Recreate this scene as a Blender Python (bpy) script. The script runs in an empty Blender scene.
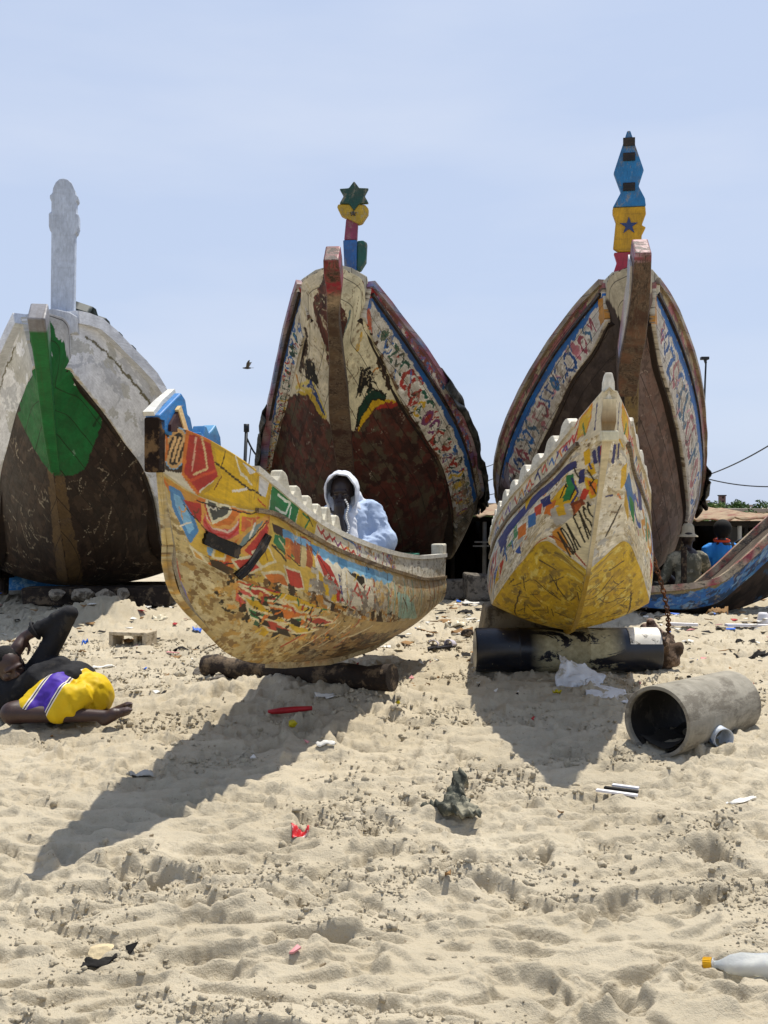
import bpy, bmesh, math, random
import numpy as np
from mathutils import Vector, Matrix, Euler, Quaternion

# hull lines of the boats in metres (station aft of the bow, half breadth, height), boat origin 'o' and heading 'th';
# PAINTING: painted shapes in plank coordinates (0..1 along the run, 0..1 down the planks)
HULLS = {'A': {'o': (-0.86,3.75),'th': 14,'S': [(0.03,0.003,1.525),(0.25,0.113,1.458),(0.5,0.152,1.389),(0.75,0.183,1.302),(1.0,0.233,1.191),(1.4,0.256,1.079),(2.0,0.295,0.97),(2.8,0.313,0.874),(3.6,0.292,0.82),(4.4,0.297,0.795)],'R': [(0.03,0.007,1.332),(0.25,0.066,1.236),(0.5,0.138,1.187),(0.75,0.178,1.165),(1.0,0.223,1.088),(1.4,0.267,0.983),(2.0,0.307,0.874),(2.8,0.32,0.759),(3.6,0.299,0.669),(4.4,0.289,0.628)],'C': [(0.1,-0.003,1.046),(0.3,0.047,0.978),(0.5,0.12,0.893),(1.0,0.228,0.766),(1.4,0.267,0.665),(2.0,0.312,0.549),(2.8,0.307,0.458),(3.6,0.285,0.411),(4.36,0.28,0.448)],'K': [(0.1,0,0.98),(0.13,0,0.9),(0.25,0,0.79),(0.4,0,0.7),(0.7,0,0.54),(1,0,0.455),(1.4,0,0.39),(1.8,0,0.336),(2.6,0,0.26),(3.2,0,0.235),(3.7,0,0.25),(4.34,0,0.36)]},'E': {'o': (1.09,4.8),'th': 5,'S': [(0.05,-0.037,1.753),(0.3,-0.14,1.619),(0.6,-0.212,1.509),(1.0,-0.328,1.375),(1.5,-0.443,1.219),(2.0,-0.507,1.077),(3.0,-0.523,0.926),(4.3,-0.445,0.808)],'R': [(0.12,-0.018,1.559),(0.3,-0.12,1.512),(0.6,-0.19,1.406),(1.0,-0.305,1.276),(1.5,-0.437,1.105),(2.0,-0.501,0.954),(3.0,-0.515,0.8),(4.3,-0.445,0.698)],'C': [(0.95,-0.001,0.821),(1.02,-0.09,0.891),(1.12,-0.221,0.986),(1.4,-0.354,0.845),(1.7,-0.449,0.69),(2.0,-0.521,0.537),(3.0,-0.515,0.44),(4.2,-0.429,0.415)],'K': [(0.955,0,0.8),(1.05,0,0.745),(1.4,0,0.56),(1.8,0,0.4),(2.2,0,0.33),(3,0,0.33),(4.2,0,0.42)],'Sm': [(0.05,0.037,1.753),(0.3,0.14,1.619),(0.6,0.212,1.509),(1.0,0.328,1.375),(1.5,0.443,1.219),(2.0,0.507,1.077),(3.0,0.523,0.926),(4.3,0.445,0.808)],'Rm': [(0.12,0.018,1.559),(0.3,0.12,1.512),(0.6,0.19,1.406),(1.0,0.305,1.276),(1.5,0.437,1.105),(2.0,0.501,0.954),(3.0,0.515,0.8),(4.3,0.445,0.698)],'Cm': [(0.95,0.001,0.821),(1.02,0.09,0.891),(1.12,0.221,0.986),(1.4,0.354,0.845),(1.7,0.449,0.69),(2.0,0.521,0.537),(3.0,0.515,0.44),(4.2,0.429,0.415)]},'B': {'o': (-0.54,10),'th': 3.5,'SR': [(0.75,0.366,3.56),(1.3,0.642,3.283),(1.9,0.911,3.012),(2.4,1.147,2.704),(3.0,1.405,2.271),(3.6,1.578,1.807),(4.3,1.671,1.384),(7,1.6,1.25),(14,1.2,1.0)],'CR': [(0.75,0.291,3.207),(1.1,0.363,3.028),(1.5,0.472,2.806),(2.0,0.622,2.468),(2.7,0.895,2.06),(3.4,1.134,1.653),(4.2,1.274,1.059),(5.0,1.311,0.604),(7,1.25,0.3),(14,0.9,0.0)],'SL': [(0.75,-0.422,3.592),(1.3,-0.663,3.127),(1.9,-0.88,2.694),(2.4,-1.054,2.321),(3.0,-1.227,1.919),(3.6,-1.365,1.569),(4.3,-1.48,1.272),(7,-1.7,1.25),(14,-1.2,1.0)],'CL': [(0.75,-0.325,3.214),(1.1,-0.44,3.036),(1.5,-0.567,2.814),(2.0,-0.715,2.524),(2.7,-0.94,2.156),(3.4,-1.178,1.739),(4.2,-1.361,1.129),(5.0,-1.457,0.597),(7,-1.25,0.3),(14,-0.9,0.0)],'K': [(0.2,0.008,3.444),(0.9,-0.016,2.78),(1.6,-0.068,2.186),(2.3,-0.117,1.631),(3.2,-0.144,0.976),(4.2,-0.171,0.419),(5.2,-0.204,0.166),(7,0,-0.1),(14,0,-0.6)],'MR': [(0.2,0.05,3.64),(0.45,0.16,3.63),(0.68,0.28,3.58),(0.84,0.31,3.2),(1.1,0.372,3.106),(1.5,0.499,2.891),(2.0,0.666,2.574),(2.7,0.949,2.154),(3.4,1.189,1.721),(4.2,1.328,1.144),(5.0,1.356,0.768),(7,1.297,0.509),(14,0.936,0.22)],'ML': [(0.2,-0.05,3.64),(0.45,-0.2,3.63),(0.68,-0.38,3.58),(0.84,-0.42,3.2),(1.1,-0.44,3.093),(1.5,-0.574,2.851),(2.0,-0.729,2.545),(2.7,-0.954,2.148),(3.4,-1.179,1.727),(4.2,-1.354,1.17),(5.0,-1.445,0.744),(7,-1.319,0.509),(14,-0.936,0.22)]},'C': {'o': (2.48,10),'th': 8.5,'SL': [(0.7,-0.247,3.582),(1.2,-0.512,3.374),(1.7,-0.782,3.087),(2.2,-1.005,2.802),(2.8,-1.237,2.43),(3.4,-1.424,2.014),(4.0,-1.514,1.625),(5.0,-1.522,1.321),(7,-1.55,1.2),(14,-1.2,1.0)],'CL': [(0.7,-0.216,3.163),(1.2,-0.324,2.941),(1.7,-0.538,2.67),(2.4,-0.77,2.199),(3.0,-0.942,1.855),(3.7,-1.104,1.38),(4.4,-1.225,0.909),(7,-1.2,0.3),(14,-0.9,0.0)],'SR': [(0.7,0.316,3.574),(1.2,0.547,3.421),(1.7,0.759,3.167),(2.2,0.948,2.885),(2.8,1.126,2.523),(3.4,1.261,2.056),(4.0,1.346,1.681),(5.0,1.409,1.274),(7,1.35,1.2),(14,1.1,1.0)],'CR': [(0.7,0.305,3.148),(1.2,0.439,2.757),(1.7,0.614,2.417),(2.4,0.825,1.923),(3.0,0.973,1.456),(3.6,1.074,0.999),(4.2,1.068,0.556),(7,1.0,0.3),(14,0.9,0.0)],'K': [(0.2,0.039,3.391),(0.9,0.075,2.777),(1.6,0.107,2.067),(2.3,0.159,1.384),(3.0,0.26,0.683),(3.8,0.415,0.145),(7,0,-0.1),(14,0,-0.6)],'MR': [(0.2,0.05,3.62),(0.45,0.17,3.62),(0.62,0.26,3.57),(0.8,0.3,3.16),(1.2,0.433,2.903),(1.7,0.616,2.582),(2.4,0.835,2.108),(3.0,0.987,1.656),(3.6,1.091,1.204),(4.2,1.102,0.786),(7,1.047,0.498),(14,0.914,0.22)],'ML': [(0.2,-0.05,3.62),(0.45,-0.15,3.62),(0.62,-0.2,3.57),(0.8,-0.22,3.16),(1.2,-0.335,3.036),(1.7,-0.562,2.762),(2.4,-0.809,2.304),(3.0,-0.991,1.951),(3.7,-1.154,1.477),(4.4,-1.259,1.04),(7,-1.247,0.498),(14,-0.936,0.22)]},'D': {'o': (-3.1,9),'th': -10,'SR': [(0.5,0.226,2.992),(0.8,0.358,3.012),(1.3,0.664,2.791),(1.8,0.976,2.458),(2.4,1.118,2.067),(4,1.5,1.45),(12,1.1,1.1)],'CR': [(0.5,0.208,2.496),(0.9,0.299,2.363),(1.3,0.433,2.173),(1.8,0.594,1.885),(2.3,0.764,1.622),(2.8,0.907,1.164),(3.2,0.984,0.621),(3.9,1.35,0.26),(12,0.8,0.1)],'SL': [(0.4,-0.23,2.959),(0.8,-0.457,2.705),(1.3,-0.688,2.419),(1.8,-0.891,2.156),(2.4,-1.082,1.871),(4,-1.5,1.45),(12,-1.1,1.1)],'CL': [(0.4,-0.122,2.493),(0.9,-0.27,2.351),(1.3,-0.407,2.16),(1.8,-0.597,1.84),(2.3,-0.775,1.567),(2.8,-0.927,1.142),(3.2,-1.052,0.637),(3.9,-1.35,0.26),(12,-0.8,0.1)],'K': [(0.1,-0.012,2.701),(0.8,-0.057,2.031),(1.4,-0.079,1.511),(2.0,-0.103,0.981),(2.6,-0.12,0.496),(3.2,-0.154,0.242),(5,0,0.1),(12,0,-0.3)],'MR': [(0.08,0.05,2.95),(0.3,0.15,2.95),(0.42,0.2,2.9),(0.55,0.22,2.5),(0.9,0.295,2.496),(1.3,0.454,2.309),(1.8,0.648,2.011),(2.3,0.807,1.734),(2.8,0.944,1.329),(3.2,1.026,0.871),(3.9,1.348,0.53),(12,0.836,0.32)],'ML': [(0.08,-0.05,2.95),(0.25,-0.12,2.95),(0.36,-0.15,2.9),(0.5,-0.16,2.48),(0.9,-0.291,2.416),(1.3,-0.439,2.217),(1.8,-0.632,1.91),(2.3,-0.806,1.644),(2.8,-0.954,1.279),(3.2,-1.075,0.862),(3.9,-1.347,0.528),(12,-0.836,0.32)]}}
PAINTING = {
 'A_top': [
  ('p','#2b1c12',[(-0.001,0.008),(0.0272,0.007),(0.0268,0.756),(-0.0001,1.008)],None),
  ('p','#86bcd8',[(0.0282,0.368),(0.027,0.504),(0.0244,0.633),(0.0206,0.742),(0.0161,0.819),(0.0116,0.851),(0.0078,0.83),(0.0054,0.754),(0.0047,0.635),(0.0055,0.488),(0.0076,0.335),(0.0105,0.198),(0.014,0.094),(0.0176,0.033),(0.0211,0.021),(0.0242,0.056),(0.0266,0.132),(0.028,0.24)],None),
  ('p','#17140f',[(0.0262,0.378),(0.0251,0.498),(0.0229,0.612),(0.0198,0.707),(0.0161,0.773),(0.0125,0.798),(0.0094,0.776),(0.0075,0.709),(0.0068,0.604),(0.0075,0.479),(0.0092,0.344),(0.0117,0.224),(0.0146,0.133),(0.0176,0.079),(0.0205,0.068),(0.0231,0.099),(0.0251,0.167),(0.0262,0.263)],('#d9a867',0.006)),
  ('l','#e7b878',[(0.0157,0.23),(0.0087,0.732)],0.012),
  ('l','#e7b878',[(0.0198,0.194),(0.0137,0.682)],0.012),
  ('l','#e7b878',[(0.0239,0.16),(0.0185,0.634)],0.012),
  ('p','#cbb08a',[(0.0074,0.585),(0.0063,0.706),(0.0047,0.819),(0.0027,0.908),(0.0005,0.968),(-0.0014,0.975),(-0.0017,0.933),(-0.0017,0.857),(-0.0017,0.756),(-0.0017,0.639),(-0.001,0.529),(0.0006,0.42),(0.0025,0.332),(0.0042,0.281),(0.0057,0.272),(0.0069,0.303),(0.0076,0.372),(0.0078,0.47)],('#d9772a',0.006)),
  ('p','#6a4a30',[(0.0049,0.623),(0.0041,0.716),(0.0031,0.801),(0.0019,0.868),(0.0008,0.908),(-0.0002,0.915),(-0.0007,0.889),(-0.0008,0.832),(-0.0005,0.752),(0.0001,0.659),(0.001,0.563),(0.0021,0.48),(0.0031,0.415),(0.0041,0.379),(0.0048,0.374),(0.0053,0.4),(0.0055,0.455),(0.0054,0.532)],None),
  ('p','#b8332a',[(0.0263,0.013),(0.0535,0.016),(0.0587,0.161),(0.0701,0.422),(0.0742,0.51),(0.0503,1.001),(0.0268,0.756)],('#d9772a',0.008)),
  ('l','#e6c48a',[(0.0407,0.033),(0.0497,0.326),(0.0548,0.473),(0.0393,0.684)],0.01),
  ('l','#e8dcc0',[(0.0733,0.553),(0.0506,0.928)],0.016),
  ('l','#e9b08f',[(0.0347,0.076),(0.0363,0.637)],0.008),
  ('l','#d8522f',[(0.036,0.818),(0.0659,0.445)],0.012),
  ('p','#dfb21e',[(0.0537,0.032),(0.0942,0.014),(0.1648,0.0),(0.1609,0.987),(0.1126,0.986),(0.0806,0.968),(0.0503,1.001),(0.0744,0.528),(0.059,0.177)],('#caa22c',0.01)),
  ('l','#3c2d12',[(0.064,0.31),(0.0907,0.425),(0.1177,0.534),(0.1477,0.578)],0.009),
  ('l','#efe5c0',[(0.0944,0.033),(0.1055,0.304),(0.1268,0.395)],0.012),
  ('l','#3c2d12',[(0.0765,0.051),(0.0735,0.329)],0.006),
  ('p','#e9e6dc',[(0.1078,0.081),(0.1335,0.033),(0.122,0.197)],None),
  ('p','#dedbd2',[(0.14,0.099),(0.1628,0.025),(0.1559,0.584),(0.1415,0.558)],None),
  ('l','#b89430',[(0.138,0.118),(0.1321,0.752)],0.006),
  ('l','#c03d22',[(0.14,0.722),(0.1566,0.88)],0.008),
  ('l','#efe6cf',[(0.0945,0.7),(0.1178,0.556)],0.01),
  ('l','#7b3c20',[(0.0757,0.503),(0.0678,0.802)],0.006),
  ('p','#1c7a45',[(0.1669,0.038),(0.2198,0.034),(0.2151,0.949),(0.1648,0.971)],None),
  ('l','#dfe6d2',[(0.1787,0.212),(0.2012,0.185),(0.1954,0.725),(0.1761,0.749)],0.012),
  ('l','#dfe6d2',[(0.2038,0.343),(0.202,0.874)],0.01),
  ('p','#cfae2f',[(0.2198,0.034),(0.2746,-0.008),(0.262,0.933),(0.2172,0.922)],None),
  ('l','#1c7a45',[(0.2309,0.198),(0.2503,0.23),(0.2382,0.765)],0.012),
  ('l','#17140f',[(0.2443,0.112),(0.2591,0.468)],0.008),
  ('l','#b8332a',[(0.274,0.297),(0.2825,0.51),(0.2928,0.252)],0.014),
  ('l','#a8382e',[(0.2888,0.445),(0.297,0.675),(0.3078,0.42)],0.014),
  ('l','#b8332a',[(0.3085,0.309),(0.3164,0.554),(0.3279,0.299)],0.014),
  ('l','#7a3f6b',[(0.3266,0.47),(0.3344,0.73),(0.3462,0.479)],0.014),
  ('l','#b8332a',[(0.3457,0.537),(0.3534,0.81),(0.3656,0.56)],0.014),
  ('l','#a8382e',[(0.3688,0.595),(0.3767,0.879),(0.3896,0.631)],0.014),
  ('l','#b8332a',[(0.3891,0.691),(0.3975,0.983),(0.4112,0.735)],0.014),
  ('l','#7a3f6b',[(0.4106,0.796),(0.4207,1.008),(0.4344,0.844)],0.014),
  ('l','#3f6fae',[(0.2855,-0.008),(0.327,-0.008),(0.3629,0.08),(0.4006,0.221)],0.014),
 ],
 'A_side': [
  ('p','#d9b24a',[(0.0034,0.027),(0.0501,0.017),(0.1486,0.009),(0.224,0.064),(0.2689,0.077),(0.2654,0.907),(0.1159,0.984),(0.0649,0.891),(0.0336,0.837),(0.0188,0.553)],None),
  ('p','#d9772a',[(-0.0006,0.069),(0.0501,0.017),(0.1073,0.013),(0.1477,0.036),(0.1566,0.127),(0.1167,0.521),(0.0884,0.654),(0.0559,0.487),(0.0434,0.401),(0.0284,0.273),(0.0108,0.216)],None),
  ('p','#d89a3c',[(0.0021,0.037),(0.0501,0.017),(0.0341,0.204),(0.0114,0.129)],None),
  ('p','#86bcd8',[(0.0125,0.148),(0.0254,0.134),(0.0359,0.326),(0.0426,0.558),(0.0338,0.76),(0.0239,0.58),(0.0147,0.382)],('#4f88b4',0.012)),
  ('p','#b8332a',[(0.0289,0.196),(0.0575,0.073),(0.0642,0.355),(0.0713,0.426),(0.0535,0.469),(0.0384,0.34)],None),
  ('p','#d4574f',[(0.0534,0.092),(0.0594,0.319),(0.0702,0.401),(0.0881,0.304),(0.106,0.082),(0.1099,0.143),(0.1021,0.363),(0.0835,0.546),(0.063,0.6),(0.051,0.452)],('#e5a24a',0.008)),
  ('l','#e9c3a5',[(0.0573,0.254),(0.0663,0.419),(0.0845,0.4),(0.1009,0.201)],0.01),
  ('l','#c72f24',[(0.0541,0.344),(0.0658,0.511),(0.0868,0.448),(0.1038,0.222)],0.01),
  ('p','#4f5147',[(0.0746,0.066),(0.073,-0.008),(0.068,-0.008),(0.0617,-0.008),(0.0589,0.067),(0.0606,0.164),(0.0657,0.319),(0.0767,0.237),(0.0872,0.139),(0.0926,0.056),(0.0921,0.002),(0.0867,-0.008),(0.0794,0.008)],('#e8dcb0',0.007)),
  ('p','#d96a34',[(0.1077,0.079),(0.1551,0.053),(0.1366,0.149),(0.1184,0.357),(0.1024,0.335)],('#dfb21e',0.008)),
  ('p','#7c8f86',[(0.1051,0.369),(0.1321,0.18),(0.1583,0.074),(0.1425,0.221),(0.1097,0.59),(0.0914,0.615)],('#dca24a',0.008)),
  ('p','#c83b2e',[(0.1035,0.565),(0.1425,0.221),(0.1591,0.111),(0.1519,0.312),(0.1261,0.61),(0.1159,0.644)],('#e8a34a',0.008)),
  ('l','#e9e0c6',[(0.1302,0.182),(0.1163,0.387)],0.012),
  ('p','#b8332a',[(0.0601,1.008),(0.0674,0.891),(0.0827,0.764),(0.0908,0.8),(0.08,0.98),(0.0701,1.008)],('#d9772a',0.014)),
  ('p','#79a6c8',[(0.0551,0.735),(0.0676,0.71),(0.0649,0.83),(0.0575,0.86)],None),
  ('p','#1c7a45',[(0.1655,0.229),(0.1921,0.255),(0.2037,0.496),(0.179,0.517),(0.1579,0.393)],('#d9b94a',0.008)),
  ('l','#d9cf9a',[(0.1733,0.301),(0.186,0.446)],0.01),
  ('l','#17140f',[(0.1575,0.419),(0.1824,0.56)],0.012),
  ('p','#1c7a45',[(0.1,0.671),(0.1109,0.669),(0.1059,0.792),(0.0968,0.765)],None),
  ('p','#3a2316',[(0.1644,0.129),(0.1879,0.126),(0.1799,0.27),(0.1634,0.232)],None),
  ('p','#a2502a',[(0.2254,0.087),(0.2504,0.076),(0.2337,0.489),(0.2105,0.473)],None),
  ('p','#b3602c',[(0.1998,0.131),(0.2123,0.134),(0.2001,0.453),(0.1907,0.405)],None),
  ('p','#5f9cc0',[(0.1852,0.149),(0.2065,0.117),(0.2007,0.235),(0.1906,0.313),(0.1863,0.249)],None),
  ('p','#86bcd8',[(0.2039,0.168),(0.2272,0.138),(0.2209,0.257),(0.21,0.337),(0.2051,0.272)],None),
  ('p','#86bcd8',[(0.2255,0.158),(0.251,0.133),(0.2441,0.256),(0.2321,0.336),(0.2267,0.267)],None),
  ('p','#5f9cc0',[(0.2492,0.153),(0.2773,0.127),(0.2698,0.253),(0.2564,0.336),(0.2504,0.266)],None),
  ('p','#86bcd8',[(0.2753,0.148),(0.3054,0.128),(0.2976,0.254),(0.2835,0.336),(0.2768,0.263)],None),
  ('p','#86bcd8',[(0.304,0.131),(0.3357,0.123),(0.3276,0.25),(0.3128,0.328),(0.3057,0.251)],None),
  ('p','#5f9cc0',[(0.3343,0.126),(0.3675,0.127),(0.3589,0.255),(0.3434,0.331),(0.336,0.249)],None),
  ('p','#86bcd8',[(0.366,0.13),(0.4016,0.137),(0.3924,0.266),(0.3757,0.341),(0.3678,0.256)],None),
  ('p','#86bcd8',[(0.4009,0.122),(0.4413,0.132),(0.4308,0.264),(0.4117,0.339),(0.4028,0.251)],None),
  ('p','#5f9cc0',[(0.4404,0.116),(0.4873,0.127),(0.4761,0.264),(0.4539,0.34),(0.4429,0.249)],None),
  ('p','#86bcd8',[(0.4873,0.091),(0.5382,0.108),(0.5265,0.25),(0.5028,0.326),(0.4904,0.231)],None),
  ('p','#c9ab2e',[(0.2697,0.388),(0.316,0.619),(0.3182,0.804),(0.2756,0.839)],('#8c7a30',0.006)),
  ('l','#b8332a',[(0.2558,0.279),(0.2862,0.435),(0.33,0.753)],0.016),
  ('l','#b8332a',[(0.2803,0.208),(0.3009,0.308),(0.3183,0.364)],0.012),
  ('l','#b8332a',[(0.3238,0.763),(0.3622,0.476),(0.4132,0.67)],0.012),
  ('l','#d4574f',[(0.3074,0.2),(0.3163,0.493),(0.3399,0.768)],0.012),
  ('l','#3a5aa0',[(0.3171,0.429),(0.3292,0.69)],0.02),
  ('l','#2c3f8e',[(0.2579,0.835),(0.2871,0.815)],0.014),
  ('p','#17140f',[(0.3462,0.278),(0.41,0.291),(0.413,0.537)],('#e0d6b8',0.012)),
  ('l','#b64338',[(0.3618,0.508),(0.3831,0.706)],0.014),
  ('l','#b64338',[(0.3836,0.443),(0.3555,0.712)],0.014),
  ('l','#b64338',[(0.3972,0.589),(0.4401,0.713)],0.014),
  ('l','#b64338',[(0.3431,0.763),(0.3794,0.874)],0.014),
  ('l','#b64338',[(0.4309,0.45),(0.4057,0.712)],0.014),
  ('l','#8a3f6f',[(0.4253,0.321),(0.4592,0.456)],0.014),
  ('p','#a9c9b4',[(0.5749,0.405),(0.6328,0.421),(0.6989,0.631),(0.7575,0.998),(0.6011,0.944)],None),
  ('l','#a5653a',[(0.4524,0.324),(0.4539,0.841)],0.03),
  ('l','#c7a66a',[(0.4884,0.286),(0.4905,0.823)],0.03),
  ('l','#7d9c7f',[(0.5265,0.25),(0.5296,0.809)],0.03),
  ('l','#8fb09a',[(0.5612,0.22),(0.5655,0.801)],0.03),
  ('l','#9fb59c',[(0.6245,0.173),(0.6314,0.804)],0.03),
  ('l','#86a58c',[(0.6841,0.133),(0.6939,0.817)],0.03),
  ('l','#8fa38c',[(0.7561,0.09),(0.7689,0.853)],0.03),
  ('l','#9c6a45',[(0.8294,0.083),(0.8542,0.981)],0.03),
  ('l','#8c5234',[(0.874,0.102),(0.8881,1.008)],0.03),
  ('l','#a0683f',[(0.9198,0.135),(0.9149,1.008)],0.03),
  ('p','#e6dcc0',[(0.2485,0.185),(0.345,0.216),(0.3443,0.826),(0.2531,0.876)],None),
  ('p','#b8332a',[(0.2502,0.208),(0.2945,0.323),(0.3374,0.804),(0.3189,0.835),(0.2735,0.528)],None),
  ('p','#dfb21e',[(0.257,0.482),(0.3101,0.692),(0.3158,0.84),(0.2643,0.865)],None),
  ('p','#ded3b6',[(0.3462,0.278),(0.4438,0.299),(0.4506,0.74),(0.3514,0.847)],None),
  ('p','#17140f',[(0.3497,0.272),(0.41,0.291),(0.4092,0.508)],None),
  ('l','#b8332a',[(0.3571,0.807),(0.3799,0.448),(0.4019,0.716),(0.4309,0.45)],0.02),
  ('l','#b8332a',[(0.3615,0.606),(0.4213,0.628)],0.016),
  ('l','#2c3f8e',[(0.3204,0.422),(0.3295,0.721)],0.022),
  ('l','#17140f',[(0.252,0.819),(0.294,0.847)],0.012),
  ('p','#5f9cc0',[(0.1835,0.142),(0.2046,0.111),(0.1993,0.214),(0.1892,0.292),(0.1823,0.249)],None),
  ('p','#86bcd8',[(0.2021,0.135),(0.2253,0.102),(0.2192,0.207),(0.2081,0.289),(0.2008,0.248)],None),
  ('p','#86bcd8',[(0.2225,0.125),(0.2478,0.099),(0.2412,0.208),(0.229,0.289),(0.2209,0.243)],None),
  ('p','#5f9cc0',[(0.2448,0.124),(0.2725,0.096),(0.2653,0.207),(0.2517,0.291),(0.2429,0.245)],None),
  ('p','#86bcd8',[(0.2692,0.121),(0.2988,0.098),(0.2914,0.209),(0.2771,0.293),(0.2672,0.246)],None),
  ('p','#86bcd8',[(0.2961,0.105),(0.3275,0.093),(0.3197,0.204),(0.3047,0.284),(0.2941,0.232)],None),
  ('p','#5f9cc0',[(0.3247,0.099),(0.3573,0.097),(0.3492,0.208),(0.3336,0.286),(0.3226,0.229)],None),
  ('p','#86bcd8',[(0.3544,0.103),(0.389,0.107),(0.3803,0.219),(0.3638,0.295),(0.3522,0.235)],None),
  ('p','#86bcd8',[(0.3867,0.095),(0.4248,0.104),(0.4152,0.217),(0.3968,0.293),(0.3843,0.23)],None),
  ('p','#5f9cc0',[(0.4223,0.09),(0.4664,0.1),(0.4556,0.217),(0.434,0.294),(0.4196,0.228)],None),
  ('p','#86bcd8',[(0.4635,0.086),(0.5122,0.099),(0.5012,0.219),(0.4779,0.297),(0.4609,0.228)],None),
  ('p','#86bcd8',[(0.51,0.065),(0.5629,0.084),(0.5513,0.209),(0.5264,0.287),(0.5077,0.213)],None),
  ('p','#d9772a',[(0.1867,0.235),(0.1988,0.229),(0.1928,0.53),(0.1807,0.538)],None),
  ('p','#a2502a',[(0.2054,0.217),(0.2187,0.208),(0.2121,0.524),(0.199,0.538)],None),
  ('p','#c9b27a',[(0.2182,0.224),(0.2324,0.221),(0.2258,0.54),(0.2118,0.553)],None),
  ('p','#a2502a',[(0.2341,0.173),(0.2491,0.168),(0.241,0.497),(0.2261,0.511)],None),
  ('l','#2a1c12',[(0.0455,0.086),(0.1068,0.04)],0.006),
  ('l','#2a1c12',[(0.1068,0.04),(0.156,0.026)],0.006),
  ('l','#2a1c12',[(0.0884,0.654),(0.1566,0.127)],0.006),
  ('l','#2a1c12',[(0.0559,0.487),(0.0884,0.654)],0.006),
  ('l','#2a1c12',[(0.0284,0.273),(0.0559,0.487)],0.006),
  ('l','#2a1c12',[(0.0601,1.008),(0.0908,0.8)],0.006),
  ('l','#2a1c12',[(0.1575,0.419),(0.2118,0.553)],0.006),
  ('l','#2a1c12',[(0.224,0.064),(0.2118,0.553)],0.006),
  ('l','#2a1c12',[(0.2485,0.185),(0.3443,0.826)],0.006),
  ('p','#c83b2e',[(0.0881,0.768),(0.116,0.63),(0.1359,0.75),(0.1061,0.93)],('#e8d8a8',0.006)),
  ('p','#dfb21e',[(0.1196,0.569),(0.1495,0.443),(0.1623,0.628),(0.136,0.724)],('#e8d8a8',0.006)),
  ('p','#dfb21e',[(0.0678,0.634),(0.083,0.648),(0.0774,0.819),(0.0625,0.845)],('#e8d8a8',0.006)),
  ('p','#d9a24a',[(0.0336,0.853),(0.0497,0.921),(0.0568,1.008),(0.0401,1.008)],('#e8d8a8',0.006)),
  ('p','#d9772a',[(0.1358,0.803),(0.1771,0.753),(0.1898,0.908),(0.1503,0.931)],('#e8d8a8',0.006)),
  ('p','#c83b2e',[(0.1776,0.649),(0.2112,0.638),(0.2215,0.864),(0.1898,0.908)],('#e8d8a8',0.006)),
 ],
 'A_bot': [
  ('p','#d9772a',[(0.0947,0.028),(0.1367,0.012),(0.2161,0.029),(0.2682,0.06),(0.2442,0.319),(0.1872,0.458),(0.1409,0.425),(0.1043,0.299)],None),
  ('p','#d4574f',[(0.1009,0.126),(0.1175,-0.008),(0.1315,0.052),(0.1182,0.298),(0.1043,0.299)],None),
  ('p','#17140f',[(0.1258,0.082),(0.1389,-0.008),(0.1625,0.011),(0.1745,0.08),(0.1492,0.119)],None),
  ('p','#17140f',[(0.1252,0.286),(0.1267,0.301),(0.1273,0.322),(0.1269,0.346),(0.1257,0.372),(0.1237,0.396),(0.1212,0.415),(0.1185,0.427),(0.1159,0.431),(0.1137,0.426),(0.1123,0.412),(0.1117,0.39),(0.112,0.364),(0.1133,0.336),(0.1152,0.311),(0.1177,0.292),(0.1204,0.281),(0.123,0.279)],None),
  ('p','#17140f',[(0.1414,0.404),(0.1423,0.436),(0.1423,0.465),(0.1413,0.488),(0.1395,0.503),(0.1371,0.508),(0.1343,0.502),(0.1316,0.486),(0.1293,0.461),(0.1277,0.431),(0.127,0.399),(0.1272,0.369),(0.1282,0.344),(0.13,0.329),(0.1323,0.325),(0.1349,0.332),(0.1375,0.349),(0.1397,0.374)],None),
  ('p','#c8402c',[(0.1251,0.184),(0.1595,0.164),(0.1996,0.126),(0.1769,0.237),(0.1381,0.259)],None),
  ('l','#b8332a',[(0.1028,0.087),(0.151,0.008),(0.2187,0.062)],0.028),
  ('l','#d9772a',[(0.1147,0.222),(0.156,0.172),(0.216,0.257)],0.028),
  ('l','#c8402c',[(0.1314,0.338),(0.164,0.292),(0.2132,0.377)],0.028),
  ('l','#dfb21e',[(0.1401,0.086),(0.1969,0.026),(0.2797,0.054)],0.028),
  ('l','#2a5a3c',[(0.1513,0.454),(0.193,0.373),(0.2576,0.421)],0.028),
  ('l','#d9772a',[(0.1667,0.272),(0.2169,0.159),(0.2911,0.152)],0.028),
  ('p','#17140f',[(0.1221,0.268),(0.124,0.159),(0.1359,0.11),(0.1357,0.18),(0.1311,0.266)],None),
  ('p','#17140f',[(0.1405,0.266),(0.1422,0.163),(0.1549,0.12),(0.155,0.188),(0.1503,0.269)],None),
  ('p','#17140f',[(0.1659,0.26),(0.1673,0.161),(0.1813,0.12),(0.1817,0.186),(0.1768,0.265)],None),
  ('p','#1c7a45',[(0.1467,0.364),(0.1478,0.261),(0.1608,0.216),(0.1614,0.284),(0.157,0.366)],None),
  ('p','#17140f',[(0.1678,0.369),(0.1686,0.268),(0.1825,0.225),(0.1835,0.293),(0.1791,0.372)],None),
  ('p','#d7b12f',[(0.1871,0.385),(0.1873,0.285),(0.2022,0.242),(0.2037,0.309),(0.1994,0.389)],None),
  ('p','#17140f',[(0.1689,0.483),(0.1688,0.381),(0.1827,0.336),(0.1844,0.405),(0.1807,0.486)],None),
  ('p','#17140f',[(0.2048,0.321),(0.2053,0.222),(0.2212,0.177),(0.2225,0.244),(0.2178,0.325)],None),
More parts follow.
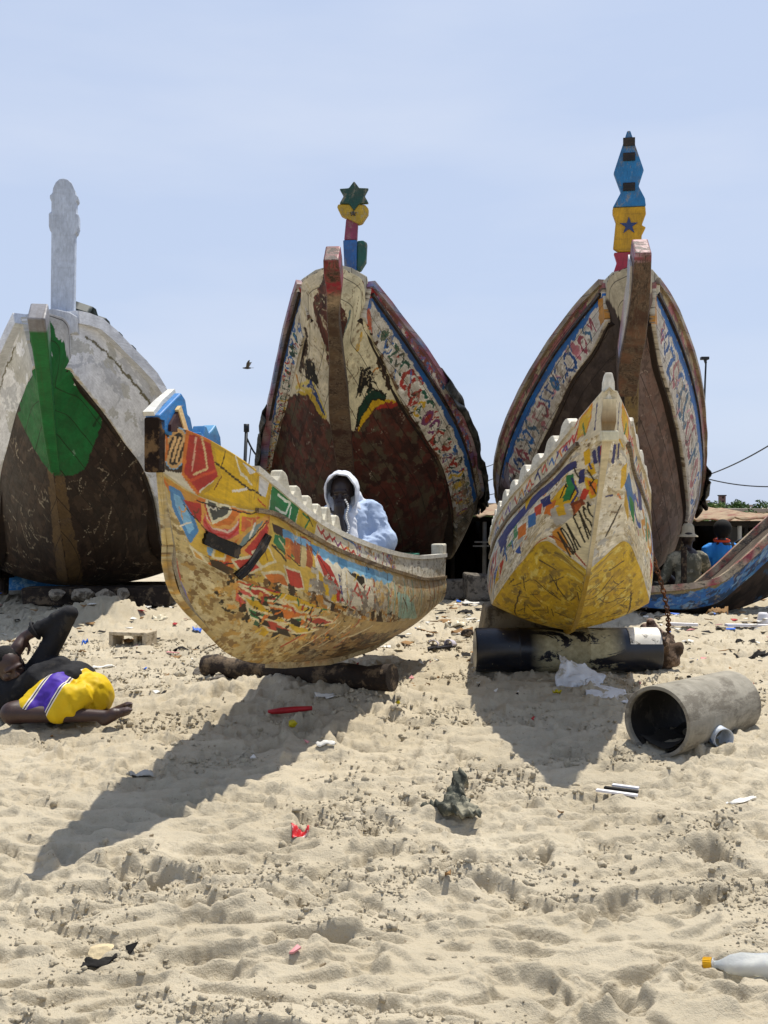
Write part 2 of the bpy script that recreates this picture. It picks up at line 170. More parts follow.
  ('p','#2a5a3c',[(0.1491,0.505),(0.1493,0.4),(0.1623,0.353),(0.1636,0.422),(0.1599,0.505)],None),
  ('p','#cfae4a',[(0.2082,0.492),(0.2068,0.389),(0.2226,0.344),(0.2252,0.414),(0.222,0.497)],None),
  ('p','#1c7a45',[(0.2226,0.344),(0.2225,0.244),(0.2391,0.198),(0.2409,0.266),(0.2365,0.348)],None),
  ('p','#dfb21e',[(0.1711,0.599),(0.1701,0.495),(0.184,0.449),(0.1864,0.519),(0.1834,0.602)],None),
  ('p','#17140f',[(0.1975,0.574),(0.1957,0.47),(0.2109,0.426),(0.2139,0.496),(0.2112,0.58)],None),
  ('p','#b8332a',[(0.219,0.209),(0.2204,0.112),(0.2373,0.065),(0.2379,0.131),(0.2323,0.211)],None),
  ('p','#d9772a',[(0.2442,0.245),(0.2448,0.145),(0.2631,0.097),(0.2646,0.165),(0.2591,0.248)],None),
  ('p','#17140f',[(0.2377,0.469),(0.2357,0.364),(0.2528,0.318),(0.2564,0.391),(0.2533,0.476)],None),
  ('l','#d8b56a',[(0.2002,0.616),(0.2386,0.27)],0.016),
  ('l','#b8502f',[(0.2383,0.653),(0.2923,0.211)],0.016),
  ('l','#e2cfa0',[(0.2928,0.634),(0.3445,0.111)],0.016),
  ('l','#d9c69a',[(0.347,0.55),(0.3826,0.134)],0.016),
  ('l','#e7c04a',[(0.1619,0.576),(0.1932,0.273)],0.016),
  ('l','#d8c8a0',[(0.3909,0.392),(0.4701,0.083)],0.016),
  ('l','#c65a4a',[(0.0141,0.247),(0.0221,0.594)],0.02),
  ('l','#7f78b0',[(0.0244,0.652),(0.04,0.833)],0.018),
  ('p','#b8332a',[(0.0991,0.072),(0.1378,0.037),(0.1898,0.117),(0.1438,0.159)],('#e8d8a8',0.005)),
  ('p','#dfb21e',[(0.1067,0.194),(0.1373,0.176),(0.1893,0.281),(0.1378,0.317)],('#e8d8a8',0.005)),
  ('p','#d9772a',[(0.1466,0.208),(0.2074,0.164),(0.2669,0.104),(0.2057,0.305)],('#e8d8a8',0.005)),
  ('p','#c8402c',[(0.1329,0.362),(0.1879,0.369),(0.2476,0.436),(0.1819,0.499)],('#e8d8a8',0.005)),
  ('p','#dfb21e',[(0.1828,0.078),(0.234,0.058),(0.2797,0.054),(0.2267,0.153)],('#e8d8a8',0.005)),
  ('p','#1c7a45',[(0.1212,0.286),(0.1459,0.323),(0.1618,0.426),(0.136,0.411)],('#e8d8a8',0.005)),
  ('p','#d7b12f',[(0.1958,0.353),(0.2488,0.31),(0.298,0.3),(0.2476,0.436)],('#e8d8a8',0.005)),
  ('p','#b8332a',[(0.2311,0.199),(0.288,0.127),(0.3332,0.126),(0.2849,0.253)],('#e8d8a8',0.005)),
  ('p','#17140f',[(0.1329,0.16),(0.1505,0.143),(0.1618,0.2),(0.144,0.228)],None),
  ('p','#17140f',[(0.1634,0.224),(0.1883,0.214),(0.1994,0.289),(0.1778,0.304)],None),
  ('p','#17140f',[(0.1493,0.371),(0.1717,0.389),(0.1833,0.466),(0.1603,0.46)],None),
  ('p','#17140f',[(0.2118,0.265),(0.2432,0.261),(0.2456,0.331),(0.2191,0.337)],None),
  ('p','#17140f',[(0.1926,0.417),(0.2245,0.431),(0.2408,0.513),(0.2075,0.508)],None),
 ],
 'E_top': [
  ('l','#b8332a',[(0.078,0.538),(0.0673,0.414),(0.0593,0.765)],0.018),
  ('l','#6a4fa0',[(0.1024,0.489),(0.09,0.369),(0.0818,0.733)],0.018),
  ('l','#d9772a',[(0.1256,0.438),(0.1141,0.294),(0.1066,0.641)],0.018),
  ('l','#2c6fae',[(0.1541,0.421),(0.1435,0.247),(0.1366,0.6)],0.018),
  ('l','#d4574f',[(0.1787,0.43),(0.1679,0.243),(0.1613,0.604)],0.018),
  ('l','#1d2c6e',[(0.2048,0.484),(0.193,0.294),(0.1864,0.664)],0.018),
  ('l','#d9772a',[(0.2375,0.419),(0.2243,0.238),(0.2173,0.622)],0.018),
  ('l','#c98a2a',[(0.2726,0.442),(0.259,0.256),(0.2506,0.656)],0.018),
  ('l','#b8332a',[(0.3077,0.442),(0.2923,0.266),(0.2815,0.685)],0.018),
  ('l','#6a4fa0',[(0.3546,0.456),(0.3332,0.325),(0.3181,0.773)],0.018),
  ('l','#d9772a',[(0.4044,0.471),(0.3782,0.369),(0.3605,0.842)],0.018),
  ('l','#2c6fae',[(0.4703,0.515),(0.4148,0.531),(0.394,1.008)],0.018),
  ('l','#b8332a',[(0.049,0.42),(0.0593,0.765)],0.03),
  ('l','#d4574f',[(0.0604,0.476),(0.114,0.252)],0.012),
  ('p','#dfb21e',[(0.0454,0.118),(0.0201,0.037),(0.0213,0.42),(0.0295,0.744),(0.05,0.775)],('#d98a2a',0.006)),
  ('l','#1c7a45',[(0.0371,0.388),(0.0312,0.789)],0.014),
  ('l','#1d2c6e',[(0.0103,0.183),(0.0141,0.836)],0.01),
  ('l','#b8332a',[(0.0484,-0.008),(0.0584,0.198)],0.012),
 ],
 'E_side': [
  ('p','#1d2c6e',[(0.0387,0.157),(0.0339,0.221),(0.0702,0.28),(0.1527,0.22),(0.2235,0.276),(0.3108,0.366),(0.3781,0.147),(0.2583,0.102),(0.1746,0.075),(0.0932,0.122)],None),
  ('p','#dfb21e',[(0.0315,0.323),(0.0239,0.483),(0.0457,0.594),(0.0793,0.562),(0.0658,0.442),(0.046,0.369)],None),
  ('p','#1c7a45',[(0.0521,0.283),(0.0365,0.273),(0.0301,0.408),(0.0365,0.513),(0.0461,0.511),(0.0406,0.405)],None),
  ('l','#17140f',[(0.0499,0.512),(0.046,0.369),(0.034,0.506),(0.0298,0.373)],0.012),
  ('l','#1d2c6e',[(0.0382,0.31),(0.0257,0.419),(0.0305,0.534)],0.016),
  ('p','#d9772a',[(0.0946,0.488),(0.0591,0.521),(0.0566,0.704),(0.0892,0.599)],None),
  ('p','#cf4a30',[(0.1637,0.3),(0.1314,0.322),(0.1084,0.531),(0.1407,0.451)],None),
  ('p','#dfb21e',[(0.2487,-0.008),(0.2104,0.044),(0.2091,0.202)],None),
  ('p','#b9b6ae',[(0.0683,0.614),(0.0374,0.573),(0.0256,0.627),(0.0441,0.806)],None),
  ('p','#b5531f',[(0.0293,0.531),(0.0187,0.475),(0.0109,0.574),(0.0228,0.636)],('#7c3416',0.012)),
  ('l','#b5531f',[(0.0235,0.551),(0.0256,0.736)],0.02),
  ('p','#dfb21e',[(0.0177,0.21),(0.0098,0.185),(0.0046,0.27),(0.0127,0.285)],None),
  ('p','#d9772a',[(0.0193,0.301),(-0.0017,0.324),(-0.0017,0.416),(0.0059,0.443),(0.0131,0.375)],('#dfb21e',0.01)),
  ('l','#17140f',[(0.0115,0.329),(-0.0016,0.407)],0.012),
  ('l','#1d2c6e',[(0.0119,0.113),(0.0068,0.187)],0.03),
  ('l','#1d2c6e',[(0.005,0.094),(-0.0017,0.179)],0.03),
  ('l','#c23a2c',[(-0.001,0.089),(-0.0009,0.139)],0.02),
  ('l','#1d2c6e',[(0.0233,0.13),(0.0115,0.227)],0.014),
  ('l','#a8452c',[(0.0491,0.936),(0.0291,0.919),(0.0057,0.961)],0.014),
  ('l','#c26a3c',[(0.0564,0.963),(0.1035,1.008),(0.2087,1.008)],0.016),
  ('p','#2f57a4',[(0.1942,0.723),(0.1739,0.695),(0.1549,0.855)],None),
  ('l','#2c6fae',[(0.2664,0.478),(0.236,0.707)],0.02),
  ('l','#2c6fae',[(0.2332,0.479),(0.2131,0.626)],0.016),
  ('p','#ecdfb6',[(0.0465,0.87),(0.0164,0.512),(-0.0017,0.485),(-0.0017,0.655),(0.0006,0.961),(0.0232,0.98)],None),
  ('p','#d9922f',[(0.0476,0.885),(0.0392,0.784),(0.0299,0.874),(0.0208,0.976),(0.0369,0.985)],None),
  ('p','#dfb21e',[(0.0278,0.095),(0.0191,0.076),(0.0142,0.182),(0.0222,0.208)],None),
  ('p','#1c7a45',[(0.0439,0.408),(0.0325,0.377),(0.034,0.506),(0.0427,0.547)],None),
  ('p','#c23a2c',[(0.0008,0.19),(-0.0017,0.182),(-0.0017,0.284),(-0.0005,0.297)],None),
  ('p','#1d2c6e',[(0.0286,0.238),(0.0202,0.224),(0.0198,0.332),(0.0276,0.354)],None),
  ('p','#1d2c6e',[(0.001,0.298),(-0.0017,0.284),(-0.0017,0.391)],None),
  ('p','#c23a2c',[(0.0185,0.379),(0.01,0.387),(0.0134,0.468),(0.0217,0.463)],None),
  ('p','#1d2c6e',[(0.1478,0.255),(0.0991,0.338),(0.0682,0.547),(0.11,0.457)],None),
  ('p','#dfb21e',[(0.0523,0.619),(0.0406,0.563),(0.0353,0.644),(0.0448,0.699)],None),
  ('p','#2c6fae',[(0.1809,0.343),(0.1434,0.399),(0.1182,0.612),(0.1565,0.545)],None),
  ('p','#d9772a',[(0.2179,0.381),(0.1799,0.414),(0.1571,0.612),(0.1942,0.582)],None),
  ('l','#17140f',[(0.0168,0.24),(0.0063,0.313),(0.0107,0.358)],0.012),
  ('l','#17140f',[(0.0391,0.219),(0.0264,0.303)],0.012),
 ],
 'E_text': [
  ('l','#a33a22',[(0.0449,0.921),(0.0218,0.924),(0.0029,0.973)],0.012),
  ('l','#120f0b',[(0.0226,0.993),(0.0402,0.855),(0.0201,0.956)],0.0125),
  ('l','#120f0b',[(0.0292,0.943),(0.0278,0.919)],0.0125),
  ('l','#120f0b',[(0.019,0.939),(0.0377,0.812),(0.0365,0.79),(0.0298,0.813),(0.0224,0.866),(0.0178,0.922),(0.019,0.939)],0.0125),
  ('l','#120f0b',[(0.0153,0.888),(0.0327,0.729),(0.0128,0.855)],0.0125),
  ('l','#120f0b',[(0.0221,0.829),(0.0205,0.808)],0.0125),
  ('l','#120f0b',[(0.0078,0.794),(0.0262,0.635),(0.0238,0.606)],0.0125),
  ('l','#120f0b',[(0.0172,0.715),(0.0153,0.693)],0.0125),
  ('l','#120f0b',[(0.004,0.751),(0.0203,0.569),(0.0013,0.723)],0.0125),
  ('l','#120f0b',[(0.01,0.685),(0.0083,0.668)],0.0125),
  ('l','#120f0b',[(0.0118,0.541),(0.0155,0.523),(0.0142,0.564),(0.0102,0.604),(0.0047,0.618),(0.0005,0.657),(-0.0013,0.697),(0.0025,0.686)],0.0125),
  ('l','#120f0b',[(0.0072,0.501),(0.0108,0.482),(0.0097,0.522),(0.0058,0.563),(0.0003,0.579),(-0.0017,0.619),(-0.0017,0.664),(-0.0016,0.647)],0.0125),
 ],
 'E_bot': [
  ('l','#4a3c1c',[(0.2138,0.202),(0.8043,0.889)],0.012),
  ('l','#4a3c1c',[(0.1508,0.289),(0.1532,0.713)],0.012),
  ('l','#4a3c1c',[(0.1065,0.426),(0.1317,0.774)],0.012),
  ('l','#4a3c1c',[(0.6277,0.141),(0.3018,0.488)],0.012),
  ('l','#4a3c1c',[(0.2115,0.721),(0.2058,0.988)],0.012),
  ('l','#4a3c1c',[(0.0981,0.188),(0.0831,0.46)],0.012),
 ],
 'E_sideR': [
  ('p','#1d2c6e',[(0.0868,0.0),(0.1119,-0.008),(0.2053,-0.008),(0.1799,0.278),(0.1474,0.365),(0.1553,0.108)],None),
  ('p','#dfb21e',[(0.0322,0.239),(0.048,0.156),(0.048,0.349),(0.0348,0.417)],None),
  ('p','#2c6fae',[(0.0427,0.379),(0.0611,0.223),(0.1024,0.394),(0.0713,0.63)],None),
  ('p','#1c7a45',[(0.0634,0.459),(0.1008,0.433),(0.0978,0.696),(0.0771,0.648)],None),
  ('l','#1d2c6e',[(0.0127,0.072),(0.0135,0.183)],0.03),
  ('l','#1d2c6e',[(0.0205,0.046),(0.0225,0.147)],0.02),
  ('l','#b8332a',[(0.0551,-0.008),(0.0522,0.052)],0.02),
  ('p','#c8a23a',[(0.0495,0.429),(0.066,0.619),(0.0645,0.76),(0.0468,0.585)],None),
  ('l','#3a2f22',[(0.0215,0.792),(0.0277,0.735)],0.014),
  ('l','#3a2f22',[(0.0242,0.763),(0.0301,0.705)],0.014),
  ('l','#3a2f22',[(0.0267,0.733),(0.0326,0.674)],0.014),
  ('l','#3a2f22',[(0.0293,0.703),(0.0352,0.642)],0.014),
  ('l','#3a2f22',[(0.0319,0.673),(0.038,0.609)],0.014),
  ('l','#3a2f22',[(0.0347,0.642),(0.0411,0.574)],0.014),
 ],
 'B_botR': [
  ('p','#e3d9b4',[(-0.0017,-0.008),(0.0351,-0.008),(0.0868,-0.008),(0.1377,0.109),(0.1128,0.432),(0.1216,0.777),(0.1165,0.919),(0.0149,0.773)],None),
  ('p','#0f3b2c',[(0.1207,0.775),(0.1048,0.686),(0.0971,0.464),(0.1163,0.247),(0.1198,0.288),(0.1088,0.467),(0.1155,0.667)],('#0f0f0c',0.012)),
  ('p','#dfb21e',[(0.124,0.751),(0.1138,0.662),(0.1096,0.453),(0.1328,0.124),(0.135,0.141),(0.1168,0.434)],None),
  ('l','#c9822f',[(0.0899,0.307),(0.0905,0.093)],0.03),
  ('p','#a6342a',[(0.1185,0.372),(0.1345,0.119),(0.1346,0.19),(0.1191,0.445)],None),
  ('p','#17140f',[(0.0918,0.679),(0.0804,0.563),(0.0739,0.499),(0.0806,0.423),(0.0867,0.327),(0.0891,0.392),(0.0953,0.303),(0.0944,0.406),(0.0997,0.418),(0.0922,0.519),(0.0943,0.59)],None),
  ('l','#17140f',[(0.0792,0.509),(0.084,0.304)],0.025),
  ('l','#17140f',[(0.0853,0.502),(0.1003,0.339)],0.025),
  ('l','#17140f',[(0.0827,0.437),(0.0941,0.272)],0.025),
  ('l','#17140f',[(0.0834,0.58),(0.0942,0.707)],0.025),
  ('l','#17140f',[(0.0882,0.54),(0.0958,0.636)],0.025),
  ('l','#3a2a1c',[(0.0866,0.154),(0.1156,0.164)],0.08),
  ('l','#d8b04a',[(0.0494,0.282),(0.0589,0.471)],0.05),
  ('l','#6f7f78',[(0.0343,0.538),(0.0381,0.706)],0.05),
 ],
 'B_botL': [
  ('p','#dcd0b4',[(0.0334,-0.008),(-0.0017,-0.008),(0.1211,0.989),(0.1105,0.746),(0.0999,0.444),(0.1336,-0.008)],None),
  ('p','#23427a',[(0.1154,0.116),(0.0889,0.409),(0.1049,0.742),(0.1114,0.728),(0.0994,0.395)],('#d8c26a',0.02)),
  ('p','#cfae3a',[(0.1212,0.114),(0.0983,0.417),(0.1104,0.727),(0.1141,0.692),(0.1069,0.372)],None),
  ('p','#17140f',[(0.0857,0.185),(0.0753,0.255),(0.0737,0.389),(0.084,0.534),(0.0896,0.575),(0.0903,0.439),(0.0943,0.284)],None),
  ('l','#17140f',[(0.0897,0.183),(0.0825,0.404)],0.022),
  ('l','#17140f',[(0.0808,0.204),(0.0785,0.41)],0.022),
  ('l','#17140f',[(0.095,0.236),(0.0881,0.525)],0.022),
  ('l','#3b2a20',[(0.0965,0.139),(0.049,0.168)],0.06),
  ('l','#c58a3a',[(0.1051,0.072),(0.1084,0.188)],0.05),
 ],
 'B_strakeR': [
  ('p','#a8262a',[(-0.0017,0.008),(0.0033,-0.008),(0.0096,0.076),(-0.0017,0.403)],None),
  ('p','#2867a8',[(-0.0017,0.412),(0.0032,0.28),(0.0055,0.555),(-0.0017,0.731)],None),
  ('p','#cf5a2a',[(-0.0017,0.706),(0.0038,0.571),(0.0199,0.982),(0.0067,1.008)],None),
 ],
 'B_strakeL': [
  ('p','#a8262a',[(0.0017,-0.008),(-0.0017,0.008),(-0.0017,0.412),(0.0087,0.118)],None),
  ('p','#2867a8',[(0.0006,0.361),(-0.0017,0.42),(-0.0017,0.664),(0.0029,0.538)],None),
  ('p','#cf5a2a',[(0.0024,0.538),(-0.0017,0.639),(0.0117,1.008),(0.0185,1.008)],None),
 ],
 'C_strakeL': [
  ('p','#c98a2a',[(0.0076,0.277),(-0.0017,0.353),(-0.0017,0.966),(0.0117,0.875)],None),
 ],
 'C_strakeR': [
  ('p','#c98a2a',[(-0.0017,0.361),(0.0009,0.328),(0.0083,0.866),(-0.0017,1.008)],None),
 ],
 'D_botR': [
  ('p','#1a7036',[(0.0014,0.891),(-0.0017,0.378),(0.0048,0.187),(0.0232,0.37),(0.0374,0.067),(0.0747,0.155),(0.1073,0.117),(0.1192,0.422),(0.129,0.632),(0.1241,0.784),(0.1102,1.001),(0.0588,1.0)],None),
  ('l','#6f9a78',[(0.0582,0.667),(0.0836,0.702),(0.109,0.696)],0.03),
  ('l','#6f9a78',[(0.0611,0.938),(0.0882,0.95)],0.02),
  ('l','#0d4a22',[(0.1069,0.304),(0.1039,0.166)],0.05),
  ('p','#dfe4dc',[(0.0607,0.203),(0.0612,0.212),(0.0614,0.222),(0.0613,0.231),(0.0609,0.239),(0.0603,0.244),(0.0595,0.246),(0.0586,0.245),(0.0577,0.241),(0.0569,0.233),(0.0564,0.223),(0.0562,0.213),(0.0563,0.203),(0.0567,0.195),(0.0573,0.189),(0.0582,0.188),(0.0591,0.19),(0.06,0.195)],None),
 ],
 'D_botL': [
  ('p','#1a7036',[(-0.0017,0.008),(0.1085,1.008),(0.1105,0.924),(0.1049,0.484),(0.0967,0.164),(0.0936,0.098),(0.0339,0.101),(-0.0017,-0.008)],None),
 ],
 'straps': [
  [(0.0546,0.494),(0.1008,0.517),(0.0939,0.719),(0.05,0.717)],
  [(0.1469,0.28),(0.1558,0.307),(0.0985,0.997),(0.0909,0.955)],
 ],
}
SKY_AIR, SKY_DUST, SKY_STRENGTH, SUN_STRENGTH, EXPOSURE = 1.0, 1.0, .127, 4.1, .40
SKY_HAZE, SKY_HAZE_COL, SKY_CLOUD_COL = .88, (3.4, 3.98, 5.2, 1), (4.5, 4.85, 5.6, 1)
def pchip(x, y, xq):
    x = np.asarray(x, float); y = np.asarray(y, float); xq = np.clip(np.asarray(xq, float), x[0], x[-1])
    if len(x) == 2:
        return y[0] + (y[1] - y[0]) * (xq - x[0]) / (x[1] - x[0])
    h = np.diff(x); d = np.diff(y) / h
    m = np.zeros(len(x)); m[0], m[-1] = d[0], d[-1]
    for i in range(1, len(x) - 1):
        if d[i-1] * d[i] > 0:
            w1 = 2*h[i] + h[i-1]; w2 = h[i] + 2*h[i-1]
            m[i] = (w1 + w2) / (w1 / d[i-1] + w2 / d[i])
    k = np.clip(np.searchsorted(x, xq) - 1, 0, len(x) - 2)
    t = (xq - x[k]) / h[k]
    return (y[k]*(2*t**3 - 3*t*t + 1) + h[k]*m[k]*(t**3 - 2*t*t + t)
            + y[k+1]*(-2*t**3 + 3*t*t) + h[k]*m[k+1]*(t**3 - t*t))


def curve_at(c, t):
    """c: list of (s, w, z) in boat space -> points at fraction t of its length along the boat."""
    c = np.asarray(c, float)
    tt = (c[:, 0] - c[0, 0]) / (c[-1, 0] - c[0, 0])
    s = c[0, 0] + np.asarray(t) * (c[-1, 0] - c[0, 0])
    return np.stack([pchip(tt, c[:, 1], t), s, pchip(tt, c[:, 2], t)], -1)


def panel_grid(top, low, nu, nv, bulge=0.0, tpow=1.0):
    """grid[nu, nv, 3] between an upper and a lower curve; v = 0 at the top."""
    t = np.linspace(0, 1, nu) ** tpow
    a = curve_at(top, t)[:, None, :]; b = curve_at(low, t)[:, None, :]
    v = np.linspace(0, 1, nv)[None, :, None]
    g = a * (1 - v) + b * v
    if bulge:
        side = np.sign(a[:, :, 0:1].mean())
        g = g.copy()
        sw = 4 * v * (1 - v) * bulge * np.clip(t * 4, 0, 1)[:, None, None]
        d = b - a
        nrm = np.stack([-d[..., 2], 0 * d[..., 0], d[..., 0]], -1)
        nrm = nrm / (np.linalg.norm(nrm, axis=-1, keepdims=True) + 1e-9)
        nrm = nrm * np.where(nrm[..., 0:1] * side < 0, -1, 1)
        g = g + sw * nrm
    return g
rng = np.random.default_rng(7); random.seed(5)
scene = bpy.context.scene
COL = scene.collection
R = math.radians
CAM_Z = 1.2; FPX = 1000.0


def srgb(h):
    c = [int(h[i:i+2], 16) / 255 for i in (1, 3, 5)]
    return tuple(x / 12.92 if x <= .04045 else ((x + .055) / 1.055) ** 2.4 for x in c)


def at(px, py, Y):
    """the point of the beach seen at photo position (px, py) when it lies Y metres away"""
    return Vector(((px - 384) / FPX * Y, Y, CAM_Z - (py - 505) / FPX * Y))


# ------------------------------------------------------------------ objects
def tag(o, label=None, cat=None, group=None, kind=None):
    if label: o['label'] = label
    if cat: o['category'] = cat
    if group: o['group'] = group
    if kind: o['kind'] = kind
    return o


def empty(name, loc, label, cat, group=None, rz=0):
    o = bpy.data.objects.new(name, None); COL.objects.link(o); o.empty_display_size = .1
    o.location = loc; o.rotation_euler = (0, 0, rz)
    return tag(o, label, cat, group)


def link(name, me, mat=None, parent=None, smooth=False):
    if mat is not None: me.materials.append(mat)
    o = bpy.data.objects.new(name, me); COL.objects.link(o)
    if parent is not None: o.parent = parent
    if smooth: me.polygons.foreach_set('use_smooth', [True] * len(me.polygons))
    return o


def mesh_np(name, V, Fq):
    """V (n,3), Fq (m,4) quads -> mesh"""
    me = bpy.data.meshes.new(name)
    V = np.ascontiguousarray(V, np.float32); Fq = np.ascontiguousarray(Fq, np.int32)
    me.vertices.add(len(V)); me.vertices.foreach_set('co', V.ravel())
    me.loops.add(Fq.size); me.loops.foreach_set('vertex_index', Fq.ravel())
    me.polygons.add(len(Fq)); me.polygons.foreach_set('loop_start', np.arange(0, Fq.size, 4, dtype=np.int32))
    me.update(calc_edges=True)
    return me


class MB:
    """collects simple shapes; build() links them as one mesh object"""
    def __init__(s): s.v = []; s.f = []

    def add(s, vs, fs):
        n = len(s.v); s.v += [tuple(v) for v in vs]; s.f += [tuple(i + n for i in f) for f in fs]; return s

    def box(s, c, d, rot=None, jit=0):
        c = Vector(c); vs = []
        for i in range(8):
            p = Vector(((i & 1) - .5, (i >> 1 & 1) - .5, (i >> 2 & 1) - .5))
            p = Vector((p.x * d[0], p.y * d[1], p.z * d[2]))
            if jit: p += Vector((random.uniform(-jit, jit), random.uniform(-jit, jit), random.uniform(-jit, jit)))
            if rot is not None: p = rot @ p
            vs.append(c + p)
        return s.add(vs, [(0, 2, 3, 1), (4, 5, 7, 6), (0, 1, 5, 4), (2, 6, 7, 3), (0, 4, 6, 2), (1, 3, 7, 5)])

    def tube(s, pts, r, n=8, cap=True, rr=None):
        pts = [Vector(p) for p in pts]; rs = rr or [r] * len(pts); rings = []
        prev = None
        for i, p in enumerate(pts):
            t = (pts[min(i + 1, len(pts) - 1)] - pts[max(i - 1, 0)]).normalized()
            if prev is None:
                a = t.cross(Vector((0, 0, 1)))
                if a.length < 1e-3: a = t.cross(Vector((1, 0, 0)))
                a.normalize()
            else:
                a = (prev - t * prev.dot(t)).normalized()
            prev = a; b = t.cross(a)
            rings.append([p + (a * math.cos(2 * math.pi * k / n) + b * math.sin(2 * math.pi * k / n)) * rs[i] for k in range(n)])
        vs = [v for r_ in rings for v in r_]; fs = []
        for i in range(len(pts) - 1):
            for k in range(n):
                k2 = (k + 1) % n
                fs.append((i * n + k, i * n + k2, (i + 1) * n + k2, (i + 1) * n + k))
        if cap:
            fs.append(tuple(range(n - 1, -1, -1))); fs.append(tuple((len(pts) - 1) * n + k for k in range(n)))
        return s.add(vs, fs)

    def prism(s, poly, off):
        """planar outline (3-D points) extruded by vector off"""
        off = Vector(off); P = [Vector(p) for p in poly]; n = len(P)
        return s.add(P + [p + off for p in P], [tuple(range(n - 1, -1, -1)), tuple(range(n, 2 * n))] + [(i, (i + 1) % n, n + (i + 1) % n, n + i) for i in range(n)])

    def sweep(s, pts, w, h, up=(0, 0, 1), ws=None, hs=None, side=None, cap=True):
        """box section (w along side, h along the normal) swept along pts"""
        pts = [Vector(p) for p in pts]; n = len(pts); vs = []; fs = []
        for i, p in enumerate(pts):
            t = (pts[min(i + 1, n - 1)] - pts[max(i - 1, 0)]).normalized()
            a = Vector(side) if side is not None else t.cross(Vector(up)).normalized()
            b = a.cross(t).normalized()
            W = (ws[i] if ws else w) / 2; H = (hs[i] if hs else h) / 2
            vs += [p - a * W - b * H, p + a * W - b * H, p + a * W + b * H, p - a * W + b * H]
        for i in range(n - 1):
            for k in range(4):
                k2 = (k + 1) % 4
                fs.append((i * 4 + k, i * 4 + k2, i * 4 + 4 + k2, i * 4 + 4 + k))
        if cap: fs += [(3, 2, 1, 0), tuple((n - 1) * 4 + k for k in range(4))]
        return s.add(vs, fs)

    def build(s, name, mat, parent=None, smooth=False, bevel=0, loc=None):
        me = bpy.data.meshes.new(name)
        vs = s.v
        if loc is not None: vs = [tuple(Vector(v) - Vector(loc)) for v in vs]
        me.from_pydata(vs, [], s.f); me.update()
        bm = bmesh.new(); bm.from_mesh(me); bmesh.ops.recalc_face_normals(bm, faces=bm.faces); bm.to_mesh(me); bm.free()
        o = link(name, me, mat, parent, smooth)
        if loc is not None: o.location = loc
        if bevel:
            m = o.modifiers.new('bevel', 'BEVEL'); m.width = bevel; m.segments = 2; m.limit_method = 'ANGLE'; m.angle_limit = R(35)
        return o


def capsule_into(bm, p0, p1, r0, r1, n=14):
    p0, p1 = Vector(p0), Vector(p1); d = p1 - p0; L = max(d.length, 1e-5)
    q = d.to_track_quat('Z', 'Y') if d.length > 1e-5 else Quaternion()
    rings = []
    for k in range(6):
        a = -math.pi / 2 + (math.pi / 2) * k / 5; rings.append((math.sin(a) * r0, max(math.cos(a), .02) * r0))
    for k in range(6):
        a = (math.pi / 2) * k / 5; rings.append((L + math.sin(a) * r1, max(math.cos(a), .02) * r1))
    prev = None
    for z, r in rings:
        ring = [bm.verts.new(p0 + q @ Vector((r * math.cos(2 * math.pi * i / n), r * math.sin(2 * math.pi * i / n), z))) for i in range(n)]
        if prev:
            for i in range(n): bm.faces.new((prev[i], prev[(i + 1) % n], ring[(i + 1) % n], ring[i]))
        else: bm.faces.new(ring[::-1])
        prev = ring
    bm.faces.new(prev)


def ellipsoid_into(bm, c, rad, rot=None):
    m = Matrix.Translation(Vector(c)) @ (Euler(rot).to_matrix().to_4x4() if rot is not None else Matrix()) @ Matrix.Diagonal((rad[0], rad[1], rad[2], 1))
    bmesh.ops.create_icosphere(bm, subdivisions=3, radius=1, matrix=m)


def eval_mesh(o):
    dg = bpy.context.evaluated_depsgraph_get(); dg.update()
    return bpy.data.meshes.new_from_object(o.evaluated_get(dg))


def blob(name, prims, voxel, smooth, mat, parent=None, fold=None):
    """one continuous surface grown from overlapping tapered capsules and ellipsoids"""
    bm = bmesh.new()
    for p in prims:
        if p[0] == 'c': capsule_into(bm, *p[1:])
        else: ellipsoid_into(bm, *p[1:])
    me = bpy.data.meshes.new(name); bm.to_mesh(me); bm.free()
    o = bpy.data.objects.new('grow', me); COL.objects.link(o)
    m = o.modifiers.new('r', 'REMESH'); m.mode = 'VOXEL'; m.voxel_size = voxel
    s = o.modifiers.new('s', 'SMOOTH'); s.iterations = smooth; s.factor = .5
    out = eval_mesh(o); COL.objects.unlink(o); bpy.data.objects.remove(o)
    out.name = name; out.materials.clear()
    if fold:
        n = len(out.vertices); co = np.empty(n * 3, np.float32); no = np.empty(n * 3, np.float32)
        out.vertices.foreach_get('co', co); out.vertex_normals.foreach_get('vector', no)
        co = co.reshape(-1, 3); no = no.reshape(-1, 3)
        co = co + no * fold(co)[:, None]
        out.vertices.foreach_set('co', np.ascontiguousarray(co, np.float32).ravel()); out.update()
    return link(name, out, mat, parent, True)


# ------------------------------------------------------------------ value noise
_lat = rng.random((256, 256)).astype(np.float32)


def vnoise(x, y, seed=0):
    x = np.asarray(x) + seed * 37.13; y = np.asarray(y) + seed * 91.7
    xi = np.floor(x).astype(np.int64); yi = np.floor(y).astype(np.int64)
    fx = x - xi; fy = y - yi; fx = fx * fx * (3 - 2 * fx); fy = fy * fy * (3 - 2 * fy)
    a = _lat[xi & 255, yi & 255]; b = _lat[(xi + 1) & 255, yi & 255]; c = _lat[xi & 255, (yi + 1) & 255]; d = _lat[(xi + 1) & 255, (yi + 1) & 255]
    return (a * (1 - fx) + b * fx) * (1 - fy) + (c * (1 - fx) + d * fx) * fy


def fbm(x, y, oct=4, seed=0):
    s = 0; a = .5
    for k in range(oct):
        s = s + a * (vnoise(x * 2 ** k, y * 2 ** k, seed + k) - .5); a *= .55
    return s


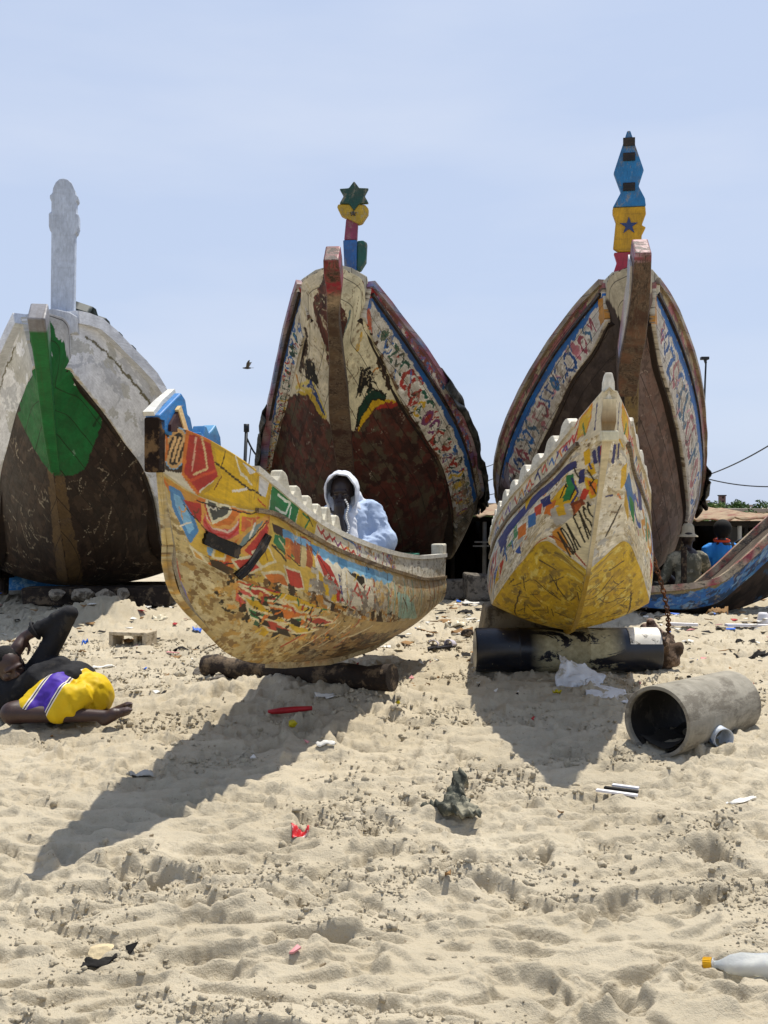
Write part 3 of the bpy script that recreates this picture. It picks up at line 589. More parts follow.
# ------------------------------------------------------------------ materials
class NT:
    def __init__(s, name):
        s.m = bpy.data.materials.new(name); s.m.use_nodes = True; s.t = s.m.node_tree; s.b = s.t.nodes['Principled BSDF']; s.L = s.t.links.new

    def n(s, typ, **kw):
        nd = s.t.nodes.new(typ)
        for k, v in kw.items():
            if k.startswith('i_'): nd.inputs[k[2:].replace('_', ' ')].default_value = v
            else: setattr(nd, k, v)
        return nd

    def noise(s, vec, scale, detail=6, rough=.6, dist=0):
        nd = s.n('ShaderNodeTexNoise'); nd.inputs['Scale'].default_value = scale; nd.inputs['Detail'].default_value = detail
        nd.inputs['Roughness'].default_value = rough; nd.inputs['Distortion'].default_value = dist
        if vec is not None: s.L(vec, nd.inputs['Vector'])
        return nd.outputs['Fac']

    def ramp(s, fac, stops):
        nd = s.n('ShaderNodeValToRGB'); e = nd.color_ramp.elements
        while len(e) < len(stops): e.new(.5)
        for el, (p, c) in zip(e, stops):
            el.position = p; el.color = (c, c, c, 1) if not hasattr(c, '__len__') else tuple(c) + (1,)
        s.L(fac, nd.inputs['Fac']); return nd.outputs['Color']

    def mix(s, fac, a, b, mode='MIX'):
        nd = s.n('ShaderNodeMix', data_type='RGBA', blend_type=mode)
        for sock, v in ((nd.inputs['Factor'], fac), (nd.inputs['A'], a), (nd.inputs['B'], b)):
            if isinstance(v, (int, float)): sock.default_value = v
            elif hasattr(v, '__len__'): sock.default_value = tuple(v) + (1,)
            else: s.L(v, sock)
        return nd.outputs['Result']

    def math(s, op, a, b=0., c=None):
        nd = s.n('ShaderNodeMath', operation=op)
        for i, v in enumerate((a, b) if c is None else (a, b, c)):
            if isinstance(v, (int, float)): nd.inputs[i].default_value = v
            else: s.L(v, nd.inputs[i])
        return nd.outputs[0]

    def mapv(s, vec, scale):
        nd = s.n('ShaderNodeMapping'); nd.inputs['Scale'].default_value = scale; s.L(vec, nd.inputs['Vector']); return nd.outputs['Vector']

    def bump(s, h, strength, dist=.01):
        nd = s.n('ShaderNodeBump'); nd.inputs['Strength'].default_value = strength; nd.inputs['Distance'].default_value = dist
        s.L(h, nd.inputs['Height']); s.L(nd.outputs['Normal'], s.b.inputs['Normal'])

    def out(s, col=None, rough=None, spec=None, metal=None):
        for key, v in (('Base Color', col), ('Roughness', rough), ('Specular IOR Level', spec), ('Metallic', metal)):
            if v is None: continue
            if isinstance(v, (int, float)): s.b.inputs[key].default_value = v
            elif hasattr(v, '__len__'): s.b.inputs[key].default_value = tuple(v) + (1,)
            else: s.L(v, s.b.inputs[key])
        return s.m


_mc = {}


def plain(name, hexc, rough=.7, var=.25, scale=12, bump=.2, bscale=60, spec=.3, dirt=None, dirt_amt=.5, metal=0, obj=True, bdist=.004):
    """weathered one-colour material: mottled tone, patches of a second colour, fine relief"""
    if name in _mc: return _mc[name]
    t = NT(name); tc = t.n('ShaderNodeTexCoord').outputs['Object']
    c = srgb(hexc)
    f = t.noise(tc, scale, 5)
    lo = tuple(x * (1 - var) for x in c); hi = tuple(min(1, x * (1 + var)) for x in c)
    col = t.ramp(f, [(.3, lo), (.7, hi)])
    if dirt:
        g = t.ramp(t.noise(tc, scale * .8, 8, .7), [(.62 - .3 * dirt_amt, 0.), (.66 - .18 * dirt_amt, 1.)])
        col = t.mix(g, col, srgb(dirt))
    t.out(col, rough, spec, metal)
    t.bump(t.noise(tc, bscale, 4), bump, bdist)
    _mc[name] = t.m
    return t.m


def paint_mat(name, wood1='#3b2a1c', wood2='#8a7455', chips=.5, dirt=.45, dirtc='#5a4a34', rough=.55, streak=.35, spec=.35, plank=.16, relief=1.0, rim='#b9a987'):
    """hand-painted, chipped boat planks. 'paint' colour attribute: rgb = paint, a = how worn; UV is in metres (along, down)"""
    t = NT(name)
    at_ = t.n('ShaderNodeAttribute', attribute_name='paint'); uv = t.n('ShaderNodeUVMap', uv_map='metres').outputs['UV']
    paint = at_.outputs['Color']; wear = at_.outputs['Alpha']
    grain = t.noise(t.mapv(uv, (3, 45, 1)), 1, 6, .65)
    wood = t.ramp(grain, [(.3, srgb(wood1)), (.7, srgb(wood2))])
    n1 = t.noise(t.mapv(uv, (7, 12, 1)), 1, 9, .72, .4)
    n2 = t.noise(t.mapv(uv, (30, 60, 1)), 1, 6, .7)
    n3 = t.noise(t.mapv(uv, (1.1, 1.6, 1)), 1, 3)
    s_ = t.math('ADD', t.math('MULTIPLY', n1, .55), t.math('ADD', t.math('MULTIPLY', n2, .25), t.math('MULTIPLY', n3, .2)))
    thr = t.math('SUBTRACT', .715 - .16 * (chips - .5), t.math('MULTIPLY', wear, .27))
    chip = t.math('MULTIPLY', t.math('SUBTRACT', s_, thr), 22); chip = t.n('ShaderNodeClamp').inputs[0].links and None or chip
    cl = t.n('ShaderNodeClamp'); t.L(chip, cl.inputs['Value']); chip = cl.outputs[0]
    # worn rim where an older pale coat shows
    cl2 = t.n('ShaderNodeClamp'); t.L(t.math('MULTIPLY', t.math('SUBTRACT', s_, t.math('SUBTRACT', thr, .055)), 20), cl2.inputs['Value'])
    tone = t.ramp(t.noise(t.mapv(uv, (5, 9, 1)), 1, 7, .7), [(.25, .62), (.7, 1.12)])
    base = t.mix(1.0, paint, tone, 'MULTIPLY')
    base = t.mix(t.math('MULTIPLY', cl2.outputs[0], .6), base, t.ramp(n2, [(.4, srgb(rim)), (.6, tuple(x * .45 for x in srgb(rim)))]))
    brush = t.ramp(t.noise(t.mapv(uv, (16, 70, 1)), 1, 5, .7), [(.3, .72), (.62, 1.08)])
    base = t.mix(.8, base, brush, 'MULTIPLY')
    dn = t.ramp(t.noise(t.mapv(uv, (2.2, 2.8, 1)), 1, 8, .75), [(.42, 0.), (.75, 1.)])
    base = t.mix(t.math('MULTIPLY', dn, dirt), base, srgb(dirtc))
    st = t.ramp(t.noise(t.mapv(uv, (26, 1.6, 1)), 1, 5, .6), [(.52, 0.), (.74, 1.)])
    base = t.mix(t.math('MULTIPLY', st, streak), base, srgb('#4a3522'))
    col = t.mix(chip, base, wood)
    if plank:
        sep = t.n('ShaderNodeSeparateXYZ'); t.L(uv, sep.inputs[0])
        fr = t.math('ABSOLUTE', t.math('SUBTRACT', t.math('FRACT', t.math('DIVIDE', t.math('ADD', sep.outputs[1], t.math('MULTIPLY', n3, .03)), plank)), .5))
        seam = t.math('GREATER_THAN', fr, .478)
        col = t.mix(t.math('MULTIPLY', seam, .75), col, srgb('#1d150e'))
    hgt = t.math('SUBTRACT', t.math('ADD', t.math('MULTIPLY', grain, .25), t.math('MULTIPLY', n2, .25)), t.math('MULTIPLY', chip, .5))
    if plank: hgt = t.math('SUBTRACT', hgt, t.math('MULTIPLY', seam, 1.0))
    t.out(col, t.ramp(n1, [(.3, rough - .12), (.7, rough + .15)]), spec)
    t.bump(hgt, .55 * relief, .006)
    return t.m


# ------------------------------------------------------------------ hand painting on plank grids
class Canvas:
    def __init__(s, g, base, wear=.5, wob=.006, seed=0):
        s.g = g; nu, nv = g.shape[:2]
        mid = g[:, nv // 2]
        s.U = np.concatenate([[0], np.cumsum(np.linalg.norm(np.diff(mid, axis=0), axis=1))])
        s.H = np.linalg.norm(np.diff(g, axis=1), axis=2).sum(1)
        s.t = np.linspace(0, 1, nu)
        um = np.repeat(s.U[:, None], nv, 1); vm = np.linspace(0, 1, nv)[None, :] * s.H[:, None]
        s.um0, s.vm0 = um, vm
        k = .55 / wob / 10
        s.um = um + wob * 2.4 * fbm(um * 14, vm * 14, 4, seed + 1) * 2; s.vm = vm + wob * 2.4 * fbm(um * 14, vm * 14, 4, seed + 9) * 2
        s.c = np.empty((nu, nv, 4), np.float32); s.c[..., :3] = srgb(base); s.c[..., 3] = wear
        s.rnd = random.Random(seed)

    def m(s, p): return np.array([np.interp(p[0], s.t, s.U), p[1] * np.interp(p[0], s.t, s.H)])

    def _sub(s, q, pad):
        lo = q.min(0) - pad; hi = q.max(0) + pad
        i0, i1 = np.searchsorted(s.U, [lo[0], hi[0]]); i0 = max(i0 - 1, 0); i1 = min(i1 + 1, len(s.U))
        return slice(i0, i1), lo, hi

    def _dist(s, X, Y, q, closed):
        d = np.full(X.shape, 1e9)
        n = len(q)
        for k in range(n if closed else n - 1):
            a, b = q[k], q[(k + 1) % n]; e = b - a; l2 = max(e @ e, 1e-9)
            h = np.clip(((X - a[0]) * e[0] + (Y - a[1]) * e[1]) / l2, 0, 1)
            d = np.minimum(d, np.hypot(X - a[0] - h * e[0], Y - a[1] - h * e[1]))
        return d

    def poly_m(s, q, col, edge=None, wear=None):
        q = np.asarray(q, float); sl, lo, hi = s._sub(q, .03)
        X = s.um[sl]; Y = s.vm[sl]
        if X.size == 0: return
        ins = np.zeros(X.shape, bool); n = len(q)
        for k in range(n):
            a, b = q[k], q[(k + 1) % n]
            if abs(a[1] - b[1]) < 1e-9: continue
            cr = ((a[1] > Y) != (b[1] > Y)) & (X < (b[0] - a[0]) * (Y - a[1]) / (b[1] - a[1]) + a[0]); ins ^= cr
        c = s.c[sl]; c[ins, :3] = srgb(col)
        if wear is not None: c[ins, 3] = wear
        if edge:
            e = s._dist(X, Y, q, True) < edge[1]; c[e, :3] = srgb(edge[0])

    def line_m(s, q, col, w, crisp=False):
        q = np.asarray(q, float); sl, lo, hi = s._sub(q, w + .03)
        X = (s.um0 if crisp else s.um)[sl]; Y = (s.vm0 if crisp else s.vm)[sl]
        if X.size == 0: return
        e = s._dist(X, Y, q, False) < w / 2; s.c[sl][e, :3] = srgb(col)

    def ops(s, lst, crisp=False):
        for o in lst:
            q = [s.m(p) for p in o[2]]
            if o[0] == 'p': s.poly_m(q, o[1], o[3])
            else: s.line_m(q, o[1], o[3], crisp)

    def fill(s, t0, t1, v0, v1, col, wear=None):
        tt = s.t + 0; T = (s.um - s.um0) / max(s.U[-1], .1) + tt[:, None]; V = s.vm / np.maximum(s.H, .02)[:, None]
        k = (T >= t0) & (T <= t1) & (V >= v0) & (V <= v1); s.c[k, :3] = srgb(col)
        if wear is not None: s.c[k, 3] = wear

    def scallop(s, t0, t1, v, amp, per, col):
        V = s.vm / np.maximum(s.H, .02)[:, None]; T = s.t[:, None]
        k = (T >= t0) & (T <= t1) & (V >= v) & (V <= v + amp * (.45 + .55 * np.abs(np.sin(np.pi * s.um / per)))); s.c[k, :3] = srgb(col)

    def mottle(s, t0, t1, v0, v1, cols, su, sv, th, wear=None):
        T = s.t[:, None] + .05 * fbm(s.um * 3, s.vm * 3, 3, 77); V = s.vm / np.maximum(s.H, .02)[:, None] + .25 * fbm(s.um * 4, s.vm * 4, 3, 78)
        rg = (T >= t0) & (T <= t1) & (V >= v0) & (V <= v1)
        for col in cols:
            n = fbm(s.um * su, s.vm * sv, 6, s.rnd.randint(0, 200)); k = rg & (n > th); s.c[k, :3] = srgb(col)
            if wear is not None: s.c[k, 3] = wear

    def glyphs(s, t0, t1, v0, v1, cols, outline, fill=.5, step=1.0):
        a = np.interp(t0, s.t, s.U); b = np.interp(t1, s.t, s.U); u = a; r = s.rnd
        while u < b:
            t = np.interp(u, s.U, s.t); H = np.interp(t, s.t, s.H); h = (v1 - v0) * H; vc = (v0 + v1) / 2 * H; z = h * r.uniform(.75, 1.0); k = r.choice('SCOZLD'); c = np.array([u + z * .45, vc + r.uniform(-.1, .1) * h])
            if k == 'S': q = [c + z * .5 * np.array([.55 * math.sin(x * 6.28), x * 2 - 1]) for x in np.linspace(0, 1, 12)]
            elif k == 'C': q = [c + z * .45 * np.array([math.cos(x), math.sin(x)]) for x in np.linspace(.7, 5.2, 12)]
            elif k == 'O': q = [c + z * .4 * np.array([.8 * math.cos(x), math.sin(x)]) for x in np.linspace(0, 6.28, 14)]
            elif k == 'Z': q = [c + z * .5 * np.array(p) for p in ((-.6, -.8), (.5, -.7), (-.5, .7), (.6, .8))]
            elif k == 'L': q = [c + z * .5 * np.array(p) for p in ((-.7, .8), (-.1, -.9), (.2, .1), (.7, -.8))]
            else: q = [c + z * .5 * np.array(p) for p in ((-.7, 0), (0, -.9), (.7, 0), (0, .9), (-.7, 0))]
            col = r.choice(cols); w = z * r.uniform(.16, .26)
            if outline: s.line_m(q, outline, w * 1.55)
            if k in 'OD' and r.random() < fill: s.poly_m(q, r.choice(cols))
            s.line_m(q, col, w); u += z * r.uniform(.75, 1.05) * step

    def tri_band(s, t0, t1, v0, v1, per, cols):
        a = np.interp(t0, s.t, s.U); b = np.interp(t1, s.t, s.U); u = a; k = 0
        while u < b:
            t = np.interp(u, s.U, s.t); h = np.interp(t, s.t, s.H)
            up = k % 2
            s.poly_m([(u, h * (v1 if up else v0)), (u + per, h * (v1 if up else v0)), (u + per / 2, h * (v0 if up else v1))], cols[k % len(cols)])
            u += per * .62; k += 1

    def scribbles(s, t0, t1, v0, v1, n, cols, size, w, kinds='loszb'):
        r = s.rnd
        for _ in range(n):
            t = r.uniform(t0, t1); v = r.uniform(v0, v1); c = s.m((t, v)); k = r.choice(kinds); z = size * r.uniform(.6, 1.3); col = r.choice(cols)
            if k == 'l':
                a = r.uniform(0, 3.14); s.line_m([c, c + z * np.array([math.cos(a), math.sin(a)])], col, w)
            elif k == 'o':
                n_ = 14; s.line_m([c + .5 * z * np.array([math.cos(i / n_ * 6.3), math.sin(i / n_ * 6.3)]) for i in range(n_ + 1)], col, w)
            elif k == 's':
                s.line_m([c + z * np.array([.5 * math.cos(i * .5) * (1 - i / 12), .12 * i - .6 + .3 * math.sin(i * .7)]) for i in range(10)], col, w)
            elif k == 'z':
                q = [c]
                for i in range(4): q.append(q[-1] + z * np.array([r.uniform(-.5, .5), r.uniform(-.5, .5)]))
                s.line_m(q, col, w)
            else:
                n_ = r.randint(3, 6); a0 = r.uniform(0, 6.3)
                s.poly_m([c + z * r.uniform(.3, .6) * np.array([math.cos(a0 + i / n_ * 6.3), math.sin(a0 + i / n_ * 6.3)]) for i in range(n_)], col)


def plank_panel(name, canvas, th, mat, parent, inner_step=8, mirror=False):
    """slab: fine painted outer face + thickness walls + coarse inner face"""
    g = canvas.g; nu, nv = g.shape[:2]
    du = np.gradient(g, axis=0); dv = np.gradient(g, axis=1); nrm = np.cross(du, dv); nrm /= np.linalg.norm(nrm, axis=2, keepdims=True) + 1e-9
    out_sign = np.sign((nrm[..., 0] * np.sign(g[..., 0].mean())).mean()); nrm *= out_sign
    ins = g - nrm * th
    V = [g.reshape(-1, 3)]; idx = np.arange(nu * nv).reshape(nu, nv)
    F = [np.stack([idx[:-1, :-1], idx[1:, :-1], idx[1:, 1:], idx[:-1, 1:]], -1).reshape(-1, 4)]
    if out_sign < 0: F[0] = F[0][:, ::-1]
    loop = np.concatenate([idx[:, 0], idx[-1, 1:], idx[-2::-1, -1], idx[0, -2:0:-1]])
    n0 = nu * nv; V.append(ins.reshape(-1, 3)[loop]); m = len(loop); w = n0 + np.arange(m)
    fw = np.stack([loop, np.roll(loop, -1), np.roll(w, -1), w], -1); F.append(fw if out_sign < 0 else fw[:, ::-1])
    iu = np.unique(np.concatenate([np.arange(0, nu, inner_step), [nu - 1]])); iv = np.unique(np.concatenate([np.arange(0, nv, inner_step), [nv - 1]]))
    sub = ins[np.ix_(iu, iv)]; n1 = n0 + m; V.append(sub.reshape(-1, 3)); k = n1 + np.arange(sub.shape[0] * sub.shape[1]).reshape(sub.shape[:2])
    f2 = np.stack([k[:-1, :-1], k[:-1, 1:], k[1:, 1:], k[1:, :-1]], -1).reshape(-1, 4); F.append(f2 if out_sign > 0 else f2[:, ::-1])
    V = np.concatenate(V); F = np.concatenate(F)
    me = mesh_np(name, V, F)
    wornc = np.array([*srgb('#8d7a5e'), .75], np.float32)
    cols = np.concatenate([canvas.c.reshape(-1, 4), np.repeat(wornc[None], len(V) - n0, 0)])
    cols[n0:n0 + m, :3] = canvas.c.reshape(-1, 4)[loop][:, :3]
    ca = me.color_attributes.new('paint', 'FLOAT_COLOR', 'POINT'); ca.data.foreach_set('color', np.ascontiguousarray(cols, np.float32).ravel())
    uv = np.concatenate([np.stack([canvas.um0, canvas.vm0], -1).reshape(-1, 2), np.stack([canvas.um0, canvas.vm0], -1).reshape(-1, 2)[loop], np.stack([canvas.um0, canvas.vm0], -1)[np.ix_(iu, iv)].reshape(-1, 2)])
    uv = uv + np.array([rng.uniform(0, 40), rng.integers(0, 40) * 1.0])
    ul = me.uv_layers.new(name='metres'); ul.data.foreach_set('uv', np.ascontiguousarray(uv[F.ravel()], np.float32).ravel())
    return link(name, me, mat, parent, False)


def grid_panel(name, g, mat, parent, col='#8d7a5e', wear=.6):
    """single sheet with paint attribute (linings, decks)"""
    c = Canvas(g, col, wear); nu, nv = g.shape[:2]; idx = np.arange(nu * nv).reshape(nu, nv)
    F = np.stack([idx[:-1, :-1], idx[1:, :-1], idx[1:, 1:], idx[:-1, 1:]], -1).reshape(-1, 4)
    me = mesh_np(name, g.reshape(-1, 3), F)
    me.color_attributes.new('paint', 'FLOAT_COLOR', 'POINT').data.foreach_set('color', c.c.ravel())
    me.uv_layers.new(name='metres').data.foreach_set('uv', np.ascontiguousarray(np.stack([c.um0, c.vm0], -1).reshape(-1, 2)[F.ravel()], np.float32).ravel())
    return link(name, me, mat, parent, True)


def painted_mb(mb, name, mat, parent, col, wear=.5, paintfn=None, bevel=0):
    """MB mesh carrying the paint attribute; paintfn(co) -> hex may vary by place on the piece"""
    o = mb.build(name, mat, parent, bevel=bevel); me = o.data
    cs = []
    for v in me.vertices: cs += [*srgb(paintfn(v.co) if paintfn else col), wear]
    me.color_attributes.new('paint', 'FLOAT_COLOR', 'POINT').data.foreach_set('color', cs)
    ul = me.uv_layers.new(name='metres'); uv = []
    for p in me.polygons:
        n = p.normal
        for li in p.loop_indices:
            c = me.vertices[me.loops[li].vertex_index].co
            uv += ([c.y, c.z] if abs(n.x) > .6 else [c.x, c.y] if abs(n.z) > .7 else [c.z * 1., c.x])
    ul.data.foreach_set('uv', uv)
    return o
# ================================================================== sand
HX0, HY0, HRES = -6.3, 1.3, .0048
HNX, HNY = int(12.6 / HRES), int(13.2 / HRES)


def base_z(x, y):
    x = np.asarray(x, float); y = np.asarray(y, float)
    t = np.clip((y - 15.6) / 4.0, 0, 1); z = -1.15 * t * t * (3 - 2 * t)
    z = z + .10 * np.exp(-((x + .65) / .75) ** 2 - ((y - 6.35) / .5) ** 2)          # heap banked against the log
    z = z + .05 * np.exp(-((x + .2) / .6) ** 2 - ((y - 6.1) / .3) ** 2)
    z = z + .22 * np.exp(-((x + 2.95) / .5) ** 2 - ((y - 10.6) / .4) ** 2)
    return z


def build_heights():
    xs = (HX0 + HRES * np.arange(HNX)).astype(np.float32); ys = (HY0 + HRES * np.arange(HNY)).astype(np.float32)
    X, Y = np.meshgrid(xs, ys, indexing='ij')
    Z = .05 * fbm(X * .5, Y * .5, 2, 1)
    Z += .05 * fbm(X * 1.7, Y * 2.6, 3, 11)
    Z += .07 * fbm(X * 4.2, Y * 8.5, 3, 13)
    rough = np.clip(.5 + 2.6 * fbm(X * 1.1, Y * 1.3, 3, 71), 0, 1.3)
    ragged = fbm(X * 17, Y * 24, 3, 3)
    r = random.Random(11); field = [Z]

    def stamp(cx, cy, a, b, ang, fn, wob=.9):
        rr_ = max(a, b) * 1.7; i0 = max(int((cx - rr_ - HX0) / HRES), 0); i1 = min(int((cx + rr_ - HX0) / HRES), HNX); j0 = max(int((cy - rr_ - HY0) / HRES), 0); j1 = min(int((cy + rr_ - HY0) / HRES), HNY)
        if i1 - i0 < 2 or j1 - j0 < 2: return
        if abs(cx) > .62 * cy + 1.5: return
        dx = X[i0:i1, j0:j1] - cx; dy = Y[i0:i1, j0:j1] - cy; c, s_ = math.cos(ang), math.sin(ang)
        u = (dx * c + dy * s_) / a; v = (-dx * s_ + dy * c) / b
        w = ragged[i0:i1, j0:j1] * wob
        fn(field[0][i0:i1, j0:j1], np.sqrt(u * u + v * v) + w, u, v + w)

    def place(p):
        cy = HY0 + .5 + (r.random() ** p) * 11.5; return r.uniform(-1, 1) * (.56 * cy + 1.3), cy
    for _ in range(1250):      # old footprints, trodden in every direction
        cx, cy = place(.8); a = r.uniform(.09, .15); b = a * r.uniform(.38, .55); d = r.uniform(.012, .04)
        def foot(Zs, q, u, v): Zs -= d * np.clip((1.05 - q) * 3.5, 0, 1); Zs += d * .35 * np.exp(-((q - 1.2) / .2) ** 2)
        stamp(cx, cy, a, b, r.random() * 3.14, foot)
    D = np.zeros_like(Z); L = np.zeros_like(Z)

    def scuffs(n, p, a_, b_, dk, spread, wob, up=.25):     # shallow floor running down to a steep broken edge, or a low pushed-up lip
        for _ in range(n):
            cx, cy = place(p); a = r.uniform(*a_); b = r.uniform(*b_); d = b * r.uniform(*dk); ang = r.gauss(0, spread); lip = r.random() < up
            field[0] = L if lip else D
            def scuff(Zs, q, u, v):
                m_ = np.clip((1.02 - q) * 7, 0, 1)
                if lip: np.maximum(Zs, .55 * d * m_ * np.clip(.5 - .5 * v, 0, 1), out=Zs)
                else: np.maximum(Zs, d * m_ * np.clip(.5 + .5 * v, .02, 1) ** 1.2, out=Zs)
            stamp(cx, cy, a, b, ang, scuff, wob)
    scuffs(2100, .7, (.07, .2), (.035, .06), (.8, 1.1), .35, 1.1)
    scuffs(14500, .62, (.03, .11), (.016, .034), (1.1, 1.65), .3, 1.0)
    scuffs(17000, .55, (.014, .045), (.008, .016), (.9, 1.4), .45, .7)
    field[0] = Z
    Z += L - D
    for _ in range(1):
        Z[1:-1] = .25 * Z[:-2] + .5 * Z[1:-1] + .25 * Z[2:]; Z[:, 1:-1] = .25 * Z[:, :-2] + .5 * Z[:, 1:-1] + .25 * Z[:, 2:]
    Z += .035 * np.clip(fbm(X * 22, Y * 26, 4, 31) * 2.2, 0, 1) * np.clip(rough - .5, 0, 1)
    Z += .034 * np.clip(rough - .1, 0, 1) * fbm(X * 13, Y * 17, 5, 21)
    cl = 0
    while cl < 20000:         # loose clods gathered in trampled patches
        cx, cy = place(.5); cy = HY0 + (cy - HY0) * .8; i, j = int((cx - HX0) / HRES), int((cy - HY0) / HRES); cl += 1
        if not (8 < i < HNX - 9 and 8 < j < HNY - 9): continue
        if rough[i, j] < .7 and r.random() < .85: continue
        a = min(.0075 / max(r.random(), .03) ** .38, .028); k = int(a / HRES) + 1; ii = slice(i - k, i + k + 1); jj = slice(j - k, j + k + 1)
        q = ((X[ii, jj] - cx) ** 2 + (Y[ii, jj] - cy) ** 2) / a ** 2
        Z[ii, jj] += a * 1.1 * np.sqrt(np.clip(1 - q, 0, 1))
    fade = np.clip((15.8 - Y) / 2, .25, 1)
    return (Z * fade).astype(np.float32)


HZ = build_heights()


def relief(x, y):
    x = np.asarray(x, float); y = np.asarray(y, float)
    fx = np.clip((x - HX0) / HRES, 0, HNX - 1.001); fy = np.clip((y - HY0) / HRES, 0, HNY - 1.001)
    i = fx.astype(int); j = fy.astype(int); a = fx - i; b = fy - j
    z = (HZ[i, j] * (1 - a) + HZ[i + 1, j] * a) * (1 - b) + (HZ[i, j + 1] * (1 - a) + HZ[i + 1, j + 1] * a) * b
    edge = np.clip(np.minimum.reduce([x - HX0, HX0 + 12.6 - x, y - HY0, HY0 + 13.2 - y]) / .6, 0, 1)
    return z * edge


def ground(x, y): return float(base_z(x, y) + relief(x, y))


def on(px, py, dz=0.0):
    """ground point seen at a photo position (flat beach), dropped onto the sand"""
    Y = CAM_Z * FPX / (py - 505); x = (px - 384) / FPX * Y
    return Vector((x, Y, ground(x, Y) + dz))


def build_sand():
    rows = [-80., -25., -8., -2., .5, 1.0, 1.3]
    ypx = np.arange(505 + 1200 / 1.5, 505 + 1200 / 15.8, -1.0); rows += list(1200 / (ypx - 505))
    rows += list(np.linspace(16, 21, 40)) + [23, 26, 30, 36, 45, 60, 85, 130, 220, 400, 900]
    rows = np.array(rows)
    inner = np.linspace(-1, 1, 1240)
    outer = np.array([1.3, 3, 7, 16, 40, 110, 300, 800])
    cols = []
    hw = .53 * np.maximum(rows, 1.6) + 1.2
    X = np.concatenate([-(hw[:, None] + outer[None, ::-1]), hw[:, None] * inner[None], hw[:, None] + outer[None]], 1)
    Y = np.repeat(rows[:, None], X.shape[1], 1)
    Z = base_z(X, Y) + relief(X, Y)
    nu, nv = X.shape; idx = np.arange(nu * nv).reshape(nu, nv)
    F = np.stack([idx[:-1, :-1], idx[:-1, 1:], idx[1:, 1:], idx[1:, :-1]], -1).reshape(-1, 4)
    me = mesh_np('sand_beach', np.stack([X, Y, Z], -1).reshape(-1, 3), F)
    t = NT('sand'); tc = t.n('ShaderNodeTexCoord').outputs['Object']
    big = t.noise(tc, .8, 6, .65); mid = t.noise(tc, 7, 7, .7); fine = t.noise(tc, 420, 3, .7); gr = t.noise(tc, 130, 4, .7)
    col = t.ramp(big, [(.3, srgb('#a89d86')), (.55, srgb('#b9ae97')), (.75, srgb('#c6bca5'))])
    col = t.mix(t.ramp(mid, [(.5, 0.), (.72, .35)]), col, srgb('#a3957b'))
    col = t.mix(t.ramp(gr, [(.3, .3), (.46, 0.)]), col, srgb('#8b7453'))
    spk = t.ramp(t.noise(tc, 55, 2, .5), [(.70, 0.), (.74, 1.)])
    col = t.mix(t.math('MULTIPLY', spk, .55), col, srgb('#6a573f'))
    t.out(col, .95, .15)
    h = t.math('ADD', t.math('MULTIPLY', gr, .7), t.math('ADD', t.math('MULTIPLY', fine, .25), t.math('MULTIPLY', t.noise(tc, 40, 5, .7), 1.6)))
    t.bump(h, .8, .008)
    global M_SAND
    M_SAND = t.m
    o = link('sand_beach', me, t.m, None, True)
    return tag(o, 'pale sand beach trampled with footprints', 'beach', kind='structure')


build_sand()



def build_clods():
    """crumbs of damp sand kicked up over the trampled patches"""
    r = np.random.default_rng(4); bm = bmesh.new(); bmesh.ops.create_icosphere(bm, subdivisions=2, radius=1); base = np.array([v.co[:] for v in bm.verts]); tri = np.array([[v.index for v in f.verts] for f in bm.faces]); bm.free()
    n = 150000; cy = 1.9 + (r.random(n) ** 1.7) * 7; cx = r.uniform(-1, 1, n) * (.46 * cy + .9)
    dens = fbm(cx * 1.6, cy * 2.2, 4, 71) + .6 * fbm(cx * 7, cy * 9, 3, 44); keep = dens + .10 * r.standard_normal(n) > .19; cx, cy = cx[keep][:26000], cy[keep][:26000]; n = len(cx)
    a = np.clip(.0028 / np.maximum(r.random(n), .01) ** .38, .0028, .0115) * np.clip(cy / 3.4, .75, 1.5)
    z = base_z(cx, cy) + relief(cx, cy)
    V = base[None] * (1 + .30 * r.standard_normal((n, len(base), 1))) * (a[:, None, None] * (1 + .25 * r.standard_normal((n, 1, 3))))
    V += np.stack([cx, cy, z + a * .12], -1)[:, None, :]
    F = tri[None] + (np.arange(n) * len(base))[:, None, None]; F = F.reshape(-1, 3)
    me = bpy.data.meshes.new('sand_clods'); V = np.ascontiguousarray(V.reshape(-1, 3), np.float32); F = np.ascontiguousarray(F, np.int32)
    me.vertices.add(len(V)); me.vertices.foreach_set('co', V.ravel()); me.loops.add(F.size); me.loops.foreach_set('vertex_index', F.ravel()); me.polygons.add(len(F)); me.polygons.foreach_set('loop_start', np.arange(0, F.size, 3, dtype=np.int32)); me.update(calc_edges=True)
    tag(link('sand_clods', me, M_SAND, None, True), 'loose crumbs of sand scattered over the trampled beach', 'sand', kind='stuff')


build_clods()

# ================================================================== boats
M_PAINT = paint_mat('chipped_boat_paint', chips=.55, dirt=.5, wood1='#2e2018', wood2='#85705a')
M_POST = paint_mat('painted_post', chips=.3, dirt=.5, dirtc='#2b1d14', wood1='#22160f', wood2='#463528', plank=0, rim='#7a6a56')
M_CHAR = plain('blackened_wood', '#21160f', .85, .4, 14, .8, 50, dirt='#6a5236', dirt_amt=.35, spec=.15)
M_FINIAL = paint_mat('chipped_finial_paint', chips=.35, dirt=.45, wood1='#2a1d15', wood2='#6d5c48', plank=0, rim='#b5ab96')
M_PAINT_NEAR = paint_mat('old_layered_boat_paint', chips=.42, dirt=.34, rim='#d8cba4', wood1='#4a351f', wood2='#a48a5e', dirtc='#7a6238', streak=.3, plank=0)
M_BOTTOM = paint_mat('scraped_bottom_paint', wood1='#2a1d16', wood2='#5d4d3f', chips=.25, dirt=.5, dirtc='#1f1611', streak=.2, spec=.3, plank=.21, rough=.6, rim='#6a5a4a')
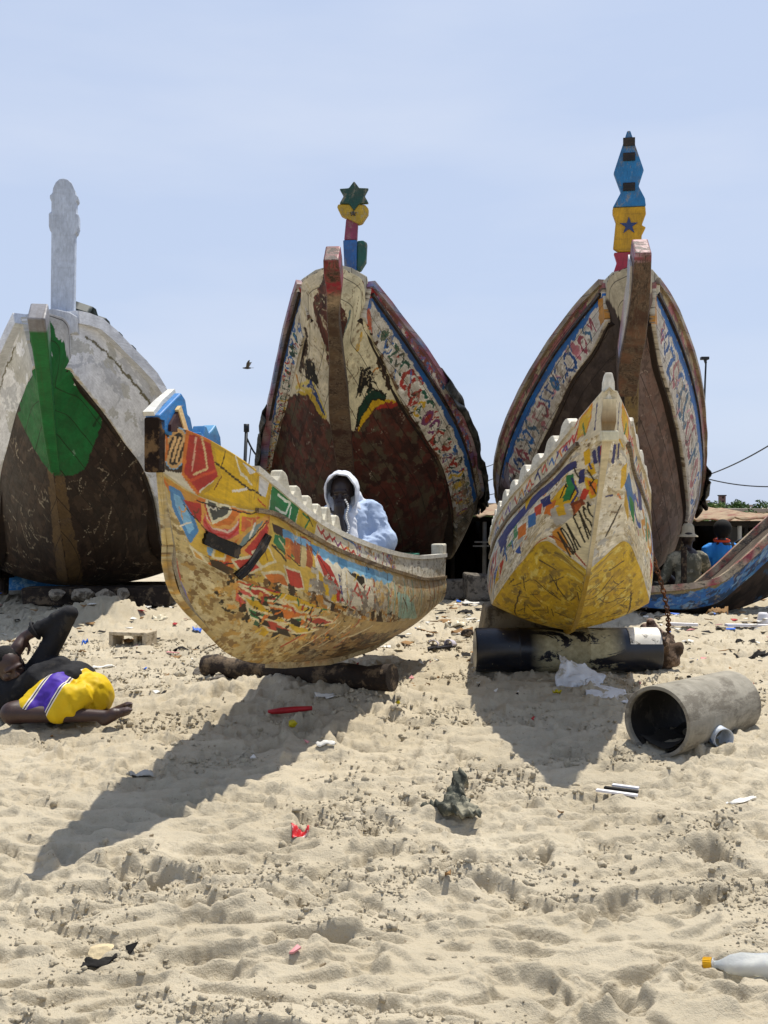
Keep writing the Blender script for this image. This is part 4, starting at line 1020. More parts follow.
M_WHITE = paint_mat('white_boat_paint', chips=.1, dirt=.18, dirtc='#a8a8a4', wood1='#54483a', wood2='#8d8678', streak=.12, plank=0, rim='#c9c9c6')
M_BARE = paint_mat('bare_weathered_wood', wood1='#2c2018', wood2='#7d6a53', chips=.9, dirt=.5, streak=.2, plank=0)
M_RUBBER = plain('old_black_rubber', '#191715', .6, .4, 20, .5, 90, dirt='#4a4034', dirt_amt=.3)
M_TARP = plain('dark_tarpaulin', '#22231f', .55, .5, 6, .8, 16, dirt='#4b4a44', dirt_amt=.35, bdist=.02)


def mirror(c): return [(s, -w, z) for s, w, z in c]


def scale_w(c, k): return [(s, w * k, z) for s, w, z in c]


def to3(c, t): return [Vector((w, s, z)) for w, s, z in curve_at(c, t)]


def boat_root(key, name, label, cat, group=None):
    h = HULLS[key]
    return empty(name, (h['o'][0], h['o'][1], 0), label, cat, group, rz=-R(h['th']))


def along(c, s):
    """point of curve c at station s"""
    c = np.asarray(c, float); t = (s - c[0, 0]) / (c[-1, 0] - c[0, 0])
    p = curve_at(c, [t])[0]; return Vector(p)


def rail(root, c, name, w, h, col, mat, s0, s1, off=(0, 0), n=60, paintfn=None, wear=.6, sgn=1):
    L = c[-1][0] - c[0][0]; ts = np.linspace((s0 - c[0][0]) / L, (s1 - c[0][0]) / L, n)
    pts = [p + Vector((sgn * off[0], 0, off[1])) for p in to3(c, ts)]
    jit = [w * (1 + random.uniform(-.1, .1)) for _ in pts]
    return painted_mb(MB().sweep(pts, w, h, ws=jit), name, mat, root, col, wear, paintfn)


def lining(root, curves, off, mat, col, nu=50, name='hull_lining'):
    """inside skin running gunwale - chine - keel - chine - gunwale"""
    rows = []
    ts = np.linspace(.02, .985, nu)
    for c, (dx, dz) in zip(curves, off):
        p = curve_at(c, ts); p = p + np.array([dx, 0, dz]); rows.append(p)
    return grid_panel(name, np.stack(rows, 1), mat, root, col, .8)


def transom(root, mat, top_l, low_l, keel, low_r, top_r, col, name='transom', th=.04):
    P = [Vector(curve_at(c, [1.])[0]) for c in (top_l, low_l, keel, low_r, top_r)]
    y = max(p.y for p in P); P = [Vector((p.x, y - .012, p.z)) for p in P]
    return painted_mb(MB().prism(P, (0, -th, 0)), name, mat, root, col, .6)


# ------------------------------------------------------------ near left boat
h = HULLS['A']
KA = 1.25
rA = boat_root('A', 'fishing_boat', 'small painted fishing boat with a heart on its side and a robed man sitting inside', 'boat', 'painted fishing boats on the beach')
S, Rr, Cc, K = h['S'], h['R'], h['C'], h['K']
Sl, Rl, Cl = mirror(scale_w(S, KA)), mirror(scale_w(Rr, KA)), mirror(scale_w(Cc, KA))
PAL = ['#b8332a', '#2c6fae', '#dfb21e', '#1c7a45', '#d9772a', '#e9e5d8', '#17140f', '#86bcd8']


def paint_A_top(c):
    c.fill(0, 1, 0, 1, '#ddd2b4', .35); c.fill(.4, 1, 0, 1, '#e2dcc8', .62)
    c.ops(PAINTING['A_top']); c.scribbles(.36, .6, .15, .85, 40, ['#a8382e', '#3f6fae', '#c98a2a', '#7a5a8a'], .06, .011, 'lzs')
    c.scribbles(.6, 1, .1, .95, 60, ['#8a6a48', '#4a3826', '#b8a98a'], .05, .008, 'lz')
    c.c[c.s_mask(.0, .36), 3] = .30


def s_mask(self, a, b):
    k = np.zeros(self.c.shape[:2], bool); k[(self.t >= a) & (self.t <= b)] = True; return k


Canvas.s_mask = s_mask


def paint_A_side(c):
    c.fill(0, 1, 0, 1, '#d2b878', .42); c.fill(.35, 1, 0, 1, '#cdb888', .45); c.fill(.6, 1, 0, .35, '#cbb187', .5)
    c.mottle(.0, .4, .35, 1.2, ['#b59a5c', '#d8c493', '#a08852', '#cdb27a', '#8a7244'], 18, 34, .16)
    c.mottle(.25, 1.1, -.2, 1.2, ['#d9d0b8', '#c5b99c', '#d8c69a', '#a8987c', '#c39a58'], 16, 26, .16)
    c.ops(PAINTING['A_side'])
    c.scribbles(.02, .3, 0, .5, 16, ['#e2a24a', '#b8332a', '#e9dcc0', '#cf6a2c', '#7a3a20'], .07, .006, 'lsz')
    c.scribbles(.3, .62, .05, .6, 16, ['#2c6fae', '#b8332a', '#e9dcc0', '#d8b23a', '#3a3020'], .06, .007, 'lsz')
    c.mottle(.24, .56, .45, .95, ['#a39a8a', '#877b6a', '#c5b99f'], 14, 28, .12)
    c.scribbles(.55, 1, .0, 1, 60, ['#8a6a42', '#d2c29a', '#5e4a30', '#a9b79c', '#b0743f'], .16, .010, 'l')
    c.mottle(.05, .6, .85, 1.3, ['#6b4a24', '#b57b2c', '#3a2a18'], 14, 25, .10)
    c.c[(c.vm / np.maximum(c.H, .02)[:, None] < .55) & (c.t[:, None] < .42), 3] = .38


def paint_A_bot(c):
    c.fill(0, 1, 0, 1, '#b59a64', .45); c.fill(.0, .3, 0, 1, '#cbb47c', .4); c.fill(.32, 1, .25, 1, '#6f5233', .6)
    c.mottle(-.1, .42, -.2, 1.3, ['#a88c50', '#dcc894', '#8f7040', '#c39a4e', '#9a7c4a'], 16, 36, .15)
    c.scribbles(.35, 1, .2, 1, 90, ['#4a3522', '#8f6d42', '#3a2a1a', '#a98a5c'], .2, .014, 'l')
    c.mottle(.3, 1.1, .2, 1.3, ['#4a3522', '#8f6d42', '#3a2a1a', '#a98a5c'], 5, 26, .10)
    c.ops(PAINTING['A_bot'])
    c.mottle(.08, .42, -.1, .5, ['#d9a24f', '#2a2418'], 20, 32, .2)
    c.scribbles(.1, .42, .0, .45, 30, ['#17140f', '#d9772a', '#1c7a45', '#dfb21e', '#b8332a', '#e2cfa0'], .05, .010, 'zl')


for sgn, (s_, r_, c_) in ((1, (S, Rr, Cc)), (-1, (Sl, Rl, Cl))):
    q = 1 if sgn > 0 else 2
    cv = Canvas(panel_grid(s_, r_, 880 // q, 44 // q), '#ddd2b4', .4, .004, 3); paint_A_top(cv); plank_panel('top_strake', cv, .03, M_PAINT_NEAR, rA)
    cv = Canvas(panel_grid(r_, c_, 880 // q, 100 // q, bulge=.02), '#c3ad7e', .5, .004, 5); paint_A_side(cv); plank_panel('side_planks', cv, .022, M_PAINT_NEAR, rA)
    cv = Canvas(panel_grid(c_, K, 880 // q, 100 // q, bulge=.03), '#a98a55', .5, .004, 7); paint_A_bot(cv); plank_panel('bottom_planks', cv, .022, M_PAINT_NEAR, rA)
    rail(rA, r_, 'rubbing_strake', .022, .02, '#7a5c34', M_BARE, .62, 4.39, (.008, 0), sgn=sgn)
    rail(rA, s_, 'gunwale_rail', .045, .028, '#e4dfcf', M_PAINT_NEAR, .62, 4.4, (-.012, .006), sgn=sgn, wear=.55)
lining(rA, [Sl, Rl, Cl, K, Cc, Rr, S], [(.035, -.01), (.03, 0), (.03, .02), (0, .035), (-.03, .02), (-.03, 0), (-.035, -.01)], M_BARE, '#6d5a44')
transom(rA, M_PAINT_NEAR, Sl, Cl, K, Cc, S, '#8a7250')
# solid carved nose under the ornament
ts = np.linspace(0.0, .8, 24)
L_ = S[-1][0] - S[0][0]
nose = []
for s in np.linspace(.04, .80, 24):
    a = along(Sl, s); b = along(S, s); nose.append([(a.x + .01, a.y, a.z - .008), ((a.x + b.x) / 2, a.y, a.z + .012), (b.x - .01, b.y, b.z - .008)])
grid_panel('fore_deck', np.array(nose), M_PAINT_NEAR, rA, '#c9a83a', .45)
painted_mb(MB().box((0, .0, 1.425), (.06, .06, .205)), 'stem_head', M_CHAR, rA, '#241812', .25, bevel=.008,
           paintfn=lambda c: '#1a110c' if c.z > 1.40 else '#3d2c1c')
painted_mb(MB().sweep([(0, 1.2, .42), (0, 1.4, .385), (0, 2.2, .28), (0, 3.2, .222), (0, 3.8, .235), (0, 4.36, .35)], .03, .04, side=(1, 0, 0)), 'keel', M_PAINT_NEAR, rA, '#b99f68', .85, paintfn=lambda c: random.choice(['#b99f68', '#8a6f42', '#c9b684', '#6a8a5a', '#b0713a', '#9a8458']))
orn = MB().prism([(-.03, .00, 1.48), (-.03, -.02, 1.535), (-.03, .165, 1.638), (-.03, .205, 1.615), (-.03, .225, 1.56), (-.03, .25, 1.55), (-.03, .285, 1.48), (-.03, .3, 1.42)], (.06, 0, 0))
painted_mb(orn, 'bow_ornament', M_PAINT_NEAR, rA, '#2f7fc0', .5, paintfn=lambda c: random.choice(['#3a86c2', '#2a7cc0', '#4a96cc']), bevel=.006)
painted_mb(MB().sweep([(-.012, -.025, 1.54), (-.012, .06, 1.592), (-.012, .168, 1.646)], .04, .018, side=(1, 0, 0), ws=[.045, .034, .03]), 'ornament_cap', M_PAINT_NEAR, rA, '#e6e4da', .4)
painted_mb(MB().prism([(.031, .05, 1.505), (.031, .12, 1.57), (.031, .19, 1.48), (.031, .05, 1.48)], (.012, 0, 0)), 'ornament_panel', M_PAINT_NEAR, rA, '#3a1a1c', .3)
painted_mb(MB().sweep([(.040, .115, 1.575), (.040, .205, 1.45)], .016, .03, side=(1, 0, 0)), 'ornament_brace', M_PAINT_NEAR, rA, '#e3c58c', .3)
painted_mb(MB().prism([(-.03, .33, 1.44), (-.03, .35, 1.50), (-.03, .375, 1.485), (-.03, .40, 1.53), (-.03, .43, 1.50), (-.03, .46, 1.515), (-.03, .50, 1.54), (-.03, .55, 1.49), (-.03, .57, 1.39), (-.03, .45, 1.38)], (.06, 0, 0)), 'bow_crest_block', M_PAINT_NEAR, rA, '#3f8cc4', .5, bevel=.006, paintfn=lambda c: random.choice(['#3f8cc4', '#2a6fae', '#4f9ccc']))


def crest(root, c, s0, s1, n, hgt, th, col, mat, sgn, name='scalloped_crest', off=0.0):
    """row of rounded pickets cut from one board standing on the rail"""
    mb = MB(); step = (s1 - s0) / n
    for i in range(n):
        s = s0 + step * (i + .5); a = along(c, s - step * .5); b = along(c, s + step * .5); d = b - a
        hh = hgt * random.uniform(.85, 1.1)
        prof = [(0.02, -.02), (0.02, .18), (.18, .55), (.27, .9), (.38, 1.0), (.56, 1.0), (.68, .9), (.80, .5), (.98, .15), (.98, -.02)]
        lo = Vector((-sgn * (th + off), 0, .012))
        P = [a + d * u + lo + Vector((0, 0, hh * v)) for u, v in prof]
        mb.prism(P, (sgn * th, 0, 0))
    return painted_mb(mb, name, mat, root, col, .45, bevel=.006)


crest(rA, S, .80, 1.58, 6, .085, .05, '#ddd6c0', M_PAINT_NEAR, 1)
crest(rA, Sl, .80, 1.58, 6, .085, .05, '#ddd6c0', M_PAINT_NEAR, -1)
painted_mb(MB().box((.25, 4.34, .845), (.10, .13, .09), jit=.006), 'stern_block', M_PAINT_NEAR, rA, '#d8cfb8', .6, bevel=.012)
painted_mb(MB().box((-.3, 4.34, .845), (.10, .13, .09), jit=.006), 'stern_block', M_PAINT_NEAR, rA, '#d8cfb8', .6, bevel=.012)
for sy, hz in ((1.9, .62), (2.95, .52), (3.75, .55)):
    a = along(Rl, sy); b = along(Rr, sy)
    painted_mb(MB().box(((a.x + b.x) / 2, sy, hz), (b.x - a.x - .05, .2, .03)), 'thwart', M_BARE, rA, '#8a7355', .8)


# rubber patches: corners given in panel coordinates (along, down)
def patch(corners, name):
    g = panel_grid(Rr, Cc, 400, 80, bulge=.02); q = np.array(corners); n, m = 26, 8; rows = []
    for i in range(n):
        u = i / (n - 1); row = []
        for j in range(m):
            v = j / (m - 1)
            t, vv = q[0] * (1 - u) * (1 - v) + q[1] * u * (1 - v) + q[2] * u * v + q[3] * (1 - u) * v
            p = g[int(round(np.clip(t, 0, 1) * 399)), int(round(np.clip(vv, 0, 1) * 79))]; row.append(p)
        rows.append(row)
    G = np.array(rows); k = np.array([.006, -.002, .001])
    wob = .004 * fbm(np.arange(n)[:, None] * .5 + 0 * np.arange(m)[None], np.arange(m)[None] * .7 + 0 * np.arange(n)[:, None], 2, 4)
    outn = np.array([.93, -.25, -.28]); Gt = G + outn * (.013 + wob[..., None])
    V = np.concatenate([Gt.reshape(-1, 3), (G - outn * .004).reshape(-1, 3)]); idx = np.arange(n * m).reshape(n, m)
    F = [np.stack([idx[:-1, :-1], idx[1:, :-1], idx[1:, 1:], idx[:-1, 1:]], -1).reshape(-1, 4)]
    loop = np.concatenate([idx[:, 0], idx[-1, 1:], idx[-2::-1, -1], idx[0, -2:0:-1]])
    F.append(np.stack([loop, np.roll(loop, -1), np.roll(loop, -1) + n * m, loop + n * m], -1))
    return link(name, mesh_np(name, V, np.concatenate(F)), M_RUBBER, rA, True)


STRAPS = PAINTING['straps']
for q in STRAPS: patch(q, 'rubber_patch')

# ------------------------------------------------------------ near right boat
h = HULLS['E']
rE = boat_root('E', 'fishing_boat', 'small yellow bottomed fishing boat lettered ADA FASS, propped on a black drum', 'boat', 'painted fishing boats on the beach')
S, Rr, Cc, K = h['Sm'], h['Rm'], h['Cm'], h['K']; Sl, Rl, Cl = h['S'], h['R'], h['C']


def paint_E_top(c):
    c.fill(0, 1, 0, 1, '#e2d8bd', .45); c.ops(PAINTING['E_top'])
    c.scribbles(.08, 1, .1, .95, 110, ['#b8332a', '#2a3a86', '#d9982a', '#6a4fa0', '#c8c0a8', '#8a7a5c'], .06, .010, 'lszo')


def paint_E_side(c, right):
    c.fill(0, 1, 0, 1, '#e4dcc4', .36); c.fill(0, .16, 0, 1, '#e0d8c2', .45)
    c.mottle(-.1, 1.1, -.2, 1.3, ['#d4cbb2', '#c9bb98', '#efe8d6', '#bfb297', '#b9b8b4', '#f1ecdc'], 12, 16, .14)
    c.scribbles(.02, .3, 0, .7, 46, ['#1d2c6e', '#b8332a', '#dfb21e', '#8a7a5a', '#6d5a40', '#d9772a'], .06, .016, 'lz')
    c.glyphs(.2, .85, .22, .6, ['#2f57a4', '#1d2c6e', '#d9922a', '#c23a2c', '#3f8a5a', '#dfb21e'], None, .7, .9)
    c.tri_band(.25, .9, .62, .82, .14, ['#c23a2c', '#dfb21e', '#2f57a4', '#e4dcc4'])
    c.scribbles(.3, .95, .1, .8, 60, ['#2f57a4', '#1d2c6e', '#c98a2a', '#b8332a', '#3f8a5a', '#d9772a'], .07, .012, 'lzs')
    c.mottle(0, 1, 0, 1, ['#e2d9c0', '#a8997a'], 22, 30, .19)
    if not right: c.ops(PAINTING['E_side'])
    if not right: c.ops(PAINTING['E_text'], True)
    c.c[(c.t[:, None] < .10) & (c.um0 > -1), 3] = .25
    if right:
        c.glyphs(.1, .5, .25, .6, ['#1d2c6e', '#c98a2a', '#2f57a4', '#b8332a'], None, .5, 1.2); c.ops(PAINTING['E_sideR'])


def paint_E_bot(c):
    c.fill(0, 1, 0, 1, '#d2ad24', .25)
    c.mottle(-.1, 1.1, -.2, 1.3, ['#c49c26', '#dcbc3c', '#b8962c', '#e2cc66', '#9a8030'], 14, 26, .16)
    c.ops(PAINTING['E_bot'])
    c.scribbles(.05, .7, .05, 1, 60, ['#4a3c1c', '#5a4a22', '#33290f'], .12, .007, 'l')


for sgn, (s_, r_, c_) in ((-1, (Sl, Rl, Cl)), (1, (S, Rr, Cc))):
    cv = Canvas(panel_grid(s_, r_, 720, 36), '#e2d8bd', .4, .004, 13 + sgn); paint_E_top(cv); plank_panel('top_strake', cv, .035, M_PAINT_NEAR, rE)
    cv = Canvas(panel_grid(r_, c_, 1100, 160, bulge=.03), '#e0d6ba', .5, .004, 15 + sgn); paint_E_side(cv, sgn > 0); plank_panel('side_planks', cv, .025, M_PAINT_NEAR, rE)
    cv = Canvas(panel_grid(c_, K, 720, 110, bulge=.03), '#c7a42c', .5, .004, 17 + sgn); paint_E_bot(cv); plank_panel('bottom_planks', cv, .025, M_PAINT_NEAR, rE)
    rail(rE, r_, 'rubbing_strake', .024, .022, '#4a3a28', M_BARE, .3, 4.29, (.006, 0), sgn=sgn)
    rail(rE, s_, 'gunwale_rail', .05, .03, '#ddd3ba', M_PAINT_NEAR, .32, 4.29, (-.014, .004), sgn=sgn)
    crest(rE, s_, .36, 3.3, 13, .085, .055, '#dfd8c4', M_PAINT_NEAR, sgn)
lining(rE, [Sl, Rl, Cl, K, Cc, Rr, S], [(.04, -.01), (.035, 0), (.035, .02), (0, .04), (-.035, .02), (-.035, 0), (-.04, -.01)], M_BARE, '#6d5a44')
transom(rE, M_PAINT_NEAR, Sl, Cl, K, Cc, S, '#9a8560')
nose = []
for s in np.linspace(.05, .42, 14):
    a = along(Sl, s); b = along(S, s); nose.append([(a.x + .01, a.y, a.z - .006), ((a.x + b.x) / 2, a.y, a.z + .02), (b.x - .01, b.y, b.z - .006)])
grid_panel('fore_deck', np.array(nose), M_PAINT_NEAR, rE, '#d9d0ba', .45)
stem = [(0, .085, 1.72), (0, .10, 1.62), (0, .20, 1.50), (0, .42, 1.28), (0, .68, 1.05), (0, .86, .89), (0, .97, .80), (0, 1.06, .745), (0, 1.42, .535), (0, 1.82, .38), (0, 2.2, .312), (0, 3.0, .312), (0, 4.15, .395)]
painted_mb(MB().sweep(stem, .06, .06, side=(1, 0, 0), ws=[.06, .07, .04, .024, .022, .022, .022, .022, .026, .026, .026, .026, .026], hs=[.06, .06, .06, .05, .05, .045, .04, .035, .03, .03, .03, .03, .03]), 'stem_post', M_PAINT_NEAR, rE, '#d9cdac', .3,
           paintfn=lambda c: '#8a6f4c' if 1.5 < c.z < 1.66 else '#d9cdac' if c.z > .8 else '#b8962f')
painted_mb(MB().box((0, .06, 1.535), (.085, .05, .05)), 'stem_plate', M_PAINT_NEAR, rE, '#e3dcbc', .3, bevel=.006)
painted_mb(MB().sweep([(0, .10, 1.70), (0, .10, 1.80), (0, .105, 1.845)], .05, .05, side=(1, 0, 0), ws=[.062, .055, .034]), 'bow_post', M_PAINT_NEAR, rE, '#e8e2d0', .3, bevel=.006)

# ------------------------------------------------------------ big boats
def big_panels(root, key, strake_paint, bot_paint, mats, sp=.06):
    h = HULLS[key]
    for sd in 'RL':
        s_, c_, m_ = h['S' + sd], h['C' + sd], h['M' + sd]
        cv = Canvas(panel_grid(s_, c_, 760, 60, bulge=.04, tpow=1.5), '#d8d0bd', .5, .014, 23 + (sd == 'R')); cv.t = np.linspace(0, 1, 760) ** 1.5
        strake_paint(cv, sd); plank_panel('side_strake', cv, sp, mats[0], root, 6)
        g = panel_grid(m_, h['K'], 760, 150, bulge=.1, tpow=1.5)
        cv = Canvas(g, '#3a281f', .5, .014, 33 + (sd == 'R')); cv.t = np.linspace(0, 1, 760) ** 1.5
        bot_paint(cv, sd); plank_panel('bottom_planks', cv, .05, mats[1], root, 6)
    for sd in 'RL':
        c_ = h['C' + sd]; sg = 1 if sd == 'R' else -1
        rail(root, c_, 'chine_log', .12, .12, '#2a1f18', M_POST, c_[0][0] + .05, 11.5, (-.10, .05), 70, None, .5, sg)
    transom(root, mats[1], h['SL'], h['CL'], h['K'], h['CR'], h['SR'], '#4a3a2c')


def big_rails(root, key, capcol, capfn, s0, batcol='#241a13'):
    h = HULLS[key]
    for sd, sg in (('R', 1), ('L', -1)):
        s_, c_ = h['S' + sd], h['C' + sd]
        mid = [(a, w, z) for (a, w, z) in [(s, *(np.array(along(s_, s))[[0, 2]] * .74 + np.array(along(c_, min(max(s, c_[0][0]), c_[-1][0])))[[0, 2]] * .26)) for s in np.linspace(s_[0][0], 12., 30)]]
        rail(root, s_, 'gunwale_rail', .10, .07, capcol, M_PAINT, s0, 12., (-.02, .02), 70, capfn, .35, sg)
        rail(root, mid, 'rubbing_strake', .035, .035, batcol, M_POST, s0, 11.8, (.02, 0), 60, None, .7, sg)


def bow_cap(root, pts, th, col, mat, name='bow_cap'):
    return painted_mb(MB().prism([Vector(p) for p in pts], (0, th, 0)), name, mat, root, col, .35, bevel=.01)


def stem(root, pts, ws, hs, mat, fn, name='stem_post', wear=.85):
    n = 40; P = np.array(pts, float); u = np.linspace(0, 1, len(P)); uu = np.linspace(0, 1, n)
    Q = np.stack([pchip(u, P[:, k], uu) for k in range(3)], -1)
    return painted_mb(MB().sweep([tuple(q) for q in Q], .2, .2, side=(1, 0, 0), ws=list(np.interp(uu, u, ws)), hs=list(np.interp(uu, u, hs))), name, mat, root, '#5a4634', wear, fn, bevel=.015)


MOTIF = ['#b8332a', '#2867a8', '#d9b02a', '#1c7a45', '#e6e0d0', '#c8588a', '#17202c', '#d9772a', '#6aa0c8']

# centre
rB = boat_root('B', 'fishing_boat', 'large brown bottomed fishing boat with red stem head and green star ornament', 'boat', 'painted fishing boats on the beach')


def strake_B(c, sd):
    c.fill(0, 1, 0, 1, '#d9d3c4', .5); c.fill(0, .45, .20, .36, '#1f5794', .35); c.fill(0, .5, 0, .22, '#9a7078', .3)
    c.mottle(-.1, 1, -.2, .22, ['#a84a52', '#4a7ab0', '#8a6a9a', '#d0c8bc', '#7a4a44'], 10, 18, .08)
    c.fill(.22, 1, 0, 1, '#b9b6ae', .75) if sd == 'R' else c.fill(.22, 1, 0, 1, '#c9c6be', .6)
    c.fill(.2, .5, .2, .34, '#38587e', .7)
    c.mottle(-.1, 1.1, .42, 1.2, ['#c3bdae', '#e4dfd2'], 6, 10, .13)
    c.glyphs(.03, .25, .42, .90, ['#1b5a48', '#1b5a48', '#1d3f3a', '#a8332e', '#2867a8'], '#efeade', .3, .95)
    c.glyphs(.10, .27, .55, .95, ['#d9b02a', '#a8332e', '#d9b02a', '#7a3a6a'], '#e9e2cf', .7, 1.3)
    c.scribbles(.02, .26, .42, .95, 22, ['#a8332a', '#2a2620', '#2867a8'], .12, .022, 'szl')
    c.mottle(0, .3, .4, 1.1, ['#d5cfc0', '#b3aa9a'], 9, 14, .19); c.fill(0, .3, .26, .38, '#1f5794', .2)
    c.mottle(.27, 1.2, -.2, 1.3, ['#8f8b84', '#6d6459', '#a39d92', '#4a443e', '#5a5650'], 3, 7, .07)
    c.scribbles(.0, .4, .92, 1, 30, ['#6b4a34', '#4a3424'], .2, .04, 'l')
    c.ops(PAINTING['B_strake' + sd])


def bot_B(c, sd):
    c.fill(0, 1, 0, 1, '#54291f', .42); c.fill(.3, 1, .5, 1, '#40261f', .5)
    c.mottle(-.1, 1.1, -.2, 1.3, ['#47241c', '#5e3026', '#4e352b', '#6a3a2e', '#3a1f19', '#574a38'], 5, 9, .10)
    c.scribbles(.05, .6, 0, 1, 110, ['#8a7a68', '#a39684', '#6f6454'], .14, .007, 'lz')
    c.c[(c.t[:, None] < .13) & (c.um0 > -1), 3] = .30
    c.ops(PAINTING['B_bot' + sd])
    c.mottle(-.1, .10, -.2, 1.2, ['#c9bb98', '#b5a584'], 14, 18, .2)
    c.scribbles(0, .09, 0, 1, 26, ['#b5a584', '#8a7454', '#6a5238'], .12, .010, 'l')
    V = c.vm / np.maximum(c.H, .02)[:, None]


big_panels(rB, 'B', strake_B, bot_B, (M_PAINT, M_BOTTOM))
big_rails(rB, 'B', '#8a5a5a', lambda c: random.choice(['#9a5a66', '#6d86b0', '#a89a98', '#8a5a80', '#b0a0a0']), .76)
stem(rB, [(.03, -.09, 3.70), (.03, .0, 3.60), (.03, .16, 3.46), (-.01, .42, 3.18), (-.02, .78, 2.84), (-.04, 1.15, 2.50), (-.06, 1.55, 2.16), (-.06, 2.25, 1.60), (-.07, 3.15, .95), (-.06, 4.15, .40), (-.06, 5.2, .13)],
     [.15, .165, .16, .12, .15, .22, .24, .2, .16, .13, .12], [.30, .30, .26, .2, .15, .11, .09, .08, .08, .08, .08], M_POST,
     lambda c: (random.choice(['#a12838', '#8a2030', '#6a2028']) if c.z > 3.34 else '#9a8468' if c.z > 3.2 else random.choice(['#3f2c20', '#4a3424', '#6a5640']) if c.z > 2.1 else '#3c221a'))
bow_cap(rB, [(-.46, .78, 3.50), (-.40, .78, 3.64), (-.25, .78, 3.74), (-.02, .78, 3.80), (.14, .78, 3.76), (.31, .78, 3.66), (.35, .78, 3.44), (.0, .78, 3.42)], .07, '#d9d0b6', M_PAINT)
for x in (-.46, .30):
    pass
hB = HULLS['B']
orn_y = .95


def P_B(px, py, y=orn_y):
    Y = 10 + y; return ((px - 384) / FPX * Y + .54 - y * math.sin(R(3.5))) / math.cos(R(3.5)), CAM_Z - (py - 505) / FPX * Y


def plate(root, pxs, y, th, col, name, mat, conv, parent=None, wear=.62, fn=None, bevel=.012):
    pts = [(conv(a, b, y)[0], y, conv(a, b, y)[1]) for a, b in pxs]
    return painted_mb(MB().prism(pts, (0, th, 0)), name, mat, parent or root, col, wear, fn, bevel=bevel)


oB = plate(rB, [(343, 240), (345, 285), (356, 285), (357, 240)], .93, .10, '#2465a8', 'bow_ornament', M_FINIAL, P_B)
plate(rB, [(357, 241), (356.5, 272), (361, 270), (366, 262), (367, 243), (363, 240.5)], .96, .10, '#1b5a50', 'ornament_fin', M_FINIAL, P_B, oB)
plate(rB, [(346, 219), (344, 240), (357, 240), (358, 219)], .95, .08, '#8a3a58', 'ornament_post', M_FINIAL, P_B, oB)
plate(rB, [(338, 204), (337, 207), (341, 215), (358, 224), (362, 223), (368, 214), (368.5, 209), (365, 205)], .92, .10, '#b8982c', 'ornament_disc', M_FINIAL, P_B, oB)
star = []
for k in range(12):
    a = math.pi / 2 + k * math.pi / 6; r_ = (17, 10.5)[k % 2]; star.append((354 + r_ * math.cos(a), 196 - r_ * math.sin(a) * .88))
plate(rB, star[::-1], .90, .06, '#17443c', 'ornament_star', M_FINIAL, P_B, oB)
sm = []
for k in range(10):
    a = math.pi / 2 + k * math.pi / 5; r_ = (4.2, 1.8)[k % 2]; sm.append((353 + r_ * math.cos(a), 213.5 - r_ * math.sin(a) * .8))
plate(rB, sm[::-1], .905, .02, '#15130f', 'painted_star', M_FINIAL, P_B, oB)


def tarp(root, c, s0, s1, sgn, wid, drop, name, mat, seed, up=.06):
    """weathered sheet folded over the gunwale, with a sagging ragged hem"""
    n, m = 60, 14; G = np.zeros((n, m, 3))
    for i in range(n):
        s = s0 + (s1 - s0) * i / (n - 1); p = along(c, s)
        for j in range(m):
            v = j / (m - 1); out = math.sin(min(v * 2.2, 1) * math.pi / 2)
            x = p.x + sgn * (-wid * (1 - out) + .07 * out + .03 * math.sin(i * .8 + j))
            z = p.z + up * math.cos(min(v * 2.2, 1) * math.pi / 2) + .05 - max(0, v - .3) * drop * (1 + .35 * math.sin(i * .55 + seed)) + .02 * math.sin(i * 1.3 + seed)
            G[i, j] = (x, p.y + .02 * math.sin(j + i), z)
    o = grid_panel(name, G, mat, root, '#222222', .5)
    m_ = o.modifiers.new('thick', 'SOLIDIFY'); m_.thickness = .012
    return o


tarp(rB, hB['SR'], 2.3, 7.5, 1, .25, .28, 'tarpaulin', M_TARP, 1.)
tarp(rB, hB['SL'], 2.3, 7.5, -1, .25, .30, 'tarpaulin', M_TARP, 2.)

# right
rC = boat_root('C', 'fishing_boat', 'large fishing boat with tall blue and yellow bow ornament, behind the yellow bottomed boat', 'boat', 'painted fishing boats on the beach')


def strake_C(c, sd):
    c.fill(0, 1, 0, 1, '#cfc7ba', .4); c.fill(0, .55, .0, .24, '#a8967a', .35)
    c.mottle(-.1, .6, -.2, .24, ['#b5a888', '#8a4a5a', '#6a5a4a', '#a86a6a'], 7, 12, .08)
    c.mottle(-.1, 1.1, .46, 1.2, ['#b3a99a', '#dcd6ca'], 6, 10, .13)
    c.glyphs(.02, .36, .44, .92, ['#2867a8', '#9a4a5a', '#b8707a', '#3a6a8a', '#1f4f8a'], '#e9e2d6', .35, .9)
    c.scribbles(.02, .4, .42, .98, 50, ['#efeade', '#d8a0a8', '#4a3a4a', '#2867a8'], .14, .02, 'szl')
    c.mottle(0, .4, .4, 1.1, ['#cfc8bb', '#9a8f84'], 9, 14, .18); c.fill(0, .42, .27, .42, '#1f67b0', .2)
    c.mottle(.22, 1.2, -.2, 1.3, ['#5a4a48', '#7a6a70', '#3a302c', '#8f8690', '#4a3c3a'], 3, 7, .07)
    c.ops(PAINTING['C_strake' + sd])


def bot_C(c, sd):
    c.fill(0, 1, 0, 1, '#745a50' if sd == 'R' else '#4a3f3a', .45)  # left side painted darker: its shade is put into the plank colour
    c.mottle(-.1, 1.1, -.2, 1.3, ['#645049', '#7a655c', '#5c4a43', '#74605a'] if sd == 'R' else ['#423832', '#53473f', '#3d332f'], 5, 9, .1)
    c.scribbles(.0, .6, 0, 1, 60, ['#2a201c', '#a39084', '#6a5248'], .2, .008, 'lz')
    c.fill(0, .035, 0, 1, '#c9bda0', .4)


